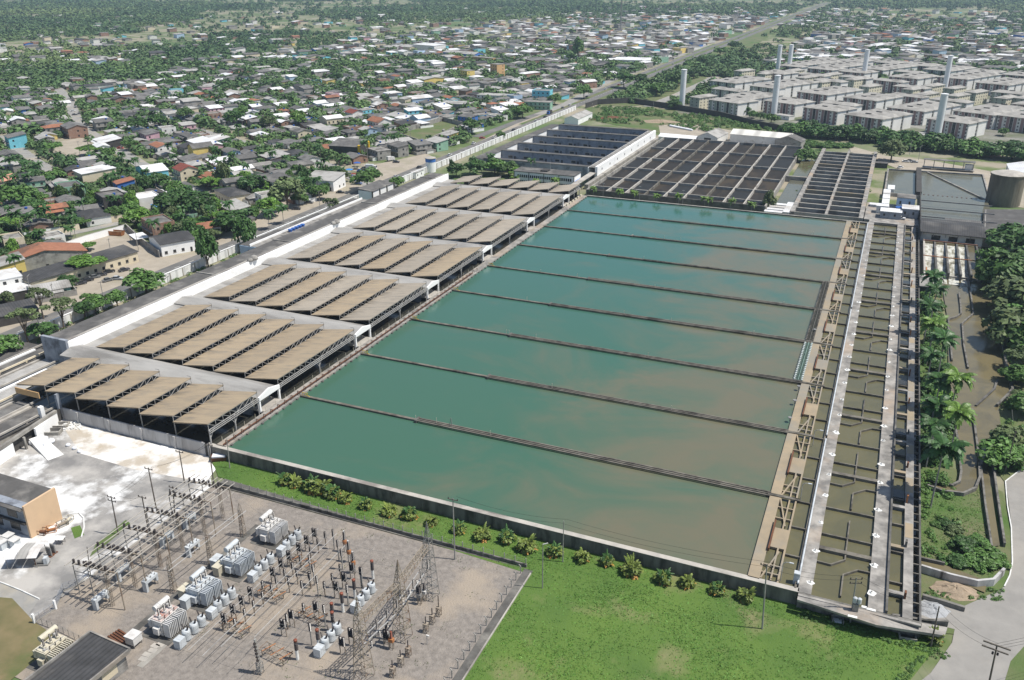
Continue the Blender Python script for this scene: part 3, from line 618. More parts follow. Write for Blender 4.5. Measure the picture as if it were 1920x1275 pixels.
# launder bridges in the water
for k, (a, b, m1) in enumerate(((Y0+3*DY+.6,Y0+4*DY-.8,'bridge_green'),(Y0+4*DY+.6,Y0+5*DY-.8,'bridge_dark'),(Y0+5*DY+.6,Y0+6*DY-.8,'bridge_dark'))):
    o = thing('launder_bridge', ('green','dark, middle','dark, farthest')[k]+' steel launder bridge standing in the basin by the ochre walkway', 'bridge', (-14.2,a,T-.2), group='launder bridges')
    L = b-a
    for x in (-.05,.95,1.95): MB().box(x,x+.2,0,L,.1,.55).build('girder', m1, o)
    t = MB().box(.48,.56,0,L,.2,.3).box(1.5,1.58,0,L,.2,.3)
    for q in range(int(L/.85)): t.box(.15,.95,q*.85,q*.85+.2,.25,.4).box(1.15,1.95,q*.85,q*.85+.2,.25,.4)
    t.build('grating', m1, o)
    for x in (-.05,1.95):
        t = MB()
        for q in range(int(L/1.3)): t.box(x-.15,x+.35,q*1.3+.2,q*1.3+.75,.56,.72)
        t.build('bolt_studs', 'stud_pale' if k == 0 else 'divider_concrete', o)
    MB().box(-.2,2.3,-.45,-.05,-.2,.5).build('end_beam', 'dark_concrete', o)
    for yy in (.3, L-.3): MB().box(.85,1.15,yy-.2,yy+.2,-1.8,.1).build('pile', 'dark_concrete', o)
for k, p in enumerate(((1501,935),(1464,1086),(1524,833))):
    x, y = g(*p,T); o = thing('lamp_post', ('middle','nearest the lawn','farthest')[k]+' thin curved lamp post over the narrow side channel', 'lamp', (x,y,T-.4))
    MB().tube((0,0,0),(0,0,4),.08,n=6).tube((0,0,4),(.5,0,4.5),.07,n=6).tube((.5,0,4.5),(1.2,0,4.6),.06,n=6).build('pole', 'steel_pale', o); MB().box(1.1,1.9,-.15,.15,4.5,4.64).build('lamp_head', 'pale_steel_paint', o)
# near end of the channels: end wall and the ramp slab to the road
o = thing('end_wall', 'broad concrete end wall of the channels with slab ramp down to the road', 'wall')
MB().box(-2.6,18.4,Y0-1.4,Y0-.81,-.1,T-.05).build('wall', 'wall_concrete', o)
MB().add([(-2.6,Y0-2.2,T),(9.5,Y0-2.0,T),(14,Y0-.9,T),(22.8,Y0+1.2,1.9),(22.3,Y0-1.2,1.9),(11,Y0-4.6,T-.1),(-2.6,Y0-3.2,T)]+[(-2.6,Y0-2.2,T-.45),(9.5,Y0-2.0,T-.45),(14,Y0-.9,T-.45),(22.8,Y0+1.2,1.3),(22.3,Y0-1.2,1.3),(11,Y0-4.6,T-.55),(-2.6,Y0-3.2,T-.45)],
         [(6,5,4,3,2,1,0),(7,8,9,10,11,12,13)]+[(i,(i+1)%7,7+(i+1)%7,7+i) for i in range(7)]).build('slab', 'walk_concrete', o)
MB().box(-2.6,18.3,Y0-2.0,Y0-1.41,T-.3,T+.02).build('ledge', 'walk_concrete', o)
MB().wall([(13.6,Y0+.2),(19,Y0+.9),(22.8,Y0+2.2)],.5,-.1,2.6).build('side_wall', 'wall_concrete', o)
x, y = g(1470,1088,T); MB().cbox(-3.4,y+1.0,T-1.4,1.1,1.1,3.2).build('cabinet', 'pale_steel_paint', o)
for k, p in enumerate(((1620,1142),(1633,1147),(1598,1160))): x, y = g(*p,T); MB().cbox(x,y+.6,T,1.6 if k else .9,.6,.05).build('lime_splash', 'lime_white', o)
o = thing('drain_pit', 'dark square concrete drain pit in the grass below the slab', 'pit', (*g(1700,1190),0), rad(8))
for s_ in (-1,1): MB().box(s_*1.35-.12,s_*1.35+.12,-1.6,1.6,0,.55).build('side_wall', 'concrete', o); MB().box(-1.23,1.23,s_*1.5-.12,s_*1.5+.1,0,.53).build('end_wall', 'concrete', o)
MB().sheet([(-1.2,-1.4),(1.2,-1.4),(1.2,1.4),(-1.2,1.4)],.08).build('pit_floor', 'wall_dark', o)
o = thing('field_box', 'small open box frame with white sacks in the lawn beside the end wall', 'box', (*g(1570,1165),0), rad(8))
for s_ in (-1,1): MB().box(s_*.95-.08,s_*.95+.08,-.8,.8,0,.9).build('side', 'steel_grey', o)
MB().box(-.87,.87,.72,.8,0,.9).build('back', 'steel_grey', o); MB().cbox(0,-.1,.05,1.4,.9,.35).build('sack', 'bag_white', o)
# ================================================================ the canal with its winding walls
canal = pxs((1729,541),(1768,548),(1776,600),(1778,690),(1790,800),(1801,890),(1798,910),(1784,916),(1742,904),(1736,914),(1770,926),(1810,930),(1832,920),(1836,905),(1860,1028),(1874,1025),(1852,880),(1862,850),(1876,800),(1872,765),(1899,737),(1893,690),(1866,590),(1845,500),(1838,463),(1729,465))
struct('canal_water', MB().sheet(canal, .35), 'water_canal')
struct('canal_water', MB().sheet([(18.4,165),(30.5,161.5),(30,157.5),(18.4,161)], .3), 'water_canal')
def cwall(name, label, pts, w=.45, z1=1.05, m='wall_concrete'):
    return tag(MB().wall(pxs(*pts), w, -.1, z1).build(name, m), label, 'wall')
cwall('canal_wall', 'winding wall in the canal, stepping around a double bend near the palms', ((1797,553),(1800,575),(1801,592),(1792,598),(1778,602),(1777,618),(1781,645),(1784,680)))
cwall('canal_wall', 'long middle canal wall stepping back from the weir chutes', ((1813,525),(1820,560),(1824,592),(1812,602),(1803,610),(1806,650),(1814,694)))
cwall('canal_wall', 'curving right bank wall of the canal below the big trees', ((1878,645),(1886,690),(1897,735),(1884,750),(1868,765)), .6, 1.2)
cwall('canal_wall', 'short mossy stub wall standing alone in the wide water', ((1869,716),(1864,732),(1850,745),(1829,764)), .55, .8, 'dark_concrete')
cwall('canal_wall', 'low curved wall bending round the lower basin of the canal', ((1822,772),(1828,815),(1834,862),(1836,900),(1828,920),(1805,930),(1768,926),(1738,915)), .5, 1.0)
cwall('canal_wall', 'bank wall between the palms and the lower canal', ((1790,800),(1797,850),(1801,890),(1798,908),(1784,915),(1742,903)), .5, 1.0)
cwall('canal_wall', 'inner wall of the narrow ditch by the road', ((1838,880),(1846,950),(1858,1030)), .4, 1.0)
cwall('canal_wall', 'outer wall of the narrow ditch along the road kerb', ((1860,868),(1868,930),(1882,1026)), .45, 1.1)
o = thing('low_wall', 'low curved whitewashed wall below the dark bushes', 'wall')
MB().wall(pxs((1725,1072),(1780,1089),(1830,1101),(1860,1098),(1880,1078)), .5, 0, 1.7).build('wall', 'stained_white', o)
tag(MB().wall(pxs((1725,1052),(1770,1062)), .4, 0, 1.0).build('ditch_wall', 'dark_concrete'), 'short dark ditch wall behind the whitewashed wall', 'wall')
tag(MB().wall(pxs((1728,1122),(1770,1134),(1808,1146)), .6, 0, 1.0).build('side_wall', 'wall_concrete'), 'low concrete wall between gravel heap and sand heap', 'wall')
x, y = g(1790,1113); o = MB(); 
def heap(name, x, y, rx, ry, h, m, label, seed, rot=0):
    r = random.Random(seed); b = MB(); n = 20; prof = ((1.,0),(.86,.18),(.62,.55),(.34,.86),(.1,1.))
    vs = [(rx*k*math.cos(6.283*i/n)*(1+.18*r.uniform(-1,1)), ry*k*math.sin(6.283*i/n)*(1+.18*r.uniform(-1,1)), h*z*(1+.2*r.uniform(-1,1))) for k, z in prof for i in range(n)]
    fs = [(j*n+i, j*n+(i+1)%n, (j+1)*n+(i+1)%n, (j+1)*n+i) for j in range(4) for i in range(n)]+[tuple(4*n+i for i in range(n))]
    return tag(b.add(vs, fs).build(name, m, None, (x,y,.05), rot), label, 'heap')
heap('sand_heap', *g(1790,1108), 4.6, 2.6, 1.1, 'stone_pile', 'tan sand heap in front of the whitewashed wall', 1, .2)
heap('gravel_heap', *g(1746,1142), 3.0, 2.4, .9, 'gravel_pile', 'pale grey gravel heap beside the concrete slab ramp', 2, .2)
# weir chutes and the pump house
o = thing('weir', 'five foaming weir chutes below the dark roofed pump house', 'weir')
WX = [20.2,24.4,28.6,32.8,36.4,40.2]
for k in range(5):
    a, b = WX[k]+.35, WX[k+1]-.35
    MB().add([(a,393,2.3),(b,393,2.3),(b,381,1.6),(a,381,1.6),(b,362,.55),(a,362,.55),(b,346,.45),(a,346,.45)],[(0,3,2,1),(3,5,4,2),(5,7,6,4)]).build('chute', 'foam' if k < 4 else 'water_canal', o)
    MB().box(a,b,393,397,0,2.3).build('sill', 'water_canal', o)
for k, x in enumerate(WX): MB().box(x-.35,x+.35,352 if k else 344,397,0,3.0).build('pier', 'dark_concrete' if k else 'pale_concrete', o)
MB().box(19.8,40.6,394.6,395.4,3.0,3.3).build('footbridge', 'rust', o); MB().box(19.8,40.6,372,372.4,2.9,3.2).build('pipe_beam', 'rust_orange', o); MB().box(27,40.6,353,353.7,.9,1.5).build('sill_wall', 'walk_concrete', o)
o = thing('gate_house', 'small grey gate house roof beside the first chute', 'building')
MB().box(18.6,23.2,330,342,0,3.6).build('body', 'wall_dark', o); MB().box(18.2,23.6,329.6,342.4,3.6,3.85).build('roof', 'roof_slab', o)
MB().box(20.6,21.0,343.2,356,1,3.2).build('orange_gate', 'rust_orange', o)
o = thing('pump_house', 'pump house with long dark corrugated roof and three windows', 'building')
MB().box(18.6,42.5,399,418,0,6.0).build('body', 'wall_white', o)
MB().add([(18.0,397.4,6.0),(43.2,397.4,6.0),(43.2,406,8.2),(18.0,406,8.2),(18.0,397.4,5.75),(43.2,397.4,5.75),(43.2,406,7.95),(18.0,406,7.95)],[(0,1,2,3),(7,6,5,4),(0,4,5,1),(1,5,6,2),(2,6,7,3),(3,7,4,0)]).build('roof', 'roof_charcoal', o)
MB().add([(18.0,406,8.2),(43.2,406,8.2),(43.2,419,6.7),(18.0,419,6.7)],[(0,1,2,3)]).build('back_roof', 'roof_charcoal', o)
for k in range(3): MB().box(23+6.6*k,26.4+6.6*k,398.9,399,2.6,4.6).build('window', 'glass_dark', o)
for k in range(6): MB().box(18.7+4.7*k,18.9+4.7*k,397.6,397.8,4.2,6.0).build('bracket', 'steel_grey', o)
MB().box(18.2,42.5,398.3,398.95,1.4,1.7).build('ledge', 'walk_concrete', o)
MB().box(18.2,18.55,395,470,0,6.8).build('side_wall', 'wall_dark', o)
for yy in (430,446,462): MB().box(19,50,yy,yy+.35,4.4,4.9).build('roof_beam', 'steel_grey', o)
MB().box(29,43,421,428,0,5.0).build('inner_shed', 'wall_dark', o); MB().box(28.6,43.4,420.6,428.4,5.0,5.2).build('inner_roof', 'roof_fibre', o)
struct('tank_water', MB().sheet([(19,419),(50,419),(50,486),(19,486)], 2.0), 'water_pond')
o = thing('dark_shed', 'large dark sheet roofed shed between pump house and silo', 'building', (63,442,0), rad(-4))
MB().box(-17,20,-38,14,0,4.0).build('body', 'wall_grey', o)
MB().add([(-17.6,-38.6,3.9),(1.5,-38.6,6.0),(20.6,-38.6,3.9),(-17.6,14.6,3.9),(1.5,14.6,6.0),(20.6,14.6,3.9)],[(0,1,4,3),(1,2,5,4),(0,2,1),(3,4,5)]).build('roof', 'roof_dark', o)
o = thing('silo', 'round weathered concrete silo with low conical top', 'silo', (57.2,490,0))
MB().lathe([(7.8,0),(7.8,14.6),(8.1,14.6),(8.1,15.3)],n=32).build('body', 'silo_concrete', o); MB().lathe([(8.0,15.32),(5,16.2),(.4,16.7)],n=32).build('cap', 'pale_concrete', o)
for k in range(3): MB().box(-8.0,-7.8,-1.4-.5*k,-1.2-.5*k,0,14).build('pipe', 'steel_grey', o) if k == 0 else None
mark('the weathered silo', 62, 497)
# ================================================================ the old filter block, filter beds, ponds
o = thing('old_filter_block', 'old filter block with dark sunken galleries behind a long white wall', 'building')
BX0, BX1 = -217, -147; ys = [463, 489, 515, 541, 567, 590]
MB().box(-152.6,-152.0,462,590,0,6.9).box(-148.3,-146.9,462,590,0,7.6).build('white_wall', 'whitewash', o)
MB().box(-152.0,-148.3,462.1,589.9,6.9,7.2).build('white_roof', 'roof_slab', o)
MB().box(-223.5,-217.6,462,592,0,6.6).build('gallery_body', 'whitewash', o); MB().box(-223.8,-217.3,461.7,592.3,6.6,6.85).build('gallery_roof', 'roof_dark', o)
for k, y in enumerate(ys):
    zt = 6.9; MB().box(-217.3,-152.65,y,y+3.2,0,zt).build('gallery', 'wall_bluegrey', o); MB().box(-217.3,-152.65,y-.3,y+3.5,zt,zt+.25).build('gallery_roof', 'roof_dark', o)
    if k:
        for q in range(6):
            x = -213+10.2*q; MB().box(x,x+3.2,y-.06,y,2.6,4.4).build('window', 'pale_concrete', o); MB().box(x+.3,x+2.9,y-.1,y-.06,2.9,4.1).build('pane', 'glass_dark', o); MB().box(x+4,x+5.1,y-.06,y,1.0,4.0).build('door', 'window_dark', o)
for k in range(8): MB().box(-146.9,-146.86,470+15*k,471.2+15*k,4.4,5.6).build('window', 'glass_dark', o)
MB().box(-217.3,-152.65,466.3,589.9,.2,.6).build('sunken_floor', 'bed_dark', o)
MB().box(-146.9,-144.8,440,590,0,2.6).build('ledge', 'concrete', o)
o = thing('office_block', 'white two storey office block with blue window bands', 'building'); mark('the white office block', -165, 443)
MB().box(-186.5,-151.5,436,447,0,7.2).build('body', 'whitewash', o); MB().box(-186.8,-151.2,435.7,447.3,7.2,7.6).build('roof', 'roof_dark', o)
for z in (1.2,4.3):
    for k in range(26): MB().box(-184.3+1.22*k,-183.5+1.22*k,435.9,436,z,z+1.5).build('window', 'glass_dark', o)
for k in range(5): MB().box(-186.4+8.7*k,-186.1+8.7*k,435.8,436,0,7.1).build('pilaster', 'dark_concrete', o)
MB().add([(-151.5,437,4.4),(-151.5,446,4.4),(-149.9,446,3.4),(-149.9,437,3.4)],[(0,3,2,1)]).build('awning', 'wall_blue', o)
MB().box(-172,-168,439,444,7.6,8.4).build('roof_box', 'wall_dark', o); MB().tube((-167,441,7.6),(-167,441,14),.1).build('antenna', 'steel_pale', o)
o = thing('linking_canopy', 'pale flat canopy on posts linking office and white wall', 'canopy')
MB().box(-151,-147.5,424,462,4.2,4.5).build('roof', 'pale_concrete', o)
for y in (426,438,450,460): MB().box(-148,-147.7,y,y+.3,0,4.2).build('post', 'concrete', o)
o = thing('filter_bed', 'large raised grid of dark filter beds divided by pale beams', 'filter bed')
FX0, FX1, FY0, FY1, FT = -140.5, -50.5, 426, 589, 3.6
MB().box(FX0,FX1,FY0-.6,FY0,0,FT).build('front_wall', 'dark_concrete', o); MB().box(FX0-.6,FX0,FY0-.6,FY1,0,FT).build('side_wall', 'concrete', o); MB().box(FX1,FX1+.8,FY0-.6,FY1,0,FT).build('side_wall', 'concrete', o); MB().box(FX0,FX1,FY1,FY1+.6,0,FT).build('back_wall', 'concrete', o)
for k in range(1, 9):
    x = FX0+10*k; MB().box(x-.34,x+.34,FY0,FY1,1.2,FT-.15).build('long_beam', 'pale_concrete' if k not in (3,6) else 'divider_concrete', o)
FYS = [FY0, 436, 459, 487, 518, 553, FY1]
for k in range(1, 6):
    for q in range(9): MB().box(FX0+10*q+.45,FX0+10*q+9.55,FYS[k]-.4,FYS[k]+.4,1.2,FT-.16).build('cross_beam', 'concrete', o)
for q in range(9):
    for k in range(6):
        wet = rs.rand() < .22; MB().sheet([(FX0+10*q+.45,FYS[k]+.4),(FX0+10*q+9.55,FYS[k]+.4),(FX0+10*q+9.55,FYS[k+1]-.4),(FX0+10*q+.45,FYS[k+1]-.4)], 2.0 if not wet else 2.3).build('bed', 'filter_wet' if wet else 'filter_bed', o)
o = thing('sludge_bed', 'narrow bed of dark slots between cream beams beyond the channels', 'filter bed')
SX0, SX1, SY0, SY1, ST_ = -36, -7.4, 421, 590, 3.4
MB().box(SX0,SX1,SY0-.5,SY0,0,ST_+.2).build('front_wall', 'pale_concrete', o); MB().box(SX0-2,SX0,SY0,SY1,0,ST_).build('side_wall', 'walk_concrete', o); MB().box(SX1,SX1+2,SY0,SY1,0,ST_).build('side_wall', 'walk_concrete', o)
MB().box(-22.4,-21.2,SY0,SY1,0,ST_).build('middle_wall', 'walk_concrete', o)
for k in range(1, 17):
    y = SY0+10*k; MB().box(SX0,-22.4,y-.6,y+.6,1,ST_-.2).box(-21.2,SX1,y-.6,y+.6,1,ST_-.2).build('cross_beam', 'ochre_concrete' if k in (5,12) else 'concrete', o)
MB().sheet([(SX0,SY0),(SX1,SY0),(SX1,SY1),(SX0,SY1)],1.3).build('bed', 'bed_dark', o)
o = thing('settling_pond', 'grey pond with a slanting wall in front of the silo', 'pond')
MB().sheet([(2.5,486),(51,486),(51.5,552),(2.5,548)],.9).build('water', 'water_pond', o)
MB().wall([(2.2,486),(2.2,548.5),(51.8,552.5),(51.4,486),(2.2,486)],.8,-.1,1.7).build('rim_wall', 'walk_concrete', o)
MB().wall([(23,549),(50.6,488)],.7,.5,1.5).build('slanting_wall', 'walk_concrete', o); MB().box(17,19.6,486,549,0,3.4).build('dark_gallery', 'wall_dark', o)
for k in range(14): MB().box(20.5+2.2*k,21.1+2.2*k,487.2,487.9,1.0,2.0).build('outlet', 'rust', o)
o = thing('pump_shelter', 'open steel shelter standing behind the pond', 'shelter', (35,566,0))
for k in range(6): MB().box(-14+5.2*k,-13.6+5.2*k,-2,-1.6,0,5.5).build('post', 'steel_grey', o)
MB().box(-14.4,13,-2.6,2,5.5,5.75).build('roof', 'roof_fibre', o); MB().box(-14.4,13,-3,2,.8,1.2).build('deck', 'pale_concrete', o); MB().box(8,12,-1.6,1.8,1.2,4).build('cabin', 'wall_white', o)
# small water strips between the beds
struct('tank_water', MB().sheet([(-47,440),(-39,440),(-39,500),(-47,500)], 1.0), 'water_pond'); struct('tank_water', MB().sheet([(-47,505),(-39,505),(-39,560),(-47,560)], 1.2), 'water_floc')
o = thing('channel_bridge', 'low concrete cross bridge over the strip between the filter beds', 'bridge'); MB().box(-49.6,-38,500,504.6,0,2.4).build('deck', 'walk_concrete', o); MB().box(-49.6,-38,500,500.3,2.4,3.1).build('rail', 'concrete', o)
# service yard beyond the basin: road, tanks, cabins
struct('service_road', MB().box(-2.6,18.1,YE+2.1,YE+6.5,0,T-.02), 'walk_concrete'); struct('service_road', MB().box(-5,18.1,YE+6.5,455,0,T-.1), 'walk_concrete')
def cabin(name, label, x, y, w, d, h, wm, rm, z=0, rot=0, win=2, cat='cabin'):
    o = thing(name, label, cat, (x,y,z), rot); MB().box(-w/2,w/2,-d/2,d/2,0,h).build('body', wm, o); MB().box(-w/2-.2,w/2+.2,-d/2-.2,d/2+.2,h,h+.18).build('roof', rm, o)
    for k in range(win): MB().box(-w/2+w*(k+.3)/win,-w/2+w*(k+.3)/win+.8,-d/2-.05,-d/2,h*.4,h*.72).build('window', 'window_dark', o)
    return o
Z = T-.1
cabin('dosing_cabin', 'white flat roofed dosing cabin at the end of the service road', 6,429,9,7,3.2,'wall_bluegrey','roof_tin',Z); cabin('dosing_cabin', 'taller white dosing cabin beside the pipe bridge', 14,434,7,8,4.2,'wall_bluegrey','roof_tin',Z)
cabin('dosing_cabin', 'small white cabin behind the blue round tank', 2,437,5,5,3.4,'wall_white','roof_tin',Z,0,1); cabin('plant_room', 'grey plant room under the pole bracket beside the pond', 12,452,8,8,5,'wall_paleblue','roof_dark',Z)
o = thing('round_tank', 'blue round tank among the white dosing cabins', 'tank', (9.5,438.5,Z)); MB().lathe([(1.6,0),(1.8,2.6)],n=14).build('body', 'tank_blue', o); MB().lathe([(1.9,2.6),(1.9,2.8),(.3,3.1)],n=14).build('lid', 'tank_blue', o)
for k in range(4): cabin('container', 'long white tarpaulin covered store beside the sludge bed, '+nth(k+1)+' from the road', 3.2 if k < 3 else 5,462+11*k,3,9.5,2.6,'wall_white','roof_tin',0,0,0,'container')
o = thing('lime_silo', 'small pale upright bin beside the white stores', 'bin', (-2,448,0)); MB().box(-1.6,1.6,-1.6,1.6,0,4).build('body', 'pale_steel_paint', o); MB().box(-1.9,1.9,-1.9,1.9,4,4.2).build('lid', 'roof_tin', o)
for k in range(4): cabin('roofed_cabin', 'small white roofed cabin by the dark tree, '+nth(k+1)+' of the row', -45.5+.6*k,421.5+5*k,8,3.2,2.4,'wall_white','roof_tin',0,0,1)
cabin('site_container', 'long white container beside the row of small cabins', -39.4,431,3.2,20,2.7,'wall_white','roof_tin',0,0,0,'container')
cabin('truck_shelter', 'low dark open carport under the old tree by the pond', -2,560,7,5,2.6,'wall_dark','roof_dark',0,0,0,'carport')
# hangars and bags behind the filter beds
def hangar(label, x, y, w, d, h, hr, rot, wm, rm, door=True, name='hangar'):
    o = thing(name, label, 'hangar', (x,y,0), rot)
    MB().add([(-w/2,-d/2,0),(w/2,-d/2,0),(w/2,d/2,0),(-w/2,d/2,0),(-w/2,-d/2,h),(w/2,-d/2,h),(w/2,d/2,h),(-w/2,d/2,h),(0,-d/2,hr),(0,d/2,hr)],[(0,1,5,8,4),(1,2,6,5),(2,3,7,9,6),(3,0,4,7)]).build('body', wm, o)
    MB().add([(-w/2-.3,-d/2-.3,h-.05),(0,-d/2-.3,hr+.1),(w/2+.3,-d/2-.3,h-.05),(-w/2-.3,d/2+.3,h-.05),(0,d/2+.3,hr+.1),(w/2+.3,d/2+.3,h-.05)],[(0,1,4,3),(1,2,5,4)]).build('roof', rm, o)
    if door: MB().box(-w*.17,w*.17,-d/2-.06,-d/2,0,h*.85).build('door', 'window_dark', o)
    return o
hangar('grey roofed hangar with open dark door behind the filter beds', -111,606,14,22,4.6,7.4,rad(-8),'wall_white','roof_light')
o = hangar('white hangar with striped translucent roof behind the filter beds', -79,612,14,40,5.6,8.0,rad(84),'wall_white','roof_striped',False); mark('the striped hangar', -79, 612)
hangar('charcoal hangar at the end of the striped white hangar', -60,606,17,12,4.6,7.6,rad(-8),'wall_grey','roof_fibre',False)
hangar('low white tunnel tent beside the long white wall', -133,599,8,26,2.6,4.2,rad(84),'tent_white','tent_white',False,'tunnel_tent')
hangar('pale roofed shed at the far end of the old filter block', -224,652,11,34,4.2,6.2,0,'whitewash','roof_light',False)
hangar('white roofed hall at the edge of the pond yard', 74,560,18,30,4.5,6.5,rad(0),'wall_white','roof_tin',False)
bgs = MB()
for nm, cx, cy, n, lb in (('sand_bags', -143, 648, 34, 'row of white filled bags on the weedy field'), ('sand_bags', -72.5, 597, 12, 'heap of white bags in front of the charcoal hangar')):
    k_ = 0
    for k in range(n):
        x = cx+(k % 17-8)*1.5 if n > 20 else cx+(k % 4)*1.6-2.4; y = cy-(k//17)*1.8+(k % 17-8)*.0 if n > 20 else cy-1.6*(k//4)
        if n > 20: x, y = cx+(k % 17-8)*1.15+(k//17)*.8, cy-(k % 17-8)*.75-(k//17)*1.6
        b = MB().lathe([(.7,0),(.85,.3),(.85,.9),(.6,1.2),(.2,1.3)],n=8).build('bulk_bag', 'bag_white', None, (x,y,.05), None, True)
        reg(b, 'white filled bulk bag', 'bag', x, y, 'white bulk bags behind the filter beds'); b['category'] = 'bag'
tag(heap('rubble_heap', -205, 672, 15, 4, 1.8, 'rust', 'long reddish heap of earth on the weedy field', 5, rad(35)), None, None)
tag(heap('spoil_heap', -165, 672, 16, 7, 1.6, 'stone_pile', 'grey brown spoil heap with weeds behind the old filter block', 6, rad(10)), None, None)
o = thing('boundary_wall', 'long black stained boundary wall below the apartment estate', 'wall')
MB().wall(pxs((1098,203),(1120,196),(1180,193),(1250,203),(1350,220),(1420,238),(1492,252)), .5, 0, 4.2).build('wall', 'wall_dark', o)
MB().wall(pxs((1098,203),(1120,196),(1180,193),(1250,203),(1350,220),(1420,238),(1492,252)), .7, 4.2, 4.5).build('coping', 'dark_concrete', o)
o = thing('perimeter_wall', 'long white panelled perimeter wall beside the street', 'wall')
mat('panel_white', (.8,.8,.79), (.7,.7,.69), .25, c3=(.5,.48,.45), scale2=.15, lo3=.58, hi3=.74, stripe=(1,4.,.25))
MB().box(-245,-244.7,110,705,0,3.4).build('panel', 'panel_white', o); MB().box(-245.1,-244.6,110,705,3.4,3.6).build('coping', 'whitewash', o)
for k in range(90): MB().box(-244.7,-244.5,112+6.6*k,112.4+6.6*k,0,3.39).build('pilaster', 'pale_concrete', o)
tag(MB().wall(pxs((80,655),(108,633)),.5,0,1.6).build('low_wall', 'whitewash'), 'short low white wall beside the gallery end', 'wall')
o = thing('round_kiosk', 'round white tower banded blue beside the perimeter wall', 'tower', (*g(808,322),0)); mark('the blue-banded tower', *g(808,322))
MB().lathe([(2.9,0),(2.9,6.0)],n=20).build('body', 'whitewash', o); MB().lathe([(3.0,6.0),(3.0,8.0)],n=20).build('blue_band', 'wall_blue', o); MB().lathe([(3.3,8.0),(3.2,8.3),(.3,8.9)],n=20).build('cap', 'pale_concrete', o)
cabin('gate_cabin', 'white gate cabin with blue end beside the round tower', g(782,332)[0],g(782,332)[1],9,4,3.4,'whitewash','roof_light',0,rad(90))
# ================================================================ the switchyard
def ribs(r0, r1, h, n):
    p = []
    for i in range(n): z = h*i/n; p += [(r0, z), (r1, z+.35*h/n), (r0, z+.7*h/n)]
    return p+[(r0, h), (.02, h)]
mark('the red-topped transformer', -106.5, 88.6, ('insulator','breaker','transformer')); mark('the nearest lattice tower', -67.5, 93, ('insulator',)); mark('the middle lattice tower', -66.3, 103.9, ('insulator',)); mark('the far lattice tower', -67, 115.6, ('insulator',)); mark('the white fence transformer', -106.5, 119, ('insulator',))
def transformer(x, y, label, body, top, rot=0, s=1.12):
    o = thing('transformer', label, 'transformer', (x,y,.02), rot, None, s)
    MB().box(-1.2,.8,-1.9,1.9,.35,3.0).box(-1.35,.95,-2.05,2.05,3.0,3.15).build('tank', body, o)
    MB().box(-1.25,.85,-1.9,1.9,3.15,3.3).build('lid', top, o)
    for yy in (-1.5,1.5): MB().box(-1.6,1.6,yy-.2,yy+.2,0,.35).build('skid', 'dark_concrete', o)
    for bank in (0,1):
        t = MB(); y0 = -2.0+2.1*bank
        for k in range(6): t.box(1.25,2.5,y0+k*.33,y0+k*.33+.13,.55,3.15)
        t.box(1.1,1.25,y0,y0+1.78,2.75,2.95).box(1.1,1.25,y0,y0+1.78,.75,.95); t.bar((.8,y0+.9,2.85),(1.15,y0+.9,2.85),.22).bar((.8,y0+.9,.85),(1.15,y0+.9,.85),.22); t.build('radiator_ribs', body, o)
    MB().tube((-.9,-1.9,3.4),(-.9,1.7,3.45),.07,n=6).tube((.4,-1.8,3.4),(.5,1.8,3.4),.06,n=6).tube((.5,-1.2,3.4),(1.2,-1.2,3.0),.07,n=6).box(-1.0,-.6,1.2,1.6,3.3,3.75).box(.2,.6,-1.7,-1.4,3.3,3.6).build('top_fittings', 'steel_pale', o)
    for q in range(4): MB().box(-1.36,-1.2,-1.6+.9*q,-1.45+.9*q,.4,3.0).build('stiffener', body, o)
    MB().tube((-1.6,-.6,3.95),(-1.6,2.4,3.95),.48,n=14).build('conservator', body, o)
    MB().bar((-1.6,.0,3.2),(-1.6,.0,3.6),.2).bar((-1.6,1.6,2.6),(-1.6,1.6,3.6),.2).bar((-1.6,1.6,2.7),(-1.2,1.6,2.7),.2).build('bracket', body, o)
    for k in range(3):
        b = MB().lathe([(.28,0),(.28,.4),(.2,.45)],(0,-1.2+1.2*k,3.3),n=8).build('turret', body, o)
        MB().lathe(ribs(.09,.18,1.35,7),(0,-1.2+1.2*k,3.72),n=8).build('bushing', 'insulator_brown', b)
    for k in range(3): MB().lathe(ribs(.05,.1,.6,4),(.9,-1.0+1.0*k,3.3),n=6).build('small_bushing', 'insulator_brown', o)
    MB().box(-2.0,-1.3,-1.9,-.7,1.4,2.7).build('cabinet', body, o); MB().box(-.6,.5,-2.5,-1.95,.8,2.0).build('control_box', body, o)
    MB().tube((-1.0,-1.0,3.3),(-1.6,-.2,3.7),.08,n=6).tube((1.0,1.7,3.2),(2.0,1.7,3.3),.1,n=6).tube((2.0,1.7,3.3),(2.1,1.7,2.6),.1,n=6).build('pipework', body, o)
    MB().cbox(0,0,0,5.6,6,.06).build('oil_stain_slab', 'dark_concrete', o)
    return o
transformer(-106.5,89.2,'red topped transformer at the near end of the switchyard row','white_paint','red_dust')
transformer(-106.3,98.4,'pale grey transformer next beyond the red topped one','pale_steel_paint','pale_steel_paint')
transformer(-106.2,107.9,'pale grey transformer, third in the switchyard row','pale_steel_paint','pale_steel_paint')
transformer(-106.4,119.0,'white transformer at the fence end of the switchyard row','white_paint','white_paint')
transformer(-118.9,75.6,'cream transformer on brown grass beside blue drums','cream_steel','cream_steel')
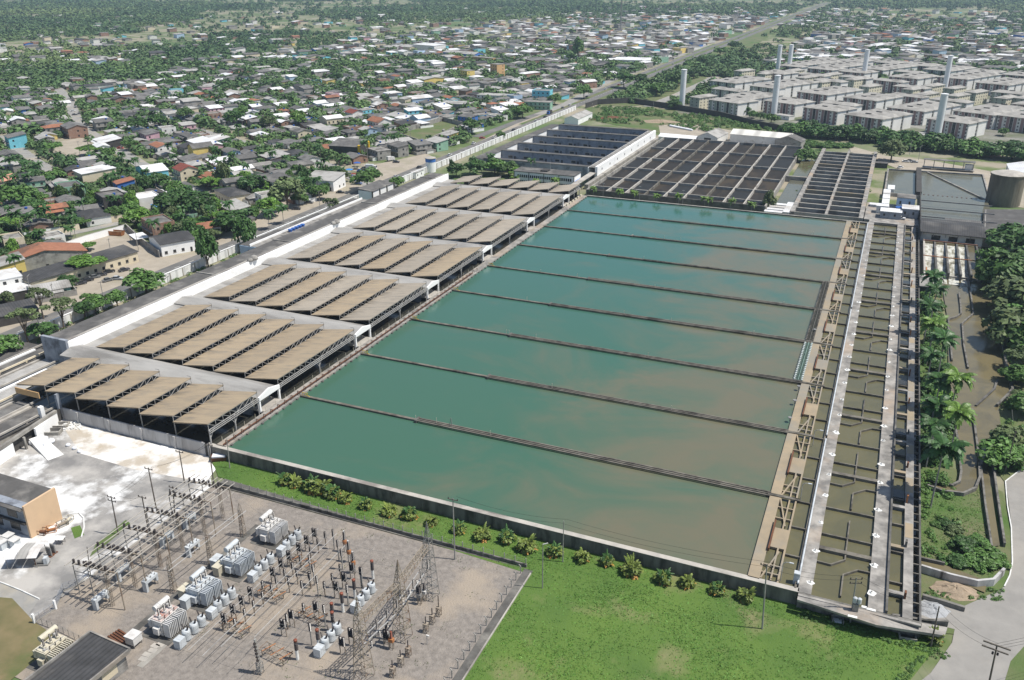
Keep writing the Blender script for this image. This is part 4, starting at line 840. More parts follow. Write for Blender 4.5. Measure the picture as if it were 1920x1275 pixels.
def breaker(x, y, label, s=1.1):
    o = thing('breaker', label, 'breaker', (x,y,.02), 0, 'three can breakers of the switchyard', s)
    MB().box(-.65,.65,-1.5,-.1,.2,1.75).build('control_box', 'pale_steel_paint', o); MB().box(-.5,.5,-1.6,5.4,0,.2).build('skid', 'steel_pale', o)
    for k in range(3):
        yy = .75+1.75*k
        c = MB().lathe([(.62,.35),(.7,.5),(.7,1.9),(.6,2.15),(.25,2.3)],(0,yy,0),n=16).build('can', 'pale_steel_paint', o)
        for sx in (-1,1): MB().lathe(ribs(.09,.16,1.1,6),(sx*.28,yy,2.1),n=8,axis=(sx*.32,0,1)).build('bushing', 'insulator_brown', c)
        MB().box(-.3,.3,yy-.3,yy+.3,.2,.36).build('foot', 'steel_pale', o)
    return o
for x, y, lb in ((-101.2,87.4,'beside the red topped transformer'),(-101.2,95.6,'beside the second transformer'),(-101,107,'beside the third transformer'),(-100.8,115.8,'beside the white transformer at the fence'),(-77.7,107.3,'at the farther insulator group by the lattice towers'),(-77.4,95.3,'at the nearer insulator group by the lattice towers')):
    breaker(x, y, 'pale three can breaker with dark bushings '+lb)
def cab(name, label, p, w, d, h, m, legs=False, rot=0):
    x, y = g(*p); o = thing(name, label, 'cabinet', (x,y,.02), rot)
    z = .7 if legs else .1
    MB().box(-w/2,w/2,-d/2,d/2,z,z+h).build('body', m, o); MB().box(-w/2-.1,w/2+.1,-d/2-.1,d/2+.1,z+h,z+h+.1).build('lid', m, o)
    if legs:
        for a in (-1,1):
            for b in (-1,1): MB().box(a*w*.42-.06,a*w*.42+.06,b*d*.42-.06,b*d*.42+.06,0,z).build('leg', 'steel_grey', o)
    else: MB().box(-w/2-.05,w/2+.05,-d/2-.05,d/2+.05,0,.1).build('plinth', 'concrete', o)
cab('equipment_box', 'white box on legs at the near end of the cable trench', (253,1208), 2.0,2.0,1.5,'white_paint',True)
for k, p in enumerate(((349,1118),(353,1136),(413,1075),(408,1062))): cab('switch_cabinet', ('pale switch cabinet in the gap between two transformers, ')+('nearer pair, behind','nearer pair, in front','farther pair, in front','farther pair, behind')[k], p, 1.5,2.2,2.0,'pale_steel_paint' if k % 2 else 'cream_steel')
rk = thing('rail_stack', 'stack of rusty rails lying by the cable trench', 'rails', (*g(226,1197),.05), rad(-10))
for k in range(5): MB().box(-2.2,2.2,-1.1+.5*k,-.8+.5*k,.0,.25).build('rail', 'rust', rk)
pv = MB()
for k in range(9): x, y = g(268+8*k+rs.uniform(-3,3), 1234-7*k+rs.uniform(-3,3)); pv.cbox(x,y,.03,1.5,1.0,.05,rad(rs.uniform(-8,8)))
tag(pv.build('paving_slab', 'pale_concrete'), 'loose pale paving slabs laid across the gravel by the cable trench', 'paving', kind='structure')
mat('bar_buff', (.4,.375,.335), (.3,.28,.245), .6, rough=.6)
# tube gantry with lattice legs
gx0, gx1 = -129., -117.6; gys = [89.9,95.6,102.2,108.4,114.8,120.6]
o = thing('bus_gantry', 'wide steel gantry carrying parallel tube bars over the switchyard', 'gantry')
def lattice_post(mb, x, y, w, h, taper=1., n=6, bw=.07):
    c = [[(x+sx*w/2*(1-(1-taper)*i/n), y+sy*w/2*(1-(1-taper)*i/n), h*i/n) for sx, sy in ((-1,-1),(1,-1),(1,1),(-1,1))] for i in range(n+1)]
    for i in range(n):
        for k in range(4):
            mb.bar(c[i][k], c[i+1][(k+1) % 4] if i % 2 else c[i+1][k], bw*.7) if not i % 2 else mb.bar(c[i][k], c[i+1][(k+1)%4], bw*.7)
            mb.bar(c[i][(k+1)%4], c[i+1][k], bw*.7)
            mb.bar(c[i+1][k], c[i+1][(k+1)%4], bw*.7)
    for k in range(4): mb.bar(c[0][k], c[n][k], bw)
    return mb
for i, y in enumerate(gys):
    MB().tube((gx1,y,0),(gx1,y,8.6),.11,n=6).build('column', 'steel_tan', o)
    lattice_post(MB(), -120.6, y, .5, 7.8, 1, 5, .05).build('column_lattice', 'steel_tan', o)
    MB().tube((-125.2,y,0),(-125.2,y,7.6),.09,n=6).build('column', 'steel_grey', o); MB().tube((gx0,y,0),(gx0,y,7.4),.1,n=6).build('column', 'steel_grey', o)
    MB().bar((gx0,y,7.3),(gx1,y,8.5),.2).build('cross_beam', 'steel_tan', o); MB().bar((gx0,y,5.6),(-120.5,y,6.2),.12).build('cross_beam', 'steel_grey', o)
    for k in range(7):
        x = gx0+.5+k*1.35; z = 7.3+(x-gx0)*1.2/11.4
        MB().lathe(ribs(.12,.26,1.0,5),(x,y,z+.1),n=7).build('insulator', 'insulator_brown', o)
    for k in range(4): MB().lathe(ribs(.12,.27,1.0,5),(gx0+1.2+k*1.9,y+2.8,5.1),n=7).build('insulator', 'insulator_brown', o)
    for k in range(4): MB().lathe(ribs(.12,.27,1.0,5),(gx0+1.6+k*1.9,y+1.6,6.2),n=7).build('insulator', 'insulator_brown', o)
for x, z in ((-128.6,8.2),(-127.2,8.35),(-125.3,8.5),(-123.9,8.6),(-122.4,8.8),(-121,8.9),(-119.6,8.6),(-117.7,8.6),(-118.4,6.1),(-121.4,6.0),(-124.2,6.0)):
    MB().tube((x,88.0,z),(x,122.5,z),.1,n=6).build('tube_bar', 'bar_buff', o)
for x, z in ((-123.4,6.0),(-126.6,5.9)): MB().bar((x,89.9,z),(x,120.6,z),.14).build('support_beam', 'steel_grey', o)
for k, p in enumerate(((457,1005),(327,1110),(397,1057))):
    x, y = g(*p); m = thing('lattice_mast', 'slim lattice mast between gantry and transformers, '+('fence end','near end','middle')[k], 'mast', (x,y,0), 0, 'slim lattice masts')
    lattice_post(MB(), 0, 0, .95, 6.6, .6, 7, .08).build('shaft_lattice', 'steel_tan', m)
    t = MB()
    for sx in (-1,1):
        for sy in (-1,1): t.bar((sx*.29,sy*.29,6.6),(0,0,8.3),.08)
    t.build('peak_lattice', 'steel_tan', m)
for k, dx in enumerate((-.5,.7)):
    a, b = g(327,1110), g(457,1005); tag(MB().tube((a[0]+dx,a[1]-1,5.9),(b[0]+dx,b[1]+1,5.9),.075,n=6).build('tube_bar', 'steel_pale'), ('outer','inner')[k]+' pale tube bar strung between the three slim lattice masts', 'bar')
for k, (x, y) in enumerate(((-122.6,89.2),(-125.1,97.1),(-117.9,96.8),(-124.9,108.6),(-125.4,115.7),(-117.9,108.4))):
    m = thing('recloser', 'pale recloser box on four legs under the gantry, '+('near corner','second, on the yard side','second, on the transformer side','third, on the yard side','fence end','third, on the transformer side')[k], 'recloser', (x,y,0), 0, 'reclosers under the gantry')
    MB().box(-.55,.55,-1.6,1.6,1.9,2.5).build('body', 'pale_steel_paint', m)
    for a in (-1,1): MB().box(-.5,.5,a*1.3-.25,a*1.3+.25,0 if a < 0 else .9,1.9).build('leg_box', 'pale_steel_paint', m)
    for a in (-.4,.4): MB().box(a-.06,a+.06,1.3,1.42,0,.9).build('leg', 'steel_grey', m)
    for q in range(3):
        for sx in (-1,1): MB().lathe(ribs(.07,.12,.5,4),(sx*.3,-1+q,2.5),n=6,axis=(sx*.3,0,1)).build('bushing', 'steel_pale', m)
# lattice towers and the girder between them
TWR = [(-67.,115.6),(-66.3,103.9),(-67.5,93.)]
for k, (x, y) in enumerate(TWR):
    o = thing('lattice_tower', ('far','middle','nearest')[k]+' tall steel lattice tower of the switchyard with pointed top', 'tower', (x,y,0), 0, 'lattice towers of the switchyard')
    lattice_post(MB(), 0, 0, 2.6, 12.6, .48, 7, .095).build('shaft_lattice', 'steel_tan' if k else 'steel_grey', o)
    t = MB(); w = 1.25
    for sx in (-1,1):
        for sy in (-1,1): t.bar((sx*w/2,sy*w/2,12.6),(0,0,17),.08)
    for z in (13.6,14.8,15.8):
        q = w/2*(17-z)/4.4
        for a, b in (((-q,-q),(q,-q)),((q,-q),(q,q)),((q,q),(-q,q)),((-q,q),(-q,-q))): t.bar((*a,z),(*b,z),.06); t.bar((*a,z),(b[0]*1.3,b[1]*1.3,z-1),.06)
    t.build('peak_lattice', 'steel_tan' if k else 'steel_grey', o)
for k, (a, b) in enumerate(((TWR[0],TWR[1]),(TWR[1],TWR[2]))):
    o = thing('lattice_girder', ('far','near')[k]+' lattice girder spanning between two switchyard towers', 'girder', (0,0,0), 0, 'lattice girders')
    A, B = Vector((*a,11.9)), Vector((*b,11.9)); d = (B-A).normalized(); n_ = Vector((1,0,0)); A = A+d*.8; B = B-d*.8
    t = MB(); N = 9; c = [[A+(B-A)*(i/N)+n_*sx*.5+Vector((0,0,sz*.5)) for sx, sz in ((-1,-1),(1,-1),(1,1),(-1,1))] for i in range(N+1)]
    for q in range(4): t.bar(c[0][q], c[N][q], .1)
    for i in range(N):
        for q in range(4): t.bar(c[i][q], c[i+1][(q+1)%4], .06); t.bar(c[i][q], c[i][(q+1)%4], .06)
    t.build('truss_lattice', 'steel_tan', o)
    for q in range(3):
        p = A+(B-A)*(.2+.3*q); MB().lathe(ribs(.09,.2,2.0,9),(p.x+1.3,p.y,p.z-2.9),n=7).build('hanging_insulator', 'insulator_brown', o); MB().bar((p.x+1.3,p.y,p.z-.95),(p.x+.4,p.y,p.z-.5),.05).build('hanger', 'steel_grey', o)
    low = thing('cross_girder', ('far','near')[k]+' low crossbar frame with wires under the lattice girder', 'girder', (0,0,0), 0, 'low crossbars')
    MB().bar((a[0]-.4,a[1]-1.2,6.0),(b[0]-.4,b[1]+1.2,6.0),.18).bar((a[0]-1.6,a[1]-1.2,6.0),(b[0]-1.6,b[1]+1.2,6.0),.14).build('bars_lattice', 'steel_pale', low)
    for q in range(3): MB().lathe(ribs(.09,.2,1.2,6),(a[0]-1,a[1]-3-2.6*q,4.6),n=7).build('insulator', 'insulator_brown', low)
    # shorter kin of the girder: ladder of bars spanning the insulator rows
# insulator posts
def zz(x, y): return 440+x/5.796, 930+y/5.796
def make_ins(kind):
    o = thing('insulator', None, 'insulator', (0,0,-50))
    if kind == 'pair':
        MB().bar((-.5,0,1.5),(.5,0,1.5),.14).build('crossbar', 'steel_tan', o)
        for a in (-.42,.42): MB().bar((a,0,0),(a,0,1.5),.1).build('leg', 'steel_tan', o)
        for a in (-.26,.26): MB().lathe(ribs(.12,.24,1.55,8),(a,0,1.55),n=8).build('insulator_stack', 'insulator_brown', o)
    elif kind == 'single':
        MB().bar((0,0,0),(0,0,1.5),.14).build('post', 'steel_tan', o); MB().lathe(ribs(.12,.23,1.3,7),(0,0,1.5),n=8).build('insulator_stack', 'insulator_brown', o)
    elif kind == 'tall':
        MB().bar((0,0,0),(0,0,2.6),.14).build('post', 'concrete_pole', o); MB().lathe(ribs(.11,.22,1.4,7),(0,0,2.6),n=8).build('insulator_stack', 'insulator_brown', o)
    elif kind == 'rusty':
        for a in (-.22,.22): MB().bar((a,0,0),(a,0,1.7),.1).build('leg', 'steel_grey', o)
        MB().lathe([(.33,1.7),(.36,1.9),(.36,2.3),(.25,2.5)],n=10).build('base_tank', 'rust_orange', o); MB().lathe(ribs(.15,.25,1.5,7),(0,0,2.5),n=8).build('insulator_stack', 'insulator_brown', o); MB().lathe([(.12,4.02),(.12,4.2)],n=8).build('cap', 'white_paint', o)
    else:
        MB().lathe([(.22,0),(.22,1.7)],n=8).build('post', 'lime_white', o); MB().lathe(ribs(.2,.28,1.5,7),(0,0,1.7),n=9).build('insulator_stack', 'insulator_brown', o); MB().lathe([(.22,3.22),(.27,3.3),(.27,3.5),(.15,3.58)],n=10).build('cap', 'insulator_red', o)
    return proto(o)
INS = {k: make_ins(k) for k in ('pair','single','tall','rusty','redcap')}; USED = set()
LOOK = dict(pair='twin black insulator stacks', single='single black ribbed insulator', tall='black insulator on a tall thin post', rusty='black insulator over a rust orange base', redcap='black insulator with an orange cap')
def ins(kind, p=None, xy=None, rot=0):
    x, y = xy or g(*zz(*p))
    if kind in USED: o = dup(INS[kind], (x,y,.02), rot, None, None, 1.25)
    else: o = INS[kind]; o.location = (x,y,.02); o.rotation_euler = (0,0,rot); o.scale = (1.25,)*3; USED.add(kind)
    reg(o, LOOK[kind], 'insulator', x, y, 'insulator posts of the switchyard')
for p in ((878,520),(795,600),(712,680),(605,770),(520,855),(428,950),(190,1170),(95,1265)): ins('pair', p)
for p in ((0,1360),(-95,1460)): ins('pair', p)
for p in ((993,540),(915,620),(835,710),(725,800),(640,880),(556,950),(465,1030),(318,1200),(222,1300),(125,1390),(20,1500)): ins('single', p)
for p in ((1085,580),(1135,700),(1175,800),(830,870),(870,970),(912,1100)): ins('tall', p)
for p in ((1205,610),(1252,720),(1300,840)): ins('rusty', p)
for p in ((1505,900),(1310,1110),(1180,1260),(1072,1370)): ins('redcap', p)
for p in ((690,960),(600,1050),(740,1080),(820,980),(1070,1000),(985,1090),(760,1330),(1155,900)): ins('single', p)
for p in ((1200,1010),(1115,1110),(895,1330),(1285,900),(630,1420),(540,1520)): ins('pair', p)
for p in ((1378,1000),(1240,1190),(988,1420)): ins('tall', p)
z3 = lambda x, y: g(480+x/3, 850+y/3)
for p in ((235,1160),(355,1100),(438,1000)): ins('redcap', xy=z3(*p))
for p in ((45,800),(180,990),(95,820),(310,760)): ins('single', xy=z3(*p))
for p in ((540,1080),(490,1130),(920,830),(735,1090)): ins('pair', xy=z3(*p))
for p in ((315,1080),(520,860),(600,760)): ins('tall', xy=z3(*p))
# low bus frames carrying the stacks
for k, (a, b, z) in enumerate((((-96.6,84),(-96.6,122),1.5),((-93.6,84),(-93.6,119),1.35),((-91.2,86),(-91.2,121),2.5),((-87.4,90),(-87.4,118),2.5))):
    tag(MB().tube((*a,z+1.6),(*b,z+1.6),.06,n=5).build('tube_bar', 'steel_pale'), nth(k+1)+' long thin tube bar across the insulator rows, counted from the breakers', 'bar')
for k, (x, y) in enumerate(((-94.8,103.5),(-94.8,93.5),(-84.,101.5),(-84.,91.),(-94.8,113.5))):
    o = thing('disconnect_switch', 'rusty lattice disconnect switch among the insulators, '+('middle of the breaker side','near end of the breaker side','middle of the tower side','near end of the tower side','fence end of the breaker side')[k], 'switch', (x,y,0), rad(-6), 'disconnect switches')
    for a in (-1,1): MB().bar((-3,a,1.45),(3,a,1.45),.13).build('rail', 'steel_tan', o)
    t = MB()
    for q in range(6): t.bar((-3+q*1.2,-1,1.45),(-1.8+q*1.2 if q < 5 else 3,1,1.45),.07); t.bar((-3+q*1.2,-1,1.45),(-3+q*1.2,1,1.45),.07)
    t.build('deck_lattice', 'steel_tan', o)
    for a in (-2.4,2.4):
        for b in (-.9,.9): MB().bar((a,b,0),(a,b,1.4),.12).build('leg', 'steel_tan', o); MB().bar((a,b,.3),(a-.8*(1 if a > 0 else -1),b,1.4),.06).build('brace', 'steel_tan', o)
    for q in range(3): MB().bar((-2+q*2,-1.2,1.55),(-1.2+q*2,1.3,1.6),.16,.06).build('switch_arm', 'rust_orange', o)
for k, p in enumerate(((823,1154),(811,1169),(799,1185),(766,1230),(752,1248),(737,1268))):
    x, y = g(*p); o = thing('surge_arrester', 'dark arrester rod on a small lattice stand, '+('far','middle','near')[k % 3]+' one of the '+('farther','nearer')[k//3]+' trio', 'arrester', (x,y,0), 0, 'arresters on lattice stands')
    lattice_post(MB(), 0, 0, .75, 1.9, 1, 2, .08).build('stand_lattice', 'steel_tan', o); MB().box(-.42,.42,-.42,.42,1.9,2.0).build('plate', 'steel_tan', o); MB().lathe(ribs(.07,.13,1.5 if k else 2.6,8),(0,0,2.0),n=7).build('rod', 'insulator_brown', o)
for k, p in enumerate(((796,1126),(787,1133),(735,1217),(726,1206))):
    x, y = g(*p); o = thing('measuring_unit', 'small measuring unit on legs by the '+('far lattice tower, white box','far lattice tower, dark stack','nearest lattice tower, rusty','nearest lattice tower, grey')[k], 'unit', (x,y,0))
    for a in (-.3,.3): MB().bar((a,-.2,0),(a,-.2,1.7),.1).bar((a,.2,0),(a,.2,1.7),.1).build('leg', 'steel_tan', o)
    MB().box(-.45,.45,-.35,.35,1.7,2.4).build('box', ('white_paint','steel_grey','rust_orange','steel_grey')[k], o); MB().lathe(ribs(.14,.24,1.6,7),(0,0,2.4),n=8).build('insulator_stack', 'insulator_brown' if k != 2 else 'insulator_red', o)
x, y = g(801,1208); o = thing('yard_light', 'little white lamp on a short post in the gravel', 'lamp', (x,y,0)); MB().tube((0,0,0),(0,0,1.9),.06,n=6).build('post', 'steel_pale', o); MB().box(-.1,.45,-.12,.12,1.9,2.1).build('lamp_head', 'white_paint', o)
o = thing('ladder_rack', 'leaning concrete insulator column at the front of the switchyard', 'column', (*g(489,1262),0)); lattice_post(MB(), 0, 0, .8, 2.4, 1, 3, .1).build('stand_lattice', 'concrete_pole', o); MB().bar((0,0,2.4),(-.25,.1,7.2),.35).build('shaft', 'concrete_pole', o)
for k in range(6): MB().lathe([(.25,0),(.3,.12),(.25,.24)],(.0-.03*k,-.25,2.9+.7*k),n=8).build('ring', 'insulator_brown', o)
# conductors hanging between the stacks
def wire(label, a, b, sag, r=.022):
    A, B = Vector(a), Vector(b); m = MB(); pts = [A+(B-A)*(i/8)-Vector((0,0,sag*4*(i/8)*(1-i/8))) for i in range(9)]
    for p, q in zip(pts, pts[1:]): m.tube(p, q, r, n=4, caps=False)
    tag(m.build('conductor_wire', 'steel_grey'), label, 'wire', 'conductors of the switchyard')
for k in range(9):
    y = 86.5+4.1*k; wire('grey conductor wire from the breaker side to the low crossbars, '+nth(k+1)+' from the near end', (-100.5,y,3.9), (-68.8,y+rs.uniform(-1,1),6.0), .9)
for k in range(6): wire('grey conductor wire from gantry to transformer row, '+nth(k+1)+' from the near end', (-117.6,89.9+6.1*k,8.5), (-106.6,89+5.9*k,5.3), .5)
for k in range(7):
    x = -98.2+2.7*k; wire('thin conductor wire strung along the insulator rows, '+nth(k+1)+' from the breakers', (x,85,3.9), (x,121,3.9), .35, .03)
# fences
o = thing('fence', 'wire fence on concrete posts along the grass strip behind the switchyard', 'fence')
for k in range(34): x = -130.8+2.34*k; MB().box(x-.07,x+.07,130.75,130.89,0,2.1).build('post', 'concrete_pole', o)
for z in (.9,1.4,1.9): MB().tube((-130.8,130.7,z),(-53.6,130.7,z),.018,n=4).build('wire', 'steel_grey', o)
MB().box(-131,-53.4,130.6,131.0,0,.75).build('plinth', 'wall_concrete', o)
o = thing('fence', 'leaning concrete fence posts along the path beside the open lawn', 'fence')
for k in range(15): y = 128.6-2.3*k; MB().bar((-53.8,y,0),(-53.8,y,1.7),.15).bar((-53.8,y,1.7),(-54.2,y,2.1),.13).build('post', 'concrete_pole', o)
for z in (.6,1.2,1.7): MB().tube((-53.8,129,z),(-53.8,95,z),.016,n=4).build('wire', 'steel_grey', o)
MB().box(-52.0,-51.75,60,129.2,0,.3).build('edge_stone', 'pale_concrete', o)
o = thing('fence', 'low mesh fence with white gate posts between yard and switchyard', 'fence')
fp = [g(65,1168), g(105,1142), g(120,1108), g(143,1100), g(165,1080)]
for a, b in zip(fp, fp[1:]):
    MB().wall([a,b],.08,0,.25).build('kerb', 'concrete', o)
    n = max(2, int(math.dist(a,b)/1.0)); t = MB()
    for i in range(n+1): t.bar((a[0]+(b[0]-a[0])*i/n,a[1]+(b[1]-a[1])*i/n,.25),(a[0]+(b[0]-a[0])*i/n,a[1]+(b[1]-a[1])*i/n,1.7),.04)
    for z in (.5,.9,1.3,1.7): t.bar((*a,z),(*b,z),.04)
    t.build('mesh_grille', 'wall_bluegrey', o)
for p in (fp[0], fp[1]): MB().cbox(*p,0,.35,.35,2.0).build('gate_post', 'whitewash', o)
o = thing('fence', 'low mesh fence beside the cream transformer on brown grass', 'fence')
fp = [g(70,1168), g(110,1183), g(150,1203), g(170,1210), g(220,1226)]
for a, b in zip(fp, fp[1:]):
    t = MB(); n = max(2, int(math.dist(a,b)/1.2))
    for i in range(n+1): t.bar((a[0]+(b[0]-a[0])*i/n,a[1]+(b[1]-a[1])*i/n,0),(a[0]+(b[0]-a[0])*i/n,a[1]+(b[1]-a[1])*i/n,1.5),.06)
    for z in (.4,.8,1.2,1.5): t.bar((*a,z),(*b,z),.035)
    t.build('mesh_grille', 'steel_grey', o)
for p in (fp[3], fp[4]): MB().cbox(*p,0,.35,.35,1.9).build('gate_post', 'whitewash', o)
for k, p in enumerate(((111,1249),(119,1246),(127,1241),(135,1237),(123,1254),(133,1249),(147,1232),(155,1227),(144,1224))):
    x, y = g(*p); o = thing('drum', ('green' if k == 5 else 'pale blue' if k in (3,8) else 'blue')+' drum lying on brown grass by the cream transformer, '+nth(k+1)+' from its cabinet side', 'drum', (x,y,.32), rad(40), 'drums by the cream transformer')
    c = 'awning_green' if k == 5 else 'tank_blue'; MB().lathe([(.27,0),(.3,.03),(.3,.3),(.32,.33),(.3,.36),(.3,.62),(.32,.65),(.3,.68),(.3,.97),(.27,1.0)],(-.5,0,0),n=12,axis=(1,0,0)).build('body', c, o); MB().lathe([(.2,0),(.2,.02)],(.5,0,0),n=10,axis=(1,0,0)).build('lid', 'steel_pale', o)
# buildings of the yard
o = thing('workshop', 'two storey workshop with plain peach end wall and dark roof', 'building', (0,0,0)); mark('the peach ended workshop', -153, 100, ('tree',))
MB().box(-196,-153.3,99.2,106.3,0,7.2).build('body', 'wall_bluegrey', o); MB().box(-153.3,-152.8,99.0,106.8,0,7.9).build('end_wall', 'wall_peach', o)
MB().add([(-196,98.3,7.0),(-153.35,98.3,7.0),(-153.35,106.6,7.6),(-196,106.6,7.6),(-196,98.3,6.8),(-153.35,98.3,6.8),(-153.35,106.6,7.35),(-196,106.6,7.35)],[(0,1,2,3),(7,6,5,4),(0,4,5,1),(1,5,6,2),(2,6,7,3),(3,7,4,0)]).build('roof', 'roof_dark', o)
MB().box(-196,-153.4,98.6,99.2,3.3,3.7).build('balcony_slab', 'wall_dark', o)
for k in range(8):
    for z in (1.0,4.2): MB().box(-195+5.2*k,-192.2+5.2*k,99.12,99.2,z,z+1.7).build('window', 'glass_dark', o)
for k in range(4): x, y = g((30,18,6,-8)[k],(1024,1016,1028,1020)[k]); cabin('tank_crate', 'white crate in the stack beside the workshop, '+nth(k+1)+' from the carport', x,y,1.5,1.5,1.7,'pale_steel_paint','white_paint',0,0,0,'crate')
o = thing('carport', 'carport of curved grey and white roof panels in the yard', 'carport', (*g(52,1052),0), rad(28))
for k in range(3): MB().add([(-3+2.1*k,-2.6,2.5),(-3+2.1*k,0,2.95),(-3+2.1*k,2.6,2.5),(-1.0+2.1*k,-2.6,2.5),(-1.0+2.1*k,0,2.95),(-1.0+2.1*k,2.6,2.5)],[(0,3,4,1),(1,4,5,2)]).build('roof_panel', 'roof_tin' if k != 1 else 'roof_light', o)
for a in (-2.8,2.8):
    for b in (-2.3,2.3): MB().tube((a,b,0),(a,b,2.5),.07,n=6).build('post', 'steel_grey', o)
o = thing('machine_skid', 'grey pump machinery on a skid beside the carport', 'machine', (*g(78,1058),0), rad(28))
MB().box(-1.5,1.5,-.7,.7,0,.3).build('base', 'steel_grey', o); MB().tube((-1.2,0,.8),(.6,0,.8),.45,n=10).build('motor', 'steel_grey', o); MB().box(.7,1.4,-.5,.5,.3,1.7).build('panel_box', 'pale_steel_paint', o); MB().tube((-.8,-.5,.3),(-.8,-.5,1.9),.12,n=6).build('exhaust', 'rust', o)
for k, p in enumerate(((94,1042),(101,1036))):
    o = thing('gas_rack', 'dark upright cylinder rack behind the carport, '+('nearer','farther')[k], 'rack', (*g(*p),0)); MB().box(-.7,.7,-.5,.5,0,.12).build('base', 'rust', o)
    for q in range(4): MB().lathe([(.17,.12),(.17,1.9),(.08,2.15)],(-.5+.33*q,0,0),n=8).build('cylinder', 'steel_grey', o)
for k, p in enumerate(((80,1000),(97,996),(118,985),(128,978))):
    o = thing('scrap_cage', 'rusty scrap cage by the workshop end wall, '+nth(k+1)+' along', 'scrap', (*g(*p),0), rad(10+30*k)); m_ = ('rust','rust_orange','steel_tan','cream_steel')[k]
    t = MB()
    for z in (.1,1.0):
        for a, b in (((-1,-.7),(1,-.7)),((1,-.7),(1,.7)),((1,.7),(-1,.7)),((-1,.7),(-1,-.7))): t.bar((*a,z),(*b,z),.1); t.bar((*a,.1),(*a,1.0),.1)
    t.build('frame_lattice', m_, o); MB().tube((-.8,0,.4),(.8,.1,.45),.3,n=8).build('drum', m_, o)
o = thing('canopy_table', 'white square canopy on posts in the yard corner', 'canopy', (*g(114,1018),0), rad(20)); MB().box(-.9,.9,-.7,.7,1.2,1.3).build('top', 'whitewash', o)
for a in (-.7,.7):
    for b in (-.5,.5): MB().box(a-.05,a+.05,b-.05,b+.05,0,1.2).build('leg', 'steel_grey', o)
tag(MB().wall(pxs((130,965),(148,962),(157,972),(158,990),(153,1008)), .25, 0, .25).build('kerb', 'kerb_white'), 'curved pale kerb beside the scrap cages', 'kerb')
tag(MB().wall(pxs((-30,1078),(0,1092),(40,1108),(74,1124)), .2, 0, .25).build('kerb', 'kerb_white'), 'straight pale kerb across the lime yard', 'kerb')
sheet('verge', pxs((133,990),(150,985),(158,1003),(140,1010)), .06, 'lawn_green'); sheet('verge', pxs((168,1045),(200,1020),(245,982),(236,975),(180,1020)), .05, 'weedy_grass')
o = thing('store_building', 'store with dark corrugated roof cut off by the lower edge of the yard', 'building', (-110.3,71.2,0), rad(-3))
MB().box(-4.2,4.2,-8,8,0,3.6).build('body', 'wall_grey', o)
MB().add([(-4.6,-8.4,3.55),(4.6,-8.4,3.55),(4.6,8.4,4.1),(-4.6,8.4,4.1),(-4.6,-8.4,3.3),(4.6,-8.4,3.3),(4.6,8.4,3.85),(-4.6,8.4,3.85)],[(0,1,2,3),(7,6,5,4),(0,4,5,1),(1,5,6,2),(2,6,7,3),(3,7,4,0)]).build('roof', 'roof_charcoal', o)
MB().box(-4.9,-4.6,-8.4,8.6,3.5,4.3).box(-4.6,4.9,8.4,8.7,3.7,4.35).box(4.6,4.9,-8.4,8.4,3.4,4.2).build('parapet', 'walk_concrete', o)
MB().box(4.2,4.26,3,6,1.0,2.8).build('window', 'wall_cream', o)
x, y = g(412,862); o = thing('rubble_skip', 'rusty open skip of white rubbish at the basin corner', 'skip', (x,y,0), rad(30))
MB().add([(-1.6,-1,.1),(1.6,-1,.1),(1.6,1,.1),(-1.6,1,.1),(-2,-1.2,1.2),(2,-1.2,1.2),(2,1.2,1.2),(-2,1.2,1.2)],[(0,3,2,1),(0,1,5,4),(1,2,6,5),(2,3,7,6),(3,0,4,7)]).build('body', 'rust', o); MB().cbox(0,0,.9,3.2,1.8,.5).build('rubbish', 'bag_white', o)
# poles
def pole(base, top, label, m='concrete_pole', arms=1, ins_=3, r=.16, lamp=False, adir=0., cat='pole', name='utility_pole'):
    x, y = g(*base); lo, hi = 2, 30
    for _ in range(40):
        mid = (lo+hi)/2; lo, hi = (mid, hi) if pj(x,y,mid)[1] > top[1] else (lo, mid)
    h = lo; d = np.array(g(*top, h))-np.array((x,y)); d = np.clip(d, -1.2, 1.2)
    o = thing(name, label, cat, (x,y,0), 0); MB().tube((0,0,-.1),(d[0],d[1],h),r,r*.65,n=8).build('shaft', m, o)
    c, s = math.cos(adir), math.sin(adir)
    for k in range(arms):
        z = h-.35-.9*k; f = z/h; arm = MB().bar((d[0]*f-c*1.1,d[1]*f-s*1.1,z),(d[0]*f+c*1.1,d[1]*f+s*1.1,z),.13).build('crossarm', 'wood_pole', o)
        for q in range(ins_): a = -1+2*q/max(1,ins_-1); MB().lathe([(.09,0),(.12,.12),(.07,.3)],(d[0]*f+c*a,d[1]*f+s*a,z+.06),n=6).build('insulator', 'insulator_brown', arm)
    if lamp: MB().bar((d[0],d[1],h-.1),(d[0]+.9,d[1]+.3,h+.25),.16).build('lamp_head', 'white_paint', o)
    return o, (x+d[0], y+d[1], h)
P = {}
P['a'] = pole((1055,1054),(1057,977),'slender concrete pole by the basin wall near the lawn corner',arms=0,r=.12)[1]
P['b'] = pole((853,1049),(849,934),'tall concrete pole standing on the switchyard fence line',arms=1)[1]
pole((1017,1103),(1018,1020),'lamp pole on the lawn with a small white lamp',arms=0,lamp=True,r=.12,cat='lamp',name='lamp_pole')
P['c'] = pole((1429,1179),(1438,1058),'tall dark pole on the lawn near the end of the basin',arms=1)[1]
o, P['d'] = pole((1594,1167),(1606,1083),'pole with two blue grey transformer cans by the end wall',arms=2,adir=.4)
for k in (0,1): MB().lathe([(.35,0),(.38,.1),(.38,1.0),(.2,1.15)],(.1+.75*k,-.35,4.9),n=10).build('transformer_can', 'pale_steel_paint', o)
MB().box(-.1,.9,-.75,-.15,3.0,4.7).build('switch_box', 'steel_grey', o)
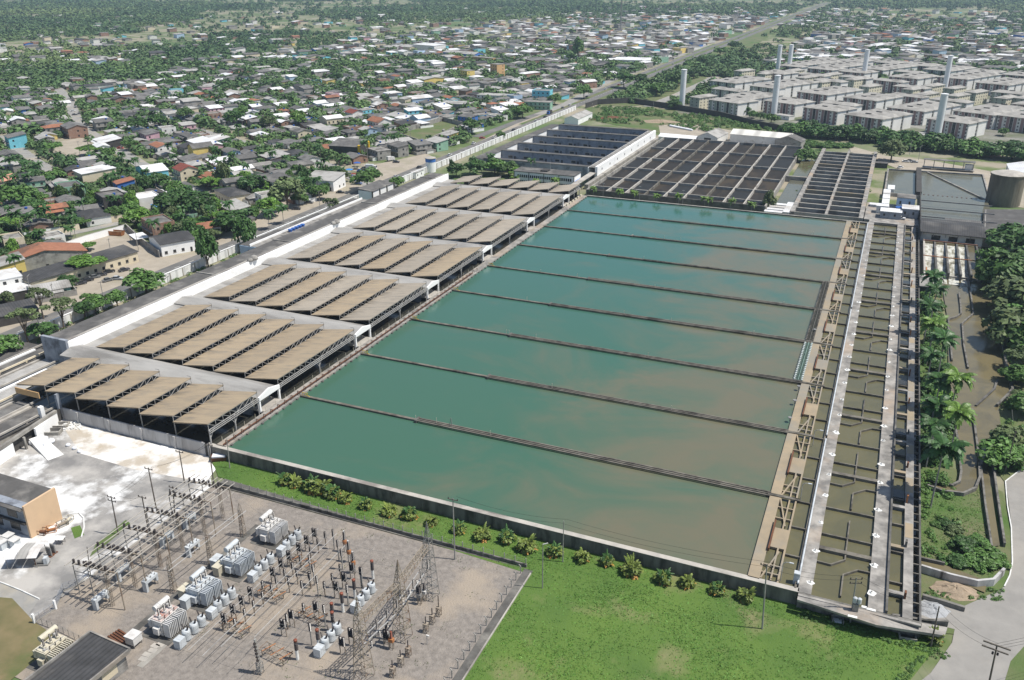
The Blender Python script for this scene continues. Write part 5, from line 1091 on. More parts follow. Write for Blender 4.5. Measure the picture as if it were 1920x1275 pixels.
P['e'] = pole((1745,1213),(1761,1137),'dark wooden pole beside the slab ramp and the road','wood_pole',0)[1]
pf, P['f'] = pole((1846,1320),(1869,1212),'big pole with two long crossarms at the lower road edge','wood_pole',0,r=.18)
o = pf; wx, wy, fz = P['f']; fx, fy = wx-pf.location.x, wy-pf.location.y
MB().bar((fx-1.9,fy+.4,fz+.15),(fx+1.9,fy-.3,fz+.15),.2).build('upper_arm', 'wood_pole', o); MB().bar((fx-2.0,fy+.1,fz-.55),(fx+1.7,fy-.6,fz-.55),.18).build('lower_arm', 'wood_pole', o)
for a in (-.35,.35): MB().lathe(ribs(.1,.18,.5,4),(fx+a,fy-.2,fz-1.5),n=7).build('insulator', 'insulator_brown', o)
P['g'] = pole((222,1002),(208,930),'crossarm pole behind the gantry at the yard end','wood_pole',2)[1]
P['h'] = pole((293,953),(278,877),'plain tall pole in the lime yard behind the gantry','wood_pole',1)[1]
P['i'] = pole((278,992),(266,930),'pole with one crossarm close behind the gantry middle','wood_pole',1)[1]
P['j'] = pole((346,905),(336,845),'pole in the lime yard in front of the stained shed wall','wood_pole',1)[1]
P['k'] = pole((401,909),(391,832),'tall pole at the basin corner beside the skip','wood_pole',1)[1]
P['l'] = pole((431,878),(425,822),'slim pole on the grass at the basin corner','concrete_pole',0,r=.12)[1]
P['m'] = pole((328,968),(324,912),'short crossarm pole at the fence end of the gantry','wood_pole',2)[1]
pole((170,1082),(163,1025),'thin dark pole at the near corner of the gantry','wood_pole',0,r=.1)
pole((1884,885),(1905,808),'leaning pole between the ditch and the road','wood_pole',0)
pole((1900,795),(1893,768),'short pole on the bank among the trees','concrete_pole',0,r=.1)
fx, fy = wx, wy
def cable(label, a, b, sag=.8, n=10, r=.02, off=(0,0)):
    A, B = Vector(a), Vector(b); pts = [A+(B-A)*(i/n)+Vector((off[0],off[1],-sag*4*(i/n)*(1-i/n))) for i in range(n+1)]
    m = MB()
    for p, q in zip(pts, pts[1:]): m.tube(p, q, r, n=4, caps=False)
    tag(m.build('power_cable', 'cable_black'), label, 'cable')
for k, (a, b, t) in enumerate((('g','h','yard poles'),('h','k','basin corner poles'),('g','i','gantry poles'),('j','k','shed wall poles'),('b','a','lawn edge poles'),('a','c','lawn poles'),('c','d','end wall poles'),('d','e','slab ramp poles'),('e','f','road poles'))):
    for q in (-.8,.8): cable('thin power cable between the '+t+', '+('yard side' if q < 0 else 'water side'), P[a], P[b], 1.0, off=(q*.5,q))
for q in range(3): cable('thin power cable crossing the road corner, '+nth(q+1)+' of three', P['f'], (fx+30,fy+26,fz+1), 1.2, off=(-.9+.9*q,0))
# ================================================================ vegetation
def quads_mesh(name, V, m, tri=False):
    """V: (n, k, 3) array of separate faces"""
    V = np.asarray(V, dtype=np.float32); n, k = V.shape[:2]
    me = bpy.data.meshes.new(name); me.vertices.add(n*k); me.vertices.foreach_set('co', V.reshape(-1))
    me.loops.add(n*k); me.loops.foreach_set('vertex_index', np.arange(n*k, dtype=np.int32))
    me.polygons.add(n); me.polygons.foreach_set('loop_start', np.arange(0, n*k, k, dtype=np.int32)); me.polygons.foreach_set('loop_total', np.full(n, k, dtype=np.int32))
    me.materials.append(MATS[m]); me.update(); me.validate(); return me
def unit(v): return v/np.maximum(1e-6, np.linalg.norm(v, axis=-1, keepdims=True))
def leafquads(r, P, N, size, asp=.6):
    """leaf cards at P facing about N"""
    n = len(P); N = unit(N+r.normal(0,.45,(n,3))); A = unit(np.cross(N, r.normal(0,1,(n,3)))); B = np.cross(N, A); s = (size*r.uniform(.6,1.3,(n,1)))
    A = A*s; B = B*s*asp
    return np.stack([P-A*.9-B*.35, P-A*.1-B, P+A, P-A*.1+B], axis=1)
def crown_mesh(name, seed, m, shape='round', nl=1150, leaf=.14):
    """a crown of about unit radius, sitting from z=0 up; lobes made of leaf cards"""
    r = np.random.RandomState(seed); nc = {'round': 26, 'tall': 30, 'open': 15, 'flat': 18}[shape]
    d = unit(r.normal(0,1,(nc,3))); d[:,2] = np.abs(d[:,2])*1.0-.25; rr = r.uniform(.45,.9,(nc,1))
    c = d*rr; sz = {'round': (1,1,.8), 'tall': (.75,.75,1.45), 'open': (1,1,.75), 'flat': (1.1,1.1,.42)}[shape]
    lob = r.uniform(.22,.42,nc) if shape != 'open' else r.uniform(.18,.32,nc)
    k = r.choice(nc, nl, p=lob**2/np.sum(lob**2)); e = unit(r.normal(0,1,(nl,3))); e[:,2] = np.where(e[:,2] < -.3, -e[:,2], e[:,2])
    P = c[k]+e*lob[k][:,None]*r.uniform(.75,1.08,(nl,1)); Q = leafquads(r, P, e+np.array([0,0,.35]), leaf)
    Q = Q*np.array(sz)[None,None,:]; Q[:,:,2] += .45*sz[2]+.1
    return quads_mesh(name, Q, m)
CROWN = {}
for m_, tg in (('leaf_mid','mid'),('leaf_dark','dark'),('leaf_olive','olive'),('leaf_bright','bright')):
    for sh in ('round','tall','open','flat'):
        CROWN[tg, sh] = [crown_mesh('crown', hash((tg,sh,q)) % 9999 if 0 else (len(tg)*131+len(sh)*17+q*7+ord(tg[0])), m_, sh, 1500 if sh != 'open' else 800, .135 if sh != 'open' else .1) for q in (0,1,2)]
def trunk_mesh(seed):
    r = random.Random(seed); b = MB(); z = .9; dx, dy = r.uniform(-.06,.06), r.uniform(-.06,.06)
    b.tube((0,0,-.05),(dx,dy,z*.55),.075,.055,7)
    for k in range(5):
        a = 6.283*k/5+r.uniform(-.4,.4); b.tube((dx,dy,z*.5),(dx+.42*math.cos(a),dy+.42*math.sin(a),z*.55+r.uniform(.4,.75)),.04,.015,5)
    b.tube((dx,dy,z*.5),(dx*1.5,dy*1.5,1.25),.05,.02,6)
    return b.mesh('trunk', 'trunk_bark')
TRUNK = [trunk_mesh(k) for k in range(4)]
LOOKS = {'mid': 'green', 'dark': 'dark green', 'olive': 'grey green', 'bright': 'bright green'}; SHL = {'round': 'round headed', 'tall': 'tall', 'open': 'open crowned', 'flat': 'flat topped'}
NT = [0]
def tree(x, y, r, tone='mid', sh='round', h=None, label=None, group='trees of the town', z=0):
    """r: crown radius; h: height of the crown's underside"""
    k = NT[0]; NT[0] += 1
    h = (r*.55 if h is None else h); o = thing('tree', label, 'tree', (x,y,z), rs.uniform(0,6.28))
    t = put('trunk', TRUNK[k % 4], o, (0,0,0), None, (max(.5,r*.8),max(.5,r*.8),(h+r*.85)/1.25)); c = put('crown', CROWN[tone, sh][k % 3], o, (0,0,h-r*.12), rs.uniform(0,6.28), (r*rs.uniform(.92,1.08), r*rs.uniform(.92,1.08), r*rs.uniform(.9,1.1)))
    if label is None: reg(o, (SHL[sh]+' '+LOOKS[tone]+' tree'), 'tree', x, y, group)
    return o
# palms
def frond(b, a, L, rise, droop, w, n=7, m=0, r=random, gap=.5):
    ca, sa = math.cos(a), math.sin(a); pts = []
    for i in range(n+1):
        t = i/n; pts.append((L*t*(1-.12*t*droop), L*(rise*t-droop*t*t)))
    for i in range(n):
        (u0, z0), (u1, z1) = pts[i], pts[i+1]; t = (i+.5)/n; ww = w*(math.sin(math.pi*min(1,t*.85+.12)))
        for s in (-1,1):
            for q in (0,.5):
                ua, za = u0+(u1-u0)*q, z0+(z1-z0)*q; ub, zb = u0+(u1-u0)*(q+gap), z0+(z1-z0)*(q+gap)
                f = lambda uu, vv, zz_: (uu*ca-vv*sa, uu*sa+vv*ca, zz_)
                b.add([f(ua,0,za), f(ub,0,zb), f(ub+ww*.45,s*ww,zb-ww*.45), f(ua+ww*.6,s*ww*.9,za-ww*.5)], [(0,1,2,3)], m)
def palm_crown(seed, m, n=24, rise=(.1,1.2), droop=(.6,1.1), w=.24):
    r = random.Random(seed); b = MB()
    for k in range(n): frond(b, 6.283*k/n*2.4+r.uniform(-.2,.2), r.uniform(.85,1.1), r.uniform(*rise), r.uniform(*droop), w, 6, 0, r, .85)
    return b.mesh('crown', m)
PCROWN = {m_: [palm_crown(s, m_) for s in (1,2,3)] for m_ in ('palm_leaf','palm_leaf_bright')}
PTRUNK = MB().tube((0,0,-.02),(.01,.0,.5),.5,.42,8).tube((.01,0,.5),(0,0,1),.42,.34,8).mesh('trunk', 'palm_trunk')
CSHAFT = MB().lathe([(.3,0),(.26,.4),(.14,1)],n=7).mesh('crown_shaft', 'palm_leaf_bright')
def palm(x, y, h, r, tone='palm_leaf', label=None, name='palm_tree', look='coconut palm', z=0, tr=.28, group='palms of the town', lean=None):
    k = NT[0]; NT[0] += 1; o = thing(name, label, 'palm', (x,y,z), rs.uniform(0,6.28))
    if lean is None: lean = rs.uniform(0,.06)
    o.rotation_euler = (lean,0,rs.uniform(0,6.28))
    put('trunk', PTRUNK, o, None, None, (tr,tr,h)); put('crown_shaft', CSHAFT, o, (0,0,h-.02), None, (tr*1.4,tr*1.4,r*.3)); put('crown', PCROWN[tone][k % 3], o, (0,0,h+r*.18), rs.uniform(0,6), (r,r,r))
    if label is None: reg(o, look, 'palm', x, y, group)
    return o
mat('clump_leaf', (.17,.21,.045), (.1,.145,.032), .8, rough=.5, island=.4, randv=.2)
# the row of low clump palms on the lawn below the basin wall
def clump_mesh(seed, m, n, lo, hi, rise, droop): 
    r = random.Random(seed); b = MB()
    for k in range(n): frond(b, r.uniform(0,6.283), r.uniform(lo,hi), r.uniform(*rise), r.uniform(*droop), .15, 5, 0, r, .8)
    return b.mesh('fronds', m)
CLG = [clump_mesh(s,'clump_leaf' if s % 2 else 'palm_leaf',70,.6,1.1,(.3,2.1),(.8,1.5)) for s in range(4)]; CLO = [clump_mesh(s+9,'palm_leaf_orange',12,.6,1.0,(-.1,.7),(.4,.9)) for s in range(3)]
CLF = [crown_mesh('foliage', 70+s, 'clump_leaf', 'round', 620, .17) for s in range(3)]
CST = MB().lathe([(.22,0),(.3,.2),(.2,.5)],n=8).mesh('stem', 'trunk_bark')
row = [(533,905),(558,912),(583,918),(606,923),(622,930),(650,940),(688,952),(727,963),(772,971),(812,984),(862,997),(900,1008),(946,1014),(986,1031),(1040,1040),(1090,1050),(1138,1058),(1185,1076),(1241,1090),(1290,1098),(1347,1108),(1400,1121)]
for k, p in enumerate(row):
    x, y = g(*p); y = min(y, 138.0); s = (2.35 if k not in (2,3) else 2.8)*rs.uniform(.78,1.12); x += rs.uniform(-.5,.5)
    o = thing('clump_palm', 'low clump palm with '+('orange dead fronds' if k in (10,11,14,15,19) else 'drooping green fronds')+' by the basin wall, '+nth(k+1)+' from the skip', 'palm', (x,y,.04), rs.uniform(0,6), 'clump palms along the basin wall', s)
    put('stem', CST, o); put('foliage', CLF[k % 3], o, (0,0,-.05), rs.uniform(0,6), (.82,.82,.8)); put('fronds', CLG[k % 4], o, (0,0,.35), rs.uniform(0,6), .82); put('dead_fronds', CLO[k % 3], o, (0,0,.3), rs.uniform(0,6))
x, y = g(1752,1205)
o = thing('clump_palm', 'low leafy clump palm in the grass beside the wooden pole', 'palm', (x,y,.04), 0, None, 1.7); put('stem', CST, o); put('fronds', CLG[1], o, (0,0,.3)); put('dead_fronds', CLO[0], o, (0,0,.2))
# royal palms along the outer channel
for k, (p, h, r, tn, xb) in enumerate((((1768,845),14.5,4.2,'palm_leaf',21.3),((1752,800),11,3.6,'palm_leaf',20.2),((1798,778),13,3.6,'palm_leaf_bright',25.4),((1762,765),12,3.6,'palm_leaf',21.6),((1795,710),13,3.6,'palm_leaf_bright',25.3),((1762,716),11,3.4,'palm_leaf',21.5),((1772,640),12.5,3.6,'palm_leaf',24.6),((1748,668),10,3.2,'palm_leaf',20.6),((1752,610),13,3.6,'palm_leaf_bright',22),((1744,578),12,3.4,'palm_leaf',21),((1756,545),13,3.5,'palm_leaf',23),((1750,520),13,3.5,'palm_leaf',23))):
    x, y = g(*p, h); palm(x, y, h, r*1.18, tn, nth(k+1)+' royal palm of the row beside the channels, counted from the road', 'royal_palm', tr=.42, group=None, lean=.015)['group'] = 'royal palms beside the channels'
for k, (x, y, r, tn) in enumerate(((22.5,232,3.6,'mid'),(24,240,3.2,'bright'),(21.5,218,3.,'mid'),(23.5,253,2.6,'bright'),(21.5,206,2.6,'mid'),(22,268,2.8,'mid'),(25,225,2.6,'dark'),(21.3,300,2.4,'mid'),(22.5,196,2.2,'mid'),(20.8,246,3.4,'dark'),(22.8,285,3.2,'dark'),(21.0,275,3.,'mid'),(24.5,293,2.8,'mid'),(22.,312,3.2,'dark'),(20.8,326,2.8,'mid'),(24.8,262,2.8,'dark'),(20.4,212,3,'dark'),(24.2,318,2.6,'mid'),(25.6,215,2.6,'mid'),(23,304,2.6,'bright'))):
    tree(x, y, r, tn, 'round', r*.2, 'leafy '+LOOKS[tn]+' tree packed between the royal palms, '+nth(k+1)+' planted of the bunch', 'trees among the royal palms')
for k, (p, r, tn) in enumerate((((1850,1050),3.4,'mid'),((1810,1030),3.0,'dark'),((1790,1000),2.0,'olive'),((1772,985),1.8,'dark'),((1795,1058),2.2,'dark'),((1830,1020),2.4,'mid'),((1865,1060),2.6,'mid'),((1828,1060),2.4,'mid'),((1755,985),1.2,'mid'))):
    x, y = g(*p); o = thing('bush', 'broad '+LOOKS[tn]+' bush above the whitewashed wall, '+nth(k+1)+' of the thicket', 'bush', (x,y,0), 0, 'bushes above the whitewashed wall')
    put('stem', TRUNK[k % 4], o, None, None, (r*.5,r*.5,r*.5)); put('foliage', CROWN[tn,'round'][k % 3], o, (0,0,-.2), rs.uniform(0,6), (r,r,r*.8))
for k, (p, r, tn, sh, h) in enumerate((((1888,548),11.5,'mid','round',3),((1912,490),12,'dark','round',4),((1898,590),10,'olive','round',3),((1880,645),9,'olive','round',2.5),((1862,540),6.5,'mid','round',2),((1860,505),6.5,'mid','round',2),((1905,660),9,'mid','round',2.5),((1925,600),10,'olive','round',3),((1905,530),10,'mid','round',3),((1908,720),5,'mid','round',1.5),((1925,640),8,'mid','round',3),((1915,700),6,'olive','open',3),((1872,872),5.2,'mid','round',1.5),((1888,850),5.0,'olive','round',2),((1905,872),3.6,'mid','round',1.5),((1880,470),7.5,'mid','round',3),((1935,560),10,'dark','round',4),((1878,510),5.5,'mid','round',2.5),((1900,760),3.2,'olive','open',1.5),((1930,780),5,'mid','round',2))):
    x, y = g(*p); tree(x, y, r, tn, sh, h, 'big '+LOOKS[tn]+' tree on the far canal bank, '+nth(k+1)+' of the grove', 'trees on the canal bank')
for k, (p, h) in enumerate((((1901,590),13),((1893,610),10))):
    x, y = g(*p); o = thing('cypress', ('taller','shorter')[k]+' narrow dark cypress in the canal bank grove', 'tree', (x,y,0)); put('trunk', TRUNK[0], o, None, None, (1,1,1.5)); put('crown', CROWN['dark','tall'][k], o, (0,0,.5), None, (1.7,1.7,h/2.6))
# young palms along the far wall of the basin
for k, px_ in enumerate((1110,1162,1190,1232,1272,1320,1326,1368,1402)):
    x, y = g(px_,372+(px_-1110)*.075, 0); palm(-136+ (px_-1105)*.272, YE+3.2, 5.6+rs.uniform(-.6,.8), 2.4, 'palm_leaf_bright', nth(k+1)+' slim palm in front of the dark filter bed wall, counted from the sheds', 'palm_tree', tr=.17)['group'] = 'slim palms below the filter beds'
for k, px_ in enumerate((1130,1200,1280,1365)):
    xx = -136+(px_-1105)*.272; o = thing('lamp_pole', nth(k+1)+' tall thin lamp pole among the slim palms, counted from the sheds', 'lamp', (xx,YE+2.6,0), 0, 'lamp poles among the slim palms'); MB().tube((0,0,0),(0,0,9.5),.13,.09,6).build('shaft', 'concrete_pole', o); MB().box(-.5,.5,-.12,.12,9.5,9.65).build('lamp_head', 'steel_pale', o)
for k, (x, y, r, tn) in enumerate(((-206,454,7.2,'mid'),(-197,453,6.2,'mid'),(-215,447,7.5,'dark'),(-224,440,5.5,'dark'),(-191,450,4.4,'bright'))): tree(x, y, r, tn, 'round', 2.2, LOOKS[tn]+' tree between office block and round tower, '+nth(k+1)+' from the office', 'trees beside the office block')
for k, (x, y, h) in enumerate(((-210,458,9),(-184,455,9.5),(-219,452,8),(-184,431,4),(-171,430,4),(-160,430,5.5))): palm(x, y, h, 3.0, 'palm_leaf' if k < 3 else 'palm_leaf_bright', 'palm around the office block, '+nth(k+1)+' counted from the trees', 'palm_tree', tr=.22)['group'] = 'palms around the office block'
x, y = g(848,332); o = thing('cypress', 'single narrow dark cypress beside the round tower', 'tree', (x,y,0)); put('trunk', TRUNK[0], o, None, None, (1,1,1.5)); put('crown', CROWN['dark','tall'][1], o, (0,0,.5), None, (2.4,2.4,5.2))
palm(*g(851,330), 3.2, 3.2, 'palm_leaf', 'short palm beneath the narrow cypress', 'palm_tree')
x, y = g(1670,303); tree(x, y, 8.5, 'olive', 'round', 3.5, 'old spreading grey green tree behind the sludge bed', None)
x, y = g(1510,303); tree(x, y, 7.0, 'mid', 'round', 1.0, 'round bright tree between filter beds and sludge bed', None)
x, y = g(1440,392); tree(x, y, 4.6, 'olive', 'tall', 1.0, 'dark drooping tree at the corner of the filter beds', None)
for k in range(26):
    t = k/25; px_ = 1478+t*455; py_ = 248+t*56+rs.uniform(-4,4); x, y = g(px_, py_); tree(x, y, rs.uniform(8,11), ('dark','mid','dark')[k % 3], 'round', .6, LOOKS[('dark','mid','dark')[k % 3]]+' tree in the dense belt below the apartments, '+nth(k+1)+' from the striped hangar', 'tree belt below the apartments')
for k in range(9):
    px_ = 1500+k*11; x, y = g(px_, 272+rs.uniform(-3,5)); o = thing('bush', 'scrubby bush behind the sludge bed, '+nth(k+1)+' from the charcoal hangar', 'bush', (x,y,0), 0, 'bushes behind the sludge bed'); put('foliage', CROWN['mid','round'][k % 3], o, (0,0,-.5), rs.uniform(0,6), (4.5,4.5,3)); put('stem', TRUNK[0], o, None, None, (1,1,1))
# trees along the perimeter wall and street
for k, (p, r, h, tn, sh, lb) in enumerate((((55,648),5.4,8,'olive','open','tall airy tree with bare trunk by the perimeter wall, nearest the covered channels'),((82,598),4.6,7,'olive','open','tall airy tree with bare trunk by the street edge, behind the first'),((121,622),5.0,8,'olive','open','tall airy tree with thin straight trunk against the perimeter wall'),((82,640),4.4,2.2,'dark','round','low dark tree under the airy trees'),((10,668),5.0,2.2,'mid','round','low green tree at the picture edge inside the perimeter wall'),((160,598),4.2,2.4,'dark','round','low round tree inside the perimeter wall past the thin trunk'),((180,588),4.6,2.6,'mid','round','broad low tree inside the wall beside the lamp pole'),((222,580),3.8,2.8,'mid','round','small round tree inside the wall before the large one'),((275,553),7.2,3.2,'mid','round','large dense round tree over the perimeter wall'),((392,505),6.4,3.5,'dark','tall','tall dense tree on the street before the white shopfront'),((462,470),6.4,3.0,'dark','tall','tall dark tree before the pale blue annex end'),((165,515),6.5,4.5,'bright','flat','flat feathery tree in front of the shop row'))):
    x, y = g(*p); tree(x, y, r, tn, sh, h, lb, None)
# ================================================================ the apartment estate
mat('apt_window', (.1,.105,.11), (.07,.073,.078), .5, rough=.4)
W_, D_, HB = 30., 11.6, 10.2
AW = MB().box(-W_/2,W_/2,0,D_,0,HB).mesh('wall', 'apt_grey'); 
AG = MB().box(W_/2,W_/2+.06,.6,D_-.6,0,HB-.1).mesh('gable_panel', 'apt_white'); AG2 = MB().box(-W_/2-.06,-W_/2,.6,D_-.6,0,HB-.1).mesh('gable_panel', 'apt_white')
AR = MB().add([(-W_/2-.7,-.7,HB),(W_/2+.7,-.7,HB),(W_/2+.7,D_+.7,HB),(-W_/2-.7,D_+.7,HB),(-W_/2+4,D_/2,HB+1.7),(W_/2-4,D_/2,HB+1.7),(-W_/2-.7,-.7,HB-.25),(W_/2+.7,-.7,HB-.25),(W_/2+.7,D_+.7,HB-.25),(-W_/2-.7,D_+.7,HB-.25)],[(0,1,5,4),(1,2,5),(2,3,4,5),(3,0,4),(0,6,7,1),(1,7,8,2),(2,8,9,3),(3,9,6,0),(9,8,7,6)]).mesh('roof', 'apt_roof')
AB = {}
for c in ('apt_pink','apt_green','apt_cream'): AB[c] = MB().box(-1.05,1.05,-.05,0,.1,HB-.1).mesh('recess_band', c)
AWN = MB().box(-.5,.5,-.09,-.05,0,1.2).mesh('window', 'apt_window'); AWS = MB().box(0,.05,-.5,.5,0,1.2).mesh('window', 'apt_window')
ACORE = MB().box(-3,3,D_,D_+2.4,0,HB+.5).mesh('stair_core', 'apt_grey'); AROOFC = MB().box(-3.3,3.3,D_-.2,D_+2.6,HB+.5,HB+.7).mesh('core_roof', 'apt_roof')
ADARK = MB().box(-1.1,1.1,-.06,-.03,.2,HB-.4).mesh('stair_recess', 'window_dark'); AROOFV = MB().box(-2.2,2.2,D_/2-.7,D_/2+.7,HB+1.75,HB+2.05).mesh('roof_vent', 'wall_dark')
def wing(x, y, rot, label, band, core, wins=True, group='apartment wings of the estate'):
    o = thing('apartment_block', label, 'apartment block', (x,y,0), rot, group)
    put('wall', AW, o); put('roof', AR, o); put('gable_panel', AG, o); put('gable_panel', AG2, o)
    if core: put('stair_core', ACORE, o); put('core_roof', AROOFC, o)
    for k in range(6): put('recess_band', AB[band], o, (-12.5+5*k,0,0))
    put('stair_recess', ADARK, o, (-5,-.03,0)); put('stair_recess', ADARK, o, (5,-.03,0)); put('roof_vent', AROOFV, o)
    if wins:
        for f in range(4):
            for k in range(7): put('window', AWN, o, (-14.0+4.66*k,0,.9+2.4*f))
    return o
AROT = rad(-29); ac, as_ = math.cos(AROT), math.sin(AROT)
na = 0; ALL = []
CL = [((1325,212),(1383,217),2,'apt_green'),((1430,212),(1489,221),2,'apt_pink'),((1498,225),(1573,236),2,'apt_pink'),((1580,241),(1652,251),3,'apt_pink'),((1732,248),(1813,262),2,'apt_pink'),((1785,226),(1858,251),4,'apt_pink'),
      ((1322,170),(1385,179),4,'apt_green'),((1410,176),(1475,187),4,'apt_green'),((1480,192),(1562,204),4,'apt_pink'),((1578,205),(1640,214),3,'apt_pink'),((1655,222),(1735,240),4,'apt_pink'),((1460,136),(1520,141),5,'apt_green'),((1518,140),(1590,146),4,'apt_pink'),((1598,146),(1660,151),5,'apt_pink'),((1662,160),(1720,172),3,'apt_pink'),((1750,162),(1815,172),5,'apt_pink'),((1822,170),(1893,188),4,'apt_pink'),((1895,215),(1965,232),4,'apt_pink'),((1925,180),(1985,192),3,'apt_pink')]
for ci, (a, b, n, band) in enumerate(CL):
    A, B = g(*a), g(*b); mx, my = (A[0]+B[0])/2, (A[1]+B[1])/2
    for k in range(n):
        x, y = mx-as_*14*k, my+ac*14*k
        if any((x-q[0])**2+(y-q[1])**2 < 12.5**2 for q in ALL): continue
        ALL.append((x,y)); o = wing(x, y, AROT, None, band, k < n-1, k < 2 or ci < 6); na += 1
        reg(o, ('pink banded' if band == 'apt_pink' else 'green banded')+' apartment block', 'apartment block', x, y, 'apartment wings of the estate')
EP = pxs((1322,207),(1345,168),(1455,130),(1560,122),(1700,132),(1970,165),(1970,250),(1860,262),(1740,258),(1600,246),(1500,226))
def _in(x, y, P):
    c = False
    for i in range(len(P)):
        (x1,y1),(x2,y2) = P[i],P[(i+1)%len(P)]
        if (y1 > y) != (y2 > y) and x < (x2-x1)*(y-y1)/(y2-y1)+x1: c = not c
    return c
BW, BD = 10., 22.
BB = {n_: q for n_, q in (('wall', MB().box(-BW/2,BW/2,0,BD,0,HB).mesh('wall','apt_green')),('side_panel', MB().box(BW/2,BW/2+.06,.3,BD-.3,0,HB-.1).mesh('side_panel','apt_cream')),('roof', MB().add([(-BW/2-.6,-.6,HB),(BW/2+.6,-.6,HB),(BW/2+.6,BD+.6,HB),(-BW/2-.6,BD+.6,HB),(0,4,HB+1.6),(0,BD-4,HB+1.6),(-BW/2-.6,-.6,HB-.25),(BW/2+.6,-.6,HB-.25),(BW/2+.6,BD+.6,HB-.25),(-BW/2-.6,BD+.6,HB-.25)],[(0,1,4),(1,2,5,4),(2,3,5),(3,0,4,5),(0,6,7,1),(1,7,8,2),(2,8,9,3),(3,9,6,0),(9,8,7,6)]).mesh('roof','apt_roof')))}
for p in ((1301,206),(1382,152),(1425,158),(1475,152),(1405,170),(1498,166),(1545,160),(1530,175),(1590,170),(1617,184),(1698,190),(1735,183),(1775,188),(1722,200),(1780,203),(1815,196),(1870,208),(1905,208)):
    x, y = g(*p)
    if any((x-q[0])**2+(y-q[1])**2 < 13**2 for q in ALL): continue
    ALL.append((x,y)); o = thing('apartment_block', None, 'apartment block', (x,y,0), AROT, 'cream sided apartment blocks')
    for n_ in BB: put(n_, BB[n_], o)
    for f in range(4):
        for k in range(5): put('window', AWS, o, (BW/2+.06,2.4+4.2*k,.9+2.4*f))
        for k in range(2): put('window', AWN, o, (-2.4+4.8*k,0,.9+2.4*f))
    reg(o, 'cream sided apartment block', 'apartment block', x, y)
for i in range(-9, 22):
    for j in range(-12, 40):
        if j % 6 > 3: continue
        u, v = i*37.+(j//6)*9, j*14.; x, y = -30+ac*u-as_*v, 690+as_*u+ac*v
        if not (_in(x-ac*14, y-as_*14, EP) and _in(x+ac*14, y+as_*14, EP) and inframe(x, y, 0, 60)): continue
        if any(abs((x-q[0])*ac+(y-q[1])*as_) < 30.5 and abs(-(x-q[0])*as_+(y-q[1])*ac) < 13 for q in ALL): continue
        ALL.append((x,y)); o = wing(x, y, AROT, None, 'apt_pink' if i % 4 else 'apt_green', j % 6 < 3, True)
        reg(o, ('pink banded' if i % 4 else 'green banded')+' apartment block', 'apartment block', x, y, 'apartment wings of the estate')
for k, p in enumerate(((1278,203),(1450,218),(1457,141),(1478,140),(1618,153),(1771,168),(1755,265))):
    x, y = g(*p); lb = ('nearest the highway','in front of the estate middle','at the rear, front one of a pair','at the rear, back one of a pair','standing alone behind the middle blocks','standing among the outer rear blocks','in front of the tree belt')[k]
    o = thing('water_column', 'slim white water tower '+lb, 'water tower', (x,y,0), 0, 'white water towers of the estate')
    MB().lathe([(2.35,0),(2.35,31)],n=24).build('shaft', 'column_white', o, smooth=False); MB().lathe([(2.5,31),(2.5,31.5),(.3,31.9)],n=24).build('cap', 'column_white', o)
    t = MB(); t.box(2.35,2.45,-.25,-.2,1,31).box(2.35,2.45,.2,.25,1,31)
    for q in range(60): t.box(2.38,2.42,-.2,.2,1+.5*q,1.05+.5*q)
    t.build('ladder_grille', 'steel_pale', o)
    if k not in (2,3): mark(('the water tower nearest the highway','the front middle water tower','','','the lone rear water tower','the outer rear water tower','the tree belt water tower')[k], x, y, ('apartment block','tree','car'))
for k, (p, w) in enumerate((((1315,200),12),((1470,223),14),((1710,256),14))): cabin('estate_kiosk', 'low white-roofed kiosk at a water tower foot, '+('by the highway','in front of the estate middle','by the tree belt')[k], *g(*p), w, 7, 3, 'apt_white', 'roof_light', 0, AROT, 2, 'kiosk')
for k, p in enumerate(((1262,190),(1396,215),(1410,222),(1425,226),(1445,232),(1690,268),(1880,255),(1265,205),(1640,170),(1735,276),(1840,285),(1905,282),(1500,158))): x, y = g(*p); tree(x, y, rs.uniform(4,6.5), ('mid','dark')[k % 2], 'round', 1.5, group='trees of the estate')
cabin('brick_house', 'unfinished square brick house in the tree belt', *g(1850,290), 14, 10, 7, 'wall_brick', 'roof_slab', 0, AROT, 3, 'house')
# ================================================================ the town
def dist_poly(x, y, pts):
    best = 1e9
    for (ax, ay), (bx, by) in zip(pts, pts[1:]):
        dx, dy = bx-ax, by-ay; t = max(0, min(1, ((x-ax)*dx+(y-ay)*dy)/(dx*dx+dy*dy+1e-9))); best = min(best, math.hypot(x-ax-t*dx, y-ay-t*dy))
    return best
def inpoly(x, y, P):
    c = False; n = len(P)
    for i in range(n):
        (x1,y1),(x2,y2) = P[i],P[(i+1)%n]
        if (y1 > y) != (y2 > y) and x < (x2-x1)*(y-y1)/(y2-y1)+x1: c = not c
    return c
class Occ(list):      # (x, y, r) of what stands in the town, kept in cells of 30 m
    def __init__(s): s.c = {}
    def append(s, e): list.append(s, e); s.c.setdefault((int(e[0]//30), int(e[1]//30)), []).append(e)
OCC = Occ()
def free(x, y, r, k=.72):
    i, j = int(x//30), int(y//30)
    return all((x-a)**2+(y-b)**2 > ((r+q)*k)**2 for di in (-1,0,1) for dj in (-1,0,1) for a, b, q in OCC.c.get((i+di, j+dj), ()))
RN = {'roof_fibre':'dark-corrugated','roof_grey':'grey-sheet','roof_charcoal':'black-sheet','roof_slab':'flat-concrete','roof_light':'pale-sheet','roof_tin':'white-sheet','roof_terracotta':'terracotta','roof_maroon':'maroon','roof_salmon':'salmon'}
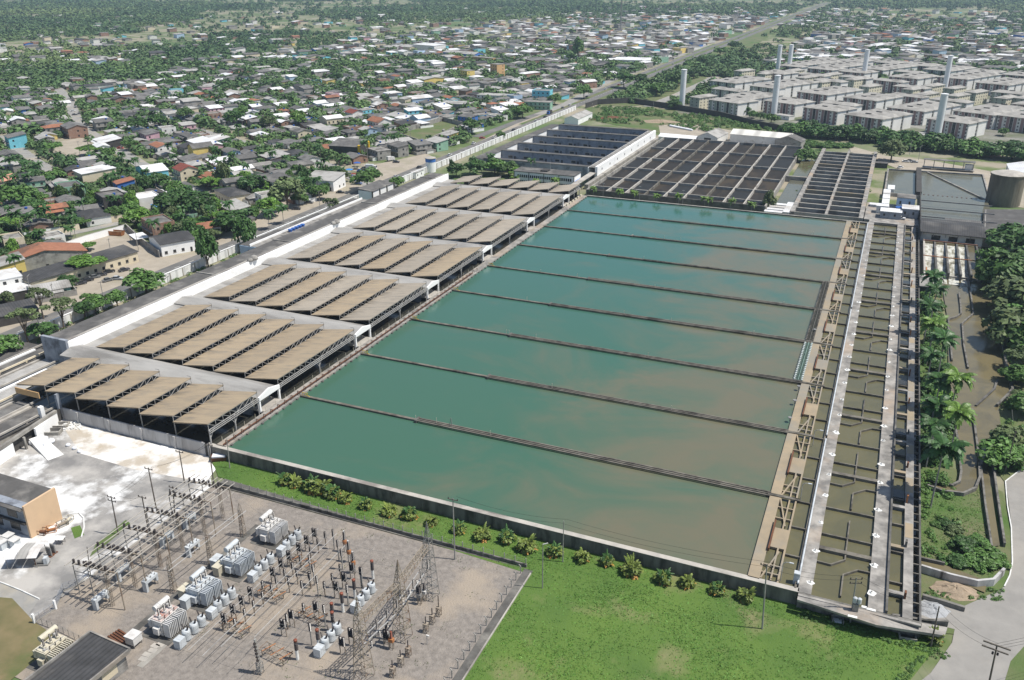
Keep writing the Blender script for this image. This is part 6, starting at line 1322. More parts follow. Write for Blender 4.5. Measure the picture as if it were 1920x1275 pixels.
WN = {'wall_grey':'grey','wall_brick':'brick','wall_white':'white','wall_cream':'cream','wall_cyan':'turquoise','wall_blue':'blue','wall_green':'green','wall_yellow':'yellow','wall_pink':'pink','wall_paleblue':'pale-blue','wall_orange':'orange','wall_dark':'dark','wall_peach':'peach','whitewash':'white'}
def house_mb(w, d, h, roof, rise, over=.45):
    """walls and roof of a house centred on the origin; local x is the ridge"""
    a, b = w/2, d/2; W = MB(); R = MB(); t = .16
    if roof == 'flat':
        W.box(-a,a,-b,b,0,h); R.box(-a-.2,a+.2,-b-.2,b+.2,h,h+.22)
    elif roof == 'parapet':
        W.box(-a,a,-b,b,0,h); R.box(-a+.25,a-.25,-b+.25,b-.25,h,h+.1)
        for q in ((-a,a,-b,-b+.25),(-a,a,b-.25,b),(-a,-a+.25,-b+.25,b-.25),(a-.25,a,-b+.25,b-.25)): W.box(*q,h,h+.6)
    elif roof == 'shed':
        W.add([(-a,-b,0),(a,-b,0),(a,b,0),(-a,b,0),(-a,-b,h),(a,-b,h),(a,b,h+rise),(-a,b,h+rise)],[(0,1,5,4),(1,2,6,5),(2,3,7,6),(3,0,4,7)])
        s = rise/d; o = over; R.add([(x,y,h+rise/2+y*s+z+.02) for z in (t,0) for x, y in ((-a-o,-b-o),(a+o,-b-o),(a+o,b+o),(-a-o,b+o))],[(0,1,2,3),(7,6,5,4),(0,4,5,1),(1,5,6,2),(2,6,7,3),(3,7,4,0)])
    elif roof == 'gable':
        W.add([(-a,-b,0),(a,-b,0),(a,b,0),(-a,b,0),(-a,-b,h),(a,-b,h),(a,b,h),(-a,b,h),(-a,0,h+rise),(a,0,h+rise)],[(0,1,5,4),(1,2,6,9,5),(2,3,7,6),(3,0,4,8,7)])
        o = over; s = rise/b; R.add([(x,y,h+rise-abs(y)*s+z+.02) for z in (t,0) for x, y in ((-a-o,-b-o),(a+o,-b-o),(a+o,0),(-a-o,0),(a+o,b+o),(-a-o,b+o))],[(0,1,2,3),(3,2,4,5),(9,8,7,6),(11,10,8,9),(0,6,7,1),(1,7,8,2),(2,8,10,4),(4,10,11,5),(5,11,9,3),(3,9,6,0)])
    else:
        W.box(-a,a,-b,b,0,h); o = over; q = min(a,b)*.95
        R.add([(-a-o,-b-o,h),(a+o,-b-o,h),(a+o,b+o,h),(-a-o,b+o,h),(-a+q,0,h+rise),(a-q,0,h+rise)],[(0,1,5,4),(1,2,5),(2,3,4,5),(3,0,4),(3,2,1,0)])
    return W, R
NH = [0]
def house(x, y, w, d, h, rot, roof, rm, wm, label=None, rise=None, storeys=1, tank=False, wins=True, porch=False, group='houses of the town', cat='house', name='house'):
    NH[0] += 1; rise = rise if rise is not None else d*.14
    o = thing(name, label, cat, (x,y,0), rot); W, R = house_mb(w, d, h, roof, rise)
    W.build('wall', wm, o); RO = R.build('roof', rm, o); a, b = w/2, d/2
    if wins:
        for st in range(storeys):
            z = .95+st*(h/storeys); n = max(1, int(w/3.4)); hw = min(1.2, h/storeys*.4)
            for k in range(n):
                xx = -a+w*(k+.5)/n
                if st == 0 and k == NH[0] % n: MB().box(xx-.45,xx+.45,-b-.05,-b,.0,2.05).build('door', 'door_wood' if NH[0] % 3 else 'window_dark', o)
                else: wn = MB().box(xx-.6,xx+.6,-b-.05,-b,z,z+hw).build('window', 'window_dark', o); MB().box(xx-.7,xx+.7,-b-.12,-b,z-.1,z).build('sill', 'pale_concrete', wn)
            n = max(1, int(d/4))
            for k in range(n):
                if (NH[0]+k) % 3: yy = -b+d*(k+.5)/n; MB().box(a,a+.05,yy-.55,yy+.55,z,z+hw).build('window', 'window_dark', o)
    if label is None and NH[0] % 5 < 2:
        lw, lh = w*rs.uniform(.35,.6), min(h-.3, 2.6); sx = -1 if NH[0] % 2 else 1; x0 = sx*(a-lw/2)*.8
        lt = MB().box(x0-lw/2,x0+lw/2,-b-3.2,-b-.06,0,lh-.45).build('lean_to', ('wall_brick','wall_grey','wall_white')[NH[0] % 3], o); MB().add([(x0-lw/2-.2,-b-3.5,lh-.42),(x0+lw/2+.2,-b-3.5,lh-.42),(x0+lw/2+.2,-b-.06,lh),(x0-lw/2-.2,-b-.06,lh)],[(0,1,2,3)]).build('lean_to_roof', ('roof_light','roof_fibre','roof_grey')[NH[0] % 3], lt)
    if storeys > 1: MB().box(-a,a,-b-.9,-b-.06,h/2-.1,h/2+.12).build('balcony_slab', 'roof_slab', o)
    if tank:
        zt = h+(.25 if roof in ('flat','parapet') else rise*.6+.2); MB().lathe([(.55,0),(.72,.75),(.74,.8),(.2,1.0)],(a*.4,b*.2,zt),n=10).build('water_tank', 'tank_blue', RO)
    if porch: MB().add([(-a*.9,-b-2.2,h*.78),(a*.6,-b-2.2,h*.78),(a*.6,-b,h*.92),(-a*.9,-b,h*.92)],[(0,1,2,3)]).build('porch_roof', rm, o); MB().bar((-a*.85,-b-2.1,0),(-a*.85,-b-2.1,h*.78),.14).build('post', 'wall_grey', o); MB().bar((a*.55,-b-2.1,0),(a*.55,-b-2.1,h*.78),.14).build('post', 'wall_grey', o)
    OCC.append((x, y, math.hypot(w, d)*.5))
    if label is None: reg(o, ('small ' if w*d < 65 else 'wide ' if w > 11.5 else 'two-storey ' if storeys > 1 else '')+WN[wm]+' house with '+RN[rm]+' roof', 'house', x, y, group)
    return o
def hb(p1, p2, d, h, roof, rm, wm, label, **kw):
    A, B = g(*p1), g(*p2); return house((A[0]+B[0])/2, (A[1]+B[1])/2, math.dist(A,B), d, h, math.atan2(B[1]-A[1], B[0]-A[0]), roof, rm, wm, label, **kw)
def hc(p, w, d, h, roof, rm, wm, label, rot=-28, **kw): return house(*g(*p), w, d, h, rad(rot), roof, rm, wm, label, **kw)
# --- the houses one can name
def M(name, o): mark(name, o.location.x, o.location.y)
M('the terracotta-roofed hall', hc((85,497),13,30,4.8,'gable','roof_terracotta','wall_grey','long hall with terracotta tiled roof beside the bare yard',rot=-30,rise=3)); 
o = hb((48,546),(248,487),9,4.2,'shed','roof_charcoal','wall_cream','long shop row with black roof and open fronts on the street',rise=1.2); M('the black-roofed shops', o)
hc((325,468),14,15,5.2,'gable','roof_charcoal','whitewash','white stepped shopfront with black roof and arched door on the street',rot=62-0,rise=1.6)
hc((300,440),15,10,6.6,'parapet','roof_fibre','wall_brick','two storey brick house with flat dark roof beside the bare yard',storeys=2)
hc((178,415),16,11,3.8,'hip','roof_charcoal','wall_white','low white house with broad black hipped roof above the yard wall',rise=1.8)
hc((135,392),19,10,4.2,'gable','roof_grey','wall_white','long low house under two grey sheet roofs',rise=1.2)
hc((135,372),15,11,7.2,'parapet','roof_fibre','wall_green','two storey pale green house with dark flat roof',storeys=2)
o = hc((182,344),14,18,7.6,'shed','roof_tin','wall_cream','tall white roofed chapel with three arched windows',rot=-24,rise=.8,wins=False); M('the white-roofed chapel', o)
for k in range(3):
    xx = -4.2+4.2*k; MB().box(xx-.7,xx+.7,-9.06,-9,3.4 if k != 1 else .2,5.3 if k != 1 else 3.2).lathe([(.7,-9.06),(.7,-9)],(xx,0,5.3 if k != 1 else 3.2),n=16,axis=None) if 0 else MB().prism([(xx-.7,-9.06),(xx+.7,-9.06),(xx+.7,-9),(xx-.7,-9)],3.2 if k != 1 else .2,5.2 if k != 1 else 3.4).build('window', 'window_dark', o)
o = hc((287,334),12,20,5.6,'gable','roof_tin','wall_cyan','turquoise gable chapel with white sheet roof',rot=62,rise=2.2,wins=False); M('the turquoise chapel', o)
hc((350,335),12,10,6.0,'gable','roof_maroon','wall_cream','cream house with maroon tiled gable roof',rise=2,storeys=2); hc((236,363),8,9,6.4,'shed','roof_terracotta','wall_blue','deep blue two storey house with terracotta edges',storeys=2)
hc((277,386),13,11,5.2,'parapet','roof_tin','wall_white','white flat roofed house beside the blue tarpaulin'); hc((212,392),14,11,7.4,'parapet','roof_fibre','wall_dark','dark two storey house with blue tank on flat roof',storeys=2,tank=True)
hc((379,297),13,9,7.6,'gable','roof_fibre','wall_yellow','house with tall blank yellow gable wall',rot=62,rise=2.2,wins=False); hc((378,276),22,11,3.6,'shed','roof_tin','wall_brick','long brick house with white sheet roof'); hc((412,270),13,10,3.6,'shed','roof_tin','wall_green','low green house with white sheet roof')
o = hc((33,275),13,11,7.2,'shed','roof_grey','wall_cyan','turquoise two storey corner house with grey roof',storeys=2); M('the turquoise corner house', o)
o = hc((142,255),20,13,7.0,'gable','roof_grey','wall_brick','brick porch hall with grey roof and pink verge',rise=2,storeys=2); M('the brick porch hall', o)
hc((203,274),20,13,4.0,'shed','roof_tin','wall_dark','low dark house with white roof and green awning',porch=True); hc((282,266),16,9,6.2,'shed','roof_grey','wall_pink','pink and purple two storey house',storeys=2)
hc((87,215),22,9,5.4,'shed','roof_grey','wall_brick','long brick shed with grey roof above the village street'); hc((62,204),9,8,6.6,'flat','roof_grey','wall_green','bright green two storey house by the brick shed',storeys=2)
o = hc((655,290),20,15,6.6,'shed','roof_fibre','wall_dark','dark open garage with grey roof and yellow posts',rot=8,wins=False); M('the dark garage', o)
for q in (-8.5, 8.5): MB().lathe([(.9,0),(.9,7.6),(.3,8)],(10.4,q*.85,0),n=10).build('yellow_post', 'yellow_paint', o)
o = hc((712,243),16,11,6.6,'gable','roof_terracotta','wall_white','white two storey house with red tiled roof',storeys=2,rise=2.4); M('the red-tiled white house', o)
hc((623,240),14,12,7.8,'gable','roof_tin','wall_cream','tall pale house with bright white gable roof',rot=62,rise=1.6,storeys=2); hc((665,222),12,10,5,'gable','roof_maroon','wall_white','white house with maroon roof behind the palms',rise=2)
hc((788,231),11,12,4.6,'gable','roof_tin','wall_paleblue','pale blue house with white gable roof by the walled lot',rot=62,rise=1.8)
o = hc((808,158),14,24,6.0,'gable','roof_light','wall_yellow','yellow fronted hall with pale sheet roof',rot=-30,rise=1.4); M('the yellow-fronted hall', o)
hc((877,150),12,10,10,'flat','roof_slab','wall_yellow','ochre three storey block with small windows',storeys=3); o = hc((933,143),12,11,13,'flat','roof_slab','wall_orange','tall orange apartment tower in the town',storeys=4); M('the tall orange tower', o)
o = hc((1188,122),42,26,7,'gable','roof_tin','wall_white','large white roofed warehouse beside the highway',rot=8,rise=2,wins=False); M('the white-roofed warehouse', o)
hc((805,96),46,22,9,'shed','roof_tin','wall_white','big hall with bright white roof above the town',rot=-20,wins=False,rise=1); hc((868,108),60,16,6,'gable','roof_light','wall_blue','long pale roofed market with blue ends',rot=-20,wins=False); o = hc((905,118),38,9,7,'flat','roof_slab','wall_orange','long orange fronted school building',rot=-20,storeys=2); M('the orange-fronted school', o)
o = hc((1017,190),16,13,9.5,'parapet','roof_slab','wall_cyan','turquoise three storey house by the highway',storeys=3,rot=8); M('the turquoise highway house', o)
hc((1010,204),22,9,6,'flat','roof_slab','wall_green','green shop row facing the highway',rot=8,storeys=2); hc((960,205),20,10,4.6,'gable','roof_terracotta','wall_brick','low shop with rusty tiled roof by the highway tree',rot=8); hc((925,190),26,14,6,'flat','roof_light','wall_white','white fronted block with round windows near the highway',rot=0,storeys=2)
hc((610,352),18,13,5.6,'shed','roof_light','whitewash','white faced workshop with wide gate by the parked cars',rot=4); hc((502,385),8,9,6,'parapet','roof_slab','wall_white','white cube house with one window among dark trees',storeys=2); hc((437,375),20,11,4.4,'hip','roof_charcoal','wall_cream','low cream house with broad black roof and white yard wall')
hc((440,400),18,9,3.4,'shed','roof_light','wall_grey','low grey shed with pale blue sheet roof',rot=-28); hc((555,300),13,11,5,'hip','roof_charcoal','wall_white','white house with dark hipped roof beside the lane'); hc((515,305),18,12,4.2,'shed','roof_light','wall_brick','brick fronted store with wide pale roof'); hc((860,205),28,18,5.5,'flat','roof_light','wall_grey','wide pale canopy roof beside the bus yard',rot=8,wins=False); hc((565,262),13,10,6.4,'gable','roof_fibre','wall_cream','cream two storey house with verandah by the lane',storeys=2)
hc((18,300),16,10,4,'gable','roof_fibre','wall_grey','low grey house with dark roof below the square'); hc((10,352),14,11,4.2,'shed','roof_salmon','wall_cream','house with bright peach sheet roof among coconut palms'); hc((40,348),18,10,3.8,'shed','roof_charcoal','wall_white','long black roofed house beside the peach roof'); hc((18,408),18,10,3.6,'shed','roof_fibre','wall_brick','low brick house with dark roof at the picture edge'); hc((8,545),12,12,6,'flat','roof_tin','wall_white','white two storey house beside the shop row',storeys=2); hc((22,512),12,9,5,'shed','roof_light','wall_yellow','yellow house behind the terracotta roofed hall')
for p, w, d, rm, lb in (((14,560),16,10,'roof_tin','white sheet canopy at the shop row corner'),((8,600),20,13,'roof_charcoal','black sheet shelter on the street at the picture edge')): hc(p, w, d, 3.4, 'flat', rm, 'wall_dark', lb, wins=False, rot=62)
o = thing('canopy', 'bright blue tarpaulin canopy beside the white flat roofed house', 'canopy', (*g(300,396),0), rad(-28)); MB().box(-4,4,-3,3,3,3.12).build('sheet', 'tarp_blue', o)
for a in (-3.6,3.6):
    for b in (-2.6,2.6): MB().box(a-.08,a+.08,b-.08,b+.08,0,3).build('post', 'steel_grey', o)
o = thing('skip', 'orange open skip at the edge of the bare yard', 'skip', (*g(216,441),0), rad(10)); MB().add([(-4,-1.1,.2),(4,-1.1,.2),(4,1.1,.2),(-4,1.1,.2),(-4.5,-1.3,2.2),(4.5,-1.3,2.2),(4.5,1.3,2.2),(-4.5,1.3,2.2)],[(0,3,2,1),(0,1,5,4),(1,2,6,5),(2,3,7,6),(3,0,4,7)]).build('body', 'rust_orange', o); MB().box(-4.3,4.3,-1.15,1.15,1.4,1.5).build('load', 'sand_dirt', o)
o = thing('open_shed', 'small white roofed open shed in the bare yard', 'shed', (*g(263,455),0), rad(-28)); MB().box(-5,5,-3,3,3.0,3.15).build('roof', 'roof_tin', o)
for a in (-4.6,4.6):
    for b in (-2.7,2.7): MB().box(a-.1,a+.1,b-.1,b+.1,0,3).build('post', 'steel_grey', o)
def ywall(pts, label=None, m='wall_grey', h=2.3, px=True):
    P = pxs(*pts) if px else pts; o = thing('yard_wall', label, 'wall'); MB().wall(P, .25, 0, h).build('wall', m, o); MB().wall(P, .35, h, h+.1).build('coping', 'pale_concrete', o)
    if label is None: reg(o, {'wall_grey':'grey block','whitewash':'whitewashed','wall_brick':'brick','wall_cream':'cream'}[m]+' yard wall', 'yard wall', P[0][0], P[0][1], 'yard walls of the town')
ywall(((738,254),(793,273),(835,254),(872,238),(830,227),(783,241),(738,254)), 'pale block wall enclosing the grassy lot', 'wall_grey', 3.2); mark('the walled grassy lot', *g(800,250))
sheet('lot_grass', pxs((738,254),(793,273),(872,238),(830,227)), .06, 'weedy_grass')
x, y = g(832,255); MB().cbox(x,y,0,1.2,4,4.6,rad(12)).build('sign_panel', 'wall_grey'); tag(bpy.data.objects['sign_panel'], 'blank grey upright panel on the grassy lot wall', 'panel')
ywall(((112,471),(165,453),(238,432)), 'long whitewashed wall behind the bare yard', 'whitewash', 3.0); ywall(((236,430),(262,455),(300,483)), 'grey slanting wall at the side of the bare yard', 'wall_grey', 3.0); ywall(((0,468),(60,452),(150,430)), 'pale wall along the narrow lane above the bare yard', 'wall_cream', 2.6); ywall(((160,424),(205,418),(250,410)), 'cream front wall of the black hipped house', 'wall_cream', 2.8)
# --- the other houses: the nearest as things, the rest of the town as one mass
BADP = [pxs((700,335),(640,325),(640,310),(715,300),(800,284),(880,270),(950,236),(1060,190),(1085,208),(850,310)), pxs((738,258),(793,276),(880,238),(830,222)), pxs((85,270),(150,256),(190,278),(150,308),(95,300)), pxs((100,475),(170,430),(262,430),(310,480),(245,520),(130,520))]
HW = [(-254.5,120),(-252.5,760),(-251,1300),(-250,3200)]; HW2 = [(-268.5,560),(-265,760),(-265,1300),(-263,3200)]
def town_ok(x, y, r):
    if y < 140 or x > -262-r and x < -150 and y < 1900: return False
    if x >= -262 and y < 1085+max(0, -(x-60))*.12: return False
    if x >= -150 and y < 1090: return False
    if dist_poly(x, y, HW) < 12+r or dist_poly(x, y, HW2) < 9+r: return False
    for p, w in STREETS:
        if dist_poly(x, y, p) < w/2+r+1: return False
    return not any(inpoly(x, y, P) for P in BADP)
cand = []
for i in range(-190, 150):
    for j in range(4, 210):
        s = i*13.8+rs.uniform(-2,2); t = j*14.8+rs.uniform(-2,2)+ (3 if i % 2 else 0)
        x, y = CT*s-ST*t-200, ST*s+CT*t; dd = math.hypot(x, y)
        if dd > 2700 or not inframe(x, y, 0, 130): continue
        nearhw = min(abs(x+262), 900)
        p = .86*math.exp(-max(0, dd-760)/(1000 if nearhw < 520 else 560))*(1 if nearhw < 520 else .72)*(1 if dd < 1000 or nearhw < 560 else .62)
        if x < -560 and y > 700: p *= .75
        if x > -150: p = .74*math.exp(-max(0, dd-1080)/520)
        if rs.rand() < p: cand.append((dd, x, y))
cand.sort(); HS = []
RC = ['roof_fibre']*23+['roof_grey']*20+['roof_charcoal']*10+['roof_slab']*15+['roof_light']*23+['roof_tin']*17+['roof_terracotta']*5; WC = ['wall_grey']*28+['wall_brick']*17+['wall_white']*27+['wall_cream']*13+['wall_cyan']*3+['wall_blue']*2+['wall_green']*4+['wall_yellow']*2+['wall_pink']*2+['wall_paleblue']*4
FARM = sorted(set(RC)|set(WC)); FH = MB(); n_th = 0; LIM = 300-NH[0]
for dd, x, y in cand:
    w, d = rs.uniform(8,15), rs.uniform(6.8,10.8)
    if rs.rand() < .06: w *= 1.8
    if not town_ok(x, y, 4.5) or not free(x, y, (w+d)*.33): continue
    rm, wm = RC[rs.randint(len(RC))], WC[rs.randint(len(WC))]; st = 2 if rs.rand() < .24 else 1; h = 5.8*rs.uniform(.95,1.1) if st == 2 else rs.uniform(2.7,3.5)
    roof = 'flat' if rm == 'roof_slab' else ('gable','gable','shed','shed','hip')[rs.randint(5)]
    if rm == 'roof_slab' and rs.rand() < .5: roof = 'parapet'
    if rm == 'roof_terracotta': roof = ('gable','hip')[rs.randint(2)]
    rot = TH+rs.normal(0,.06)+(math.pi/2 if rs.rand() < .45 else 0)
    if n_th < LIM and inframe(x, y, 0, 5):
        n_th += 1; house(x, y, w, d, h, rot, roof, rm, wm, None, None, st, rs.rand() < .3, True, rs.rand() < .3)
        if rs.rand() < .42:
            a, b = w/2+rs.uniform(1,2.5), d/2+rs.uniform(1.2,2.6); c, s = math.cos(rot), math.sin(rot); q = rs.randint(3)
            loc = [(-a,b),(-a,-b),(a,-b),(a,b)][:3+rs.randint(2)]
            ywall([(x+c*u-s*v, y+s*u+c*v) for u, v in loc], None, ('wall_grey','wall_grey','whitewash','wall_brick','wall_cream')[rs.randint(5)], rs.uniform(1.6,2.3), False)
    else:
        W, R = house_mb(w*(1+.35*(dd > 1000)), d*(1+.35*(dd > 1000)), h, roof, d*.14); c, s = math.cos(rot), math.sin(rot)
        for mb, mm in ((W, wm), (R, rm)): FH.add([(x+c*u-s*v, y+s*u+c*v, z) for u, v, z in mb.v], mb.f, FARM.index(mm))
        if dd < 1000:
            for k in range(2): u = -w/4+k*w/2; a, b = d/2, w/2; FH.add([(x+c*(u+p)-s*(-a-.05), y+s*(u+p)+c*(-a-.05), z) for p, z in ((-.6,.9),(.6,.9),(.6,2.1),(-.6,2.1))], [(0,1,2,3)], len(FARM))
        OCC.append((x, y, math.hypot(w, d)*.5))
tag(FH.build('far_houses', FARM+['window_dark']), 'low houses of the distant town melting into the trees', 'houses', kind='stuff')
# --- town trees
TL = []
for p, r, tn, sh in (((440,440),8.5,'dark','round'),((300,355),6.5,'mid','round'),((330,375),7.5,'mid','round'),((275,352),5,'mid','round'),((350,395),8.5,'dark','round'),((318,405),8.5,'dark','round'),((375,405),8.5,'dark','round'),((470,365),8,'dark','round'),((540,392),10.5,'olive','round'),((495,360),6,'bright','flat'),((620,398),5.5,'olive','open'),((645,402),4,'mid','round'),((690,358),9,'mid','round'),((745,352),4.5,'mid','round'),((600,375),5.5,'mid','round'),((40,395),9,'mid','round'),((70,408),6.5,'dark','round'),((105,345),6.5,'mid','round'),((100,290),8,'mid','flat'),((170,292),7.5,'bright','flat'),((205,300),6,'mid','round'),((245,282),5.5,'mid','round'),((300,245),8.5,'dark','round'),((260,250),8,'dark','round'),((440,240),9,'dark','round'),((455,225),7,'mid','round'),((505,245),8,'olive','round'),((560,240),8,'bright','round'),((350,225),7,'mid','round'),((655,250),6,'dark','round'),((680,262),5,'mid','round'),((885,250),7.5,'mid','round'),((980,222),8,'mid','round'),((940,262),4,'mid','round'),((1040,196),7,'mid','round'),((1170,165),11,'dark','round'),((1200,163),9,'dark','round'),((1095,185),8,'mid','round'),((1230,180),9,'mid','round'),((1265,160),9,'mid','round'),((1300,148),8,'dark','round'),((1320,125),9,'dark','round'),((1350,108),9,'mid','round'),((1290,130),7,'mid','round'),((1330,135),7,'dark','round'),((1375,95),9,'dark','round'),((630,160),9,'dark','round'),((770,140),9,'dark','round'),((1085,115),12,'mid','tall'),((1070,118),9,'dark','round'),((20,430),6,'bright','flat'),((235,425),3,'mid','round'),((165,470),3.5,'bright','flat'),((320,435),4,'mid','round'),((205,385),5.5,'mid','round'),((180,380),4.6,'bright','round'),((745,265),4.5,'dark','round'),((530,340),5,'mid','flat')):
    x, y = g(*p); tree(x, y, r*.92, tn, sh); OCC.append((x, y, r*.8))
PL = 0
for p, h, r in (((60,362),9,3.6),((70,352),8,3.4),((10,368),10,3.8),((250,352),9,3.6),((226,250),13,3.6),((430,292),9,3.4),((430,410),7,3.2),((400,425),8,3.2),((470,420),6,3),((505,430),7.5,3.4),((532,420),7,3.2),((580,292),11,3.2),((92,430),9,3.6),((35,440),9,3.6),((740,285),9,3.2),((725,255),7,3),((25,330),9,3.6),((135,450),5,3),((448,262),9,3.2),((320,300),9,3.2),((300,430),5,3),((345,415),6,3),((60,440),8,3.2),((76,432),8,3.2)):
    x, y = g(*p); palm(x, y, h, r); OCC.append((x, y, 2))
LT = 300-sum(1 for r in REG['tree'])-70; tc = []
for _ in range(60000):
    px_, py_ = rs.uniform(-120,2040), rs.uniform(1,500); x, y = g(px_, py_)
    dd = math.hypot(x, y)
    if dd > 1500: continue
    if rs.rand() > min(1, (dd/1100)**2.0*1.5+.02): continue
    tc.append((dd, x, y))
for _ in range(5200):
    dd = rs.uniform(240,760); a = rs.uniform(-.98,.25); tc.append((dd, math.sin(a-.0)*dd, math.cos(a)*dd))
tc.sort(); MID = []; nt = npalm = 0
for dd, x, y in tc:
    r = rs.uniform(2.,6.)*(1+.25*(dd > 700)); hw = x >= -248 and x < -150 and y > 760
    if hw: ok = x > -236 and rs.rand() < .5 and not (dist_poly(x, y, [g(1215,200), g(1270,178), g(1330,150), g(1402,114)]) < 14)
    else: ok = town_ok(x, y, 2.0) and free(x, y, r, .6)
    if not ok: continue
    if not inframe(x, y, 3, 130): continue
    inside = inframe(x, y, 3, 5)
    if inside and dd < 800 and rs.rand() < .16 and npalm < 70:
        npalm += 1; palm(x, y, rs.uniform(5,9.5), rs.uniform(2.6,3.4)); OCC.append((x, y, 1.6)); continue
    if nt < LT and inside: nt += 1; tree(x, y, r, ('mid','mid','dark','olive','bright','dark')[rs.randint(6)], ('round','round','tall','flat','round')[rs.randint(5)], r*rs.uniform(.3,.7))
    else: MID.append((x, y, r))
    if dd < 1000: OCC.append((x, y, r*.7))
    if len(MID) > 4200: break
def mass(name, pts, nq, leaf, label, m):
    P = np.array(pts); n = len(P); d = unit(rs.normal(0,1,(n,nq,3))); d[:,:,2] = np.abs(d[:,:,2])*.95+.02
    c = d*rs.uniform(.7,1.05,(n,nq,1))*P[:,None,2:3]*np.array([1,1,.95]); c[:,:,:2] += P[:,None,:2]; c[:,:,2] += P[:,None,2]*.25
    Q = leafquads(rs, c.reshape(-1,3), (d+np.array([0,0,.5])).reshape(-1,3), (leaf*P[:,2][:,None]*np.ones((1,nq))).reshape(-1,1), .75)
    return tag(put(name, quads_mesh(name, Q, m)), label, 'trees', kind='stuff')
mass('far_trees', MID, 90, .24, 'trees crowding between the houses of the distant town', 'far_leaf')
FAR = []
VG = rs.rand(64, 64)
def vn(x, y):
    s = 0
    for sc, w_ in ((420., .62), (150., .38)):
        u, v = x/sc+100, y/sc*.8+100; i, j = int(u), int(v); a, b = u-i, v-j; a, b = a*a*(3-2*a), b*b*(3-2*b)
        f = lambda p, q: VG[p % 64, q % 64]
        s += w_*((f(i,j)*(1-a)+f(i+1,j)*a)*(1-b)+(f(i,j+1)*(1-a)+f(i+1,j+1)*a)*b)
    return s
FC = {}
for a_, b_, q_ in OCC: FC.setdefault((int(a_//14), int(b_//14)), []).append((a_, b_))
def free_far(x, y):
    i, j = int(x//14), int(y//14)
    return all((x-a)**2+(y-b)**2 > 12**2 for di in (-1,0,1) for dj in (-1,0,1) for a, b in FC.get((i+di, j+dj), ()))
for _ in range(48000):
    dd = 1000+3900*rs.rand()**1.45; a = rs.uniform(-1.0,.2); x, y = math.sin(a)*dd, math.cos(a)*dd
    if not inframe(x, y, 5, 130) or dist_poly(x, y, HW) < 26 or (abs(x+262) < 600 and dd < 2300 and rs.rand() < .4): continue
    if vn(x, y) > .575 and dd > 1300 and rs.rand() < .9: continue
    if dd < 1700 and rs.rand() < .3: continue
    if not free_far(x, y): continue
    FAR.append((x, y, rs.uniform(2.6,7.5)*(1+max(0, dd-1800)/3000)))
mass('far_woods', FAR, 36, .34, 'far woodland stretching away beyond the town', 'far_wood_leaf')
# low scrub: the weedy field, the banks and every rough edge
SCR = []
FP = pxs((1100,200),(1250,205),(1350,222),(1490,252),(1480,270),(1250,236),(1140,232),(1090,222)); BP = pxs((1835,520),(1960,470),(1960,860),(1885,900),(1866,880),(1830,850),(1900,735))
while len(SCR) < 620:
    x, y = rs.uniform(-240,-50), rs.uniform(600,780)
    if inpoly(x, y, FP) and math.sin(x*.09+1)+math.cos(y*.11+x*.05) > -.7: SCR.append((x, y, rs.uniform(.7,2.2)))
for _ in range(420):
    x, y = rs.uniform(18.8,26), rs.uniform(163,344); SCR.append((x, y, rs.uniform(.4,1.1)))
for _ in range(500):
    x, y = rs.uniform(26,60), rs.uniform(200,400)
    if inpoly(x, y, BP): SCR.append((x, y, rs.uniform(.4,1.3)))
for _ in range(130): t = rs.rand(); SCR.append((-2+25*t+rs.uniform(-.5,.5), 138.2-1.2*t+rs.uniform(-1.5,1.0), rs.uniform(.2,.5)))
for _ in range(90): t = rs.rand(); SCR.append((22.4-7*t+rs.uniform(-1.2,.3), 140.5-14*t, rs.uniform(.15,.38)))
for _ in range(160): SCR.append((rs.uniform(-244,-238), rs.uniform(172,400), rs.uniform(.4,1.2)))
for _ in range(80): SCR.append((rs.uniform(-9,-5)-33*rs.randint(2), rs.uniform(440,600), rs.uniform(.5,1.3)))
for _ in range(60): x, y = g(rs.uniform(1728,1880), rs.uniform(1105,1125)); SCR.append((x, y, rs.uniform(.2,.55)))
mass('undergrowth', SCR, 40, .3, 'low scrub on the weedy field, canal banks and rough edges', 'leaf_mid')
# ================================================================ vehicles
CB = MB().prism([(-2.1,-.85),(2.1,-.85),(2.1,.85),(-2.1,.85)],.3,.85).add([(-1.45,-.78,.85),(.9,-.78,.85),(.9,.78,.85),(-1.45,.78,.85),(-1.1,-.66,1.42),(.35,-.66,1.42),(.35,.66,1.42),(-1.1,.66,1.42)],[(4,5,6,7)]).add([(-1.1,-.67,1.4),(.35,-.67,1.4),(.35,.67,1.4),(-1.1,.67,1.4),(-1.1,-.67,1.45),(.35,-.67,1.45),(.35,.67,1.45),(-1.1,.67,1.45)],[(4,5,6,7),(0,1,5,4),(1,2,6,5),(2,3,7,6),(3,0,4,7)]).mesh('body', 'car_paint')
CG = MB().add([(-1.5,-.79,.84),(1.0,-.79,.84),(1.0,.79,.84),(-1.5,.79,.84),(-1.12,-.67,1.4),(.37,-.67,1.4),(.37,.67,1.4),(-1.12,.67,1.4)],[(0,1,5,4),(1,2,6,5),(2,3,7,6),(3,0,4,7)]).mesh('windows_glass', 'glass_dark')
CW = MB().lathe([(.33,-.1),(.33,.1)],n=12,axis=(0,1,0)).mesh('wheel', 'rubber'); CR = MB().lathe([(.2,-.12),(.2,.12)],n=10,axis=(0,1,0)).mesh('rim', 'steel_pale'); CL_ = MB().box(-.03,.03,-.16,.16,-.07,.07).mesh('headlight', 'white_paint'); CT_ = MB().box(-.03,.03,-.14,.14,-.07,.07).mesh('tail_light', 'insulator_red')
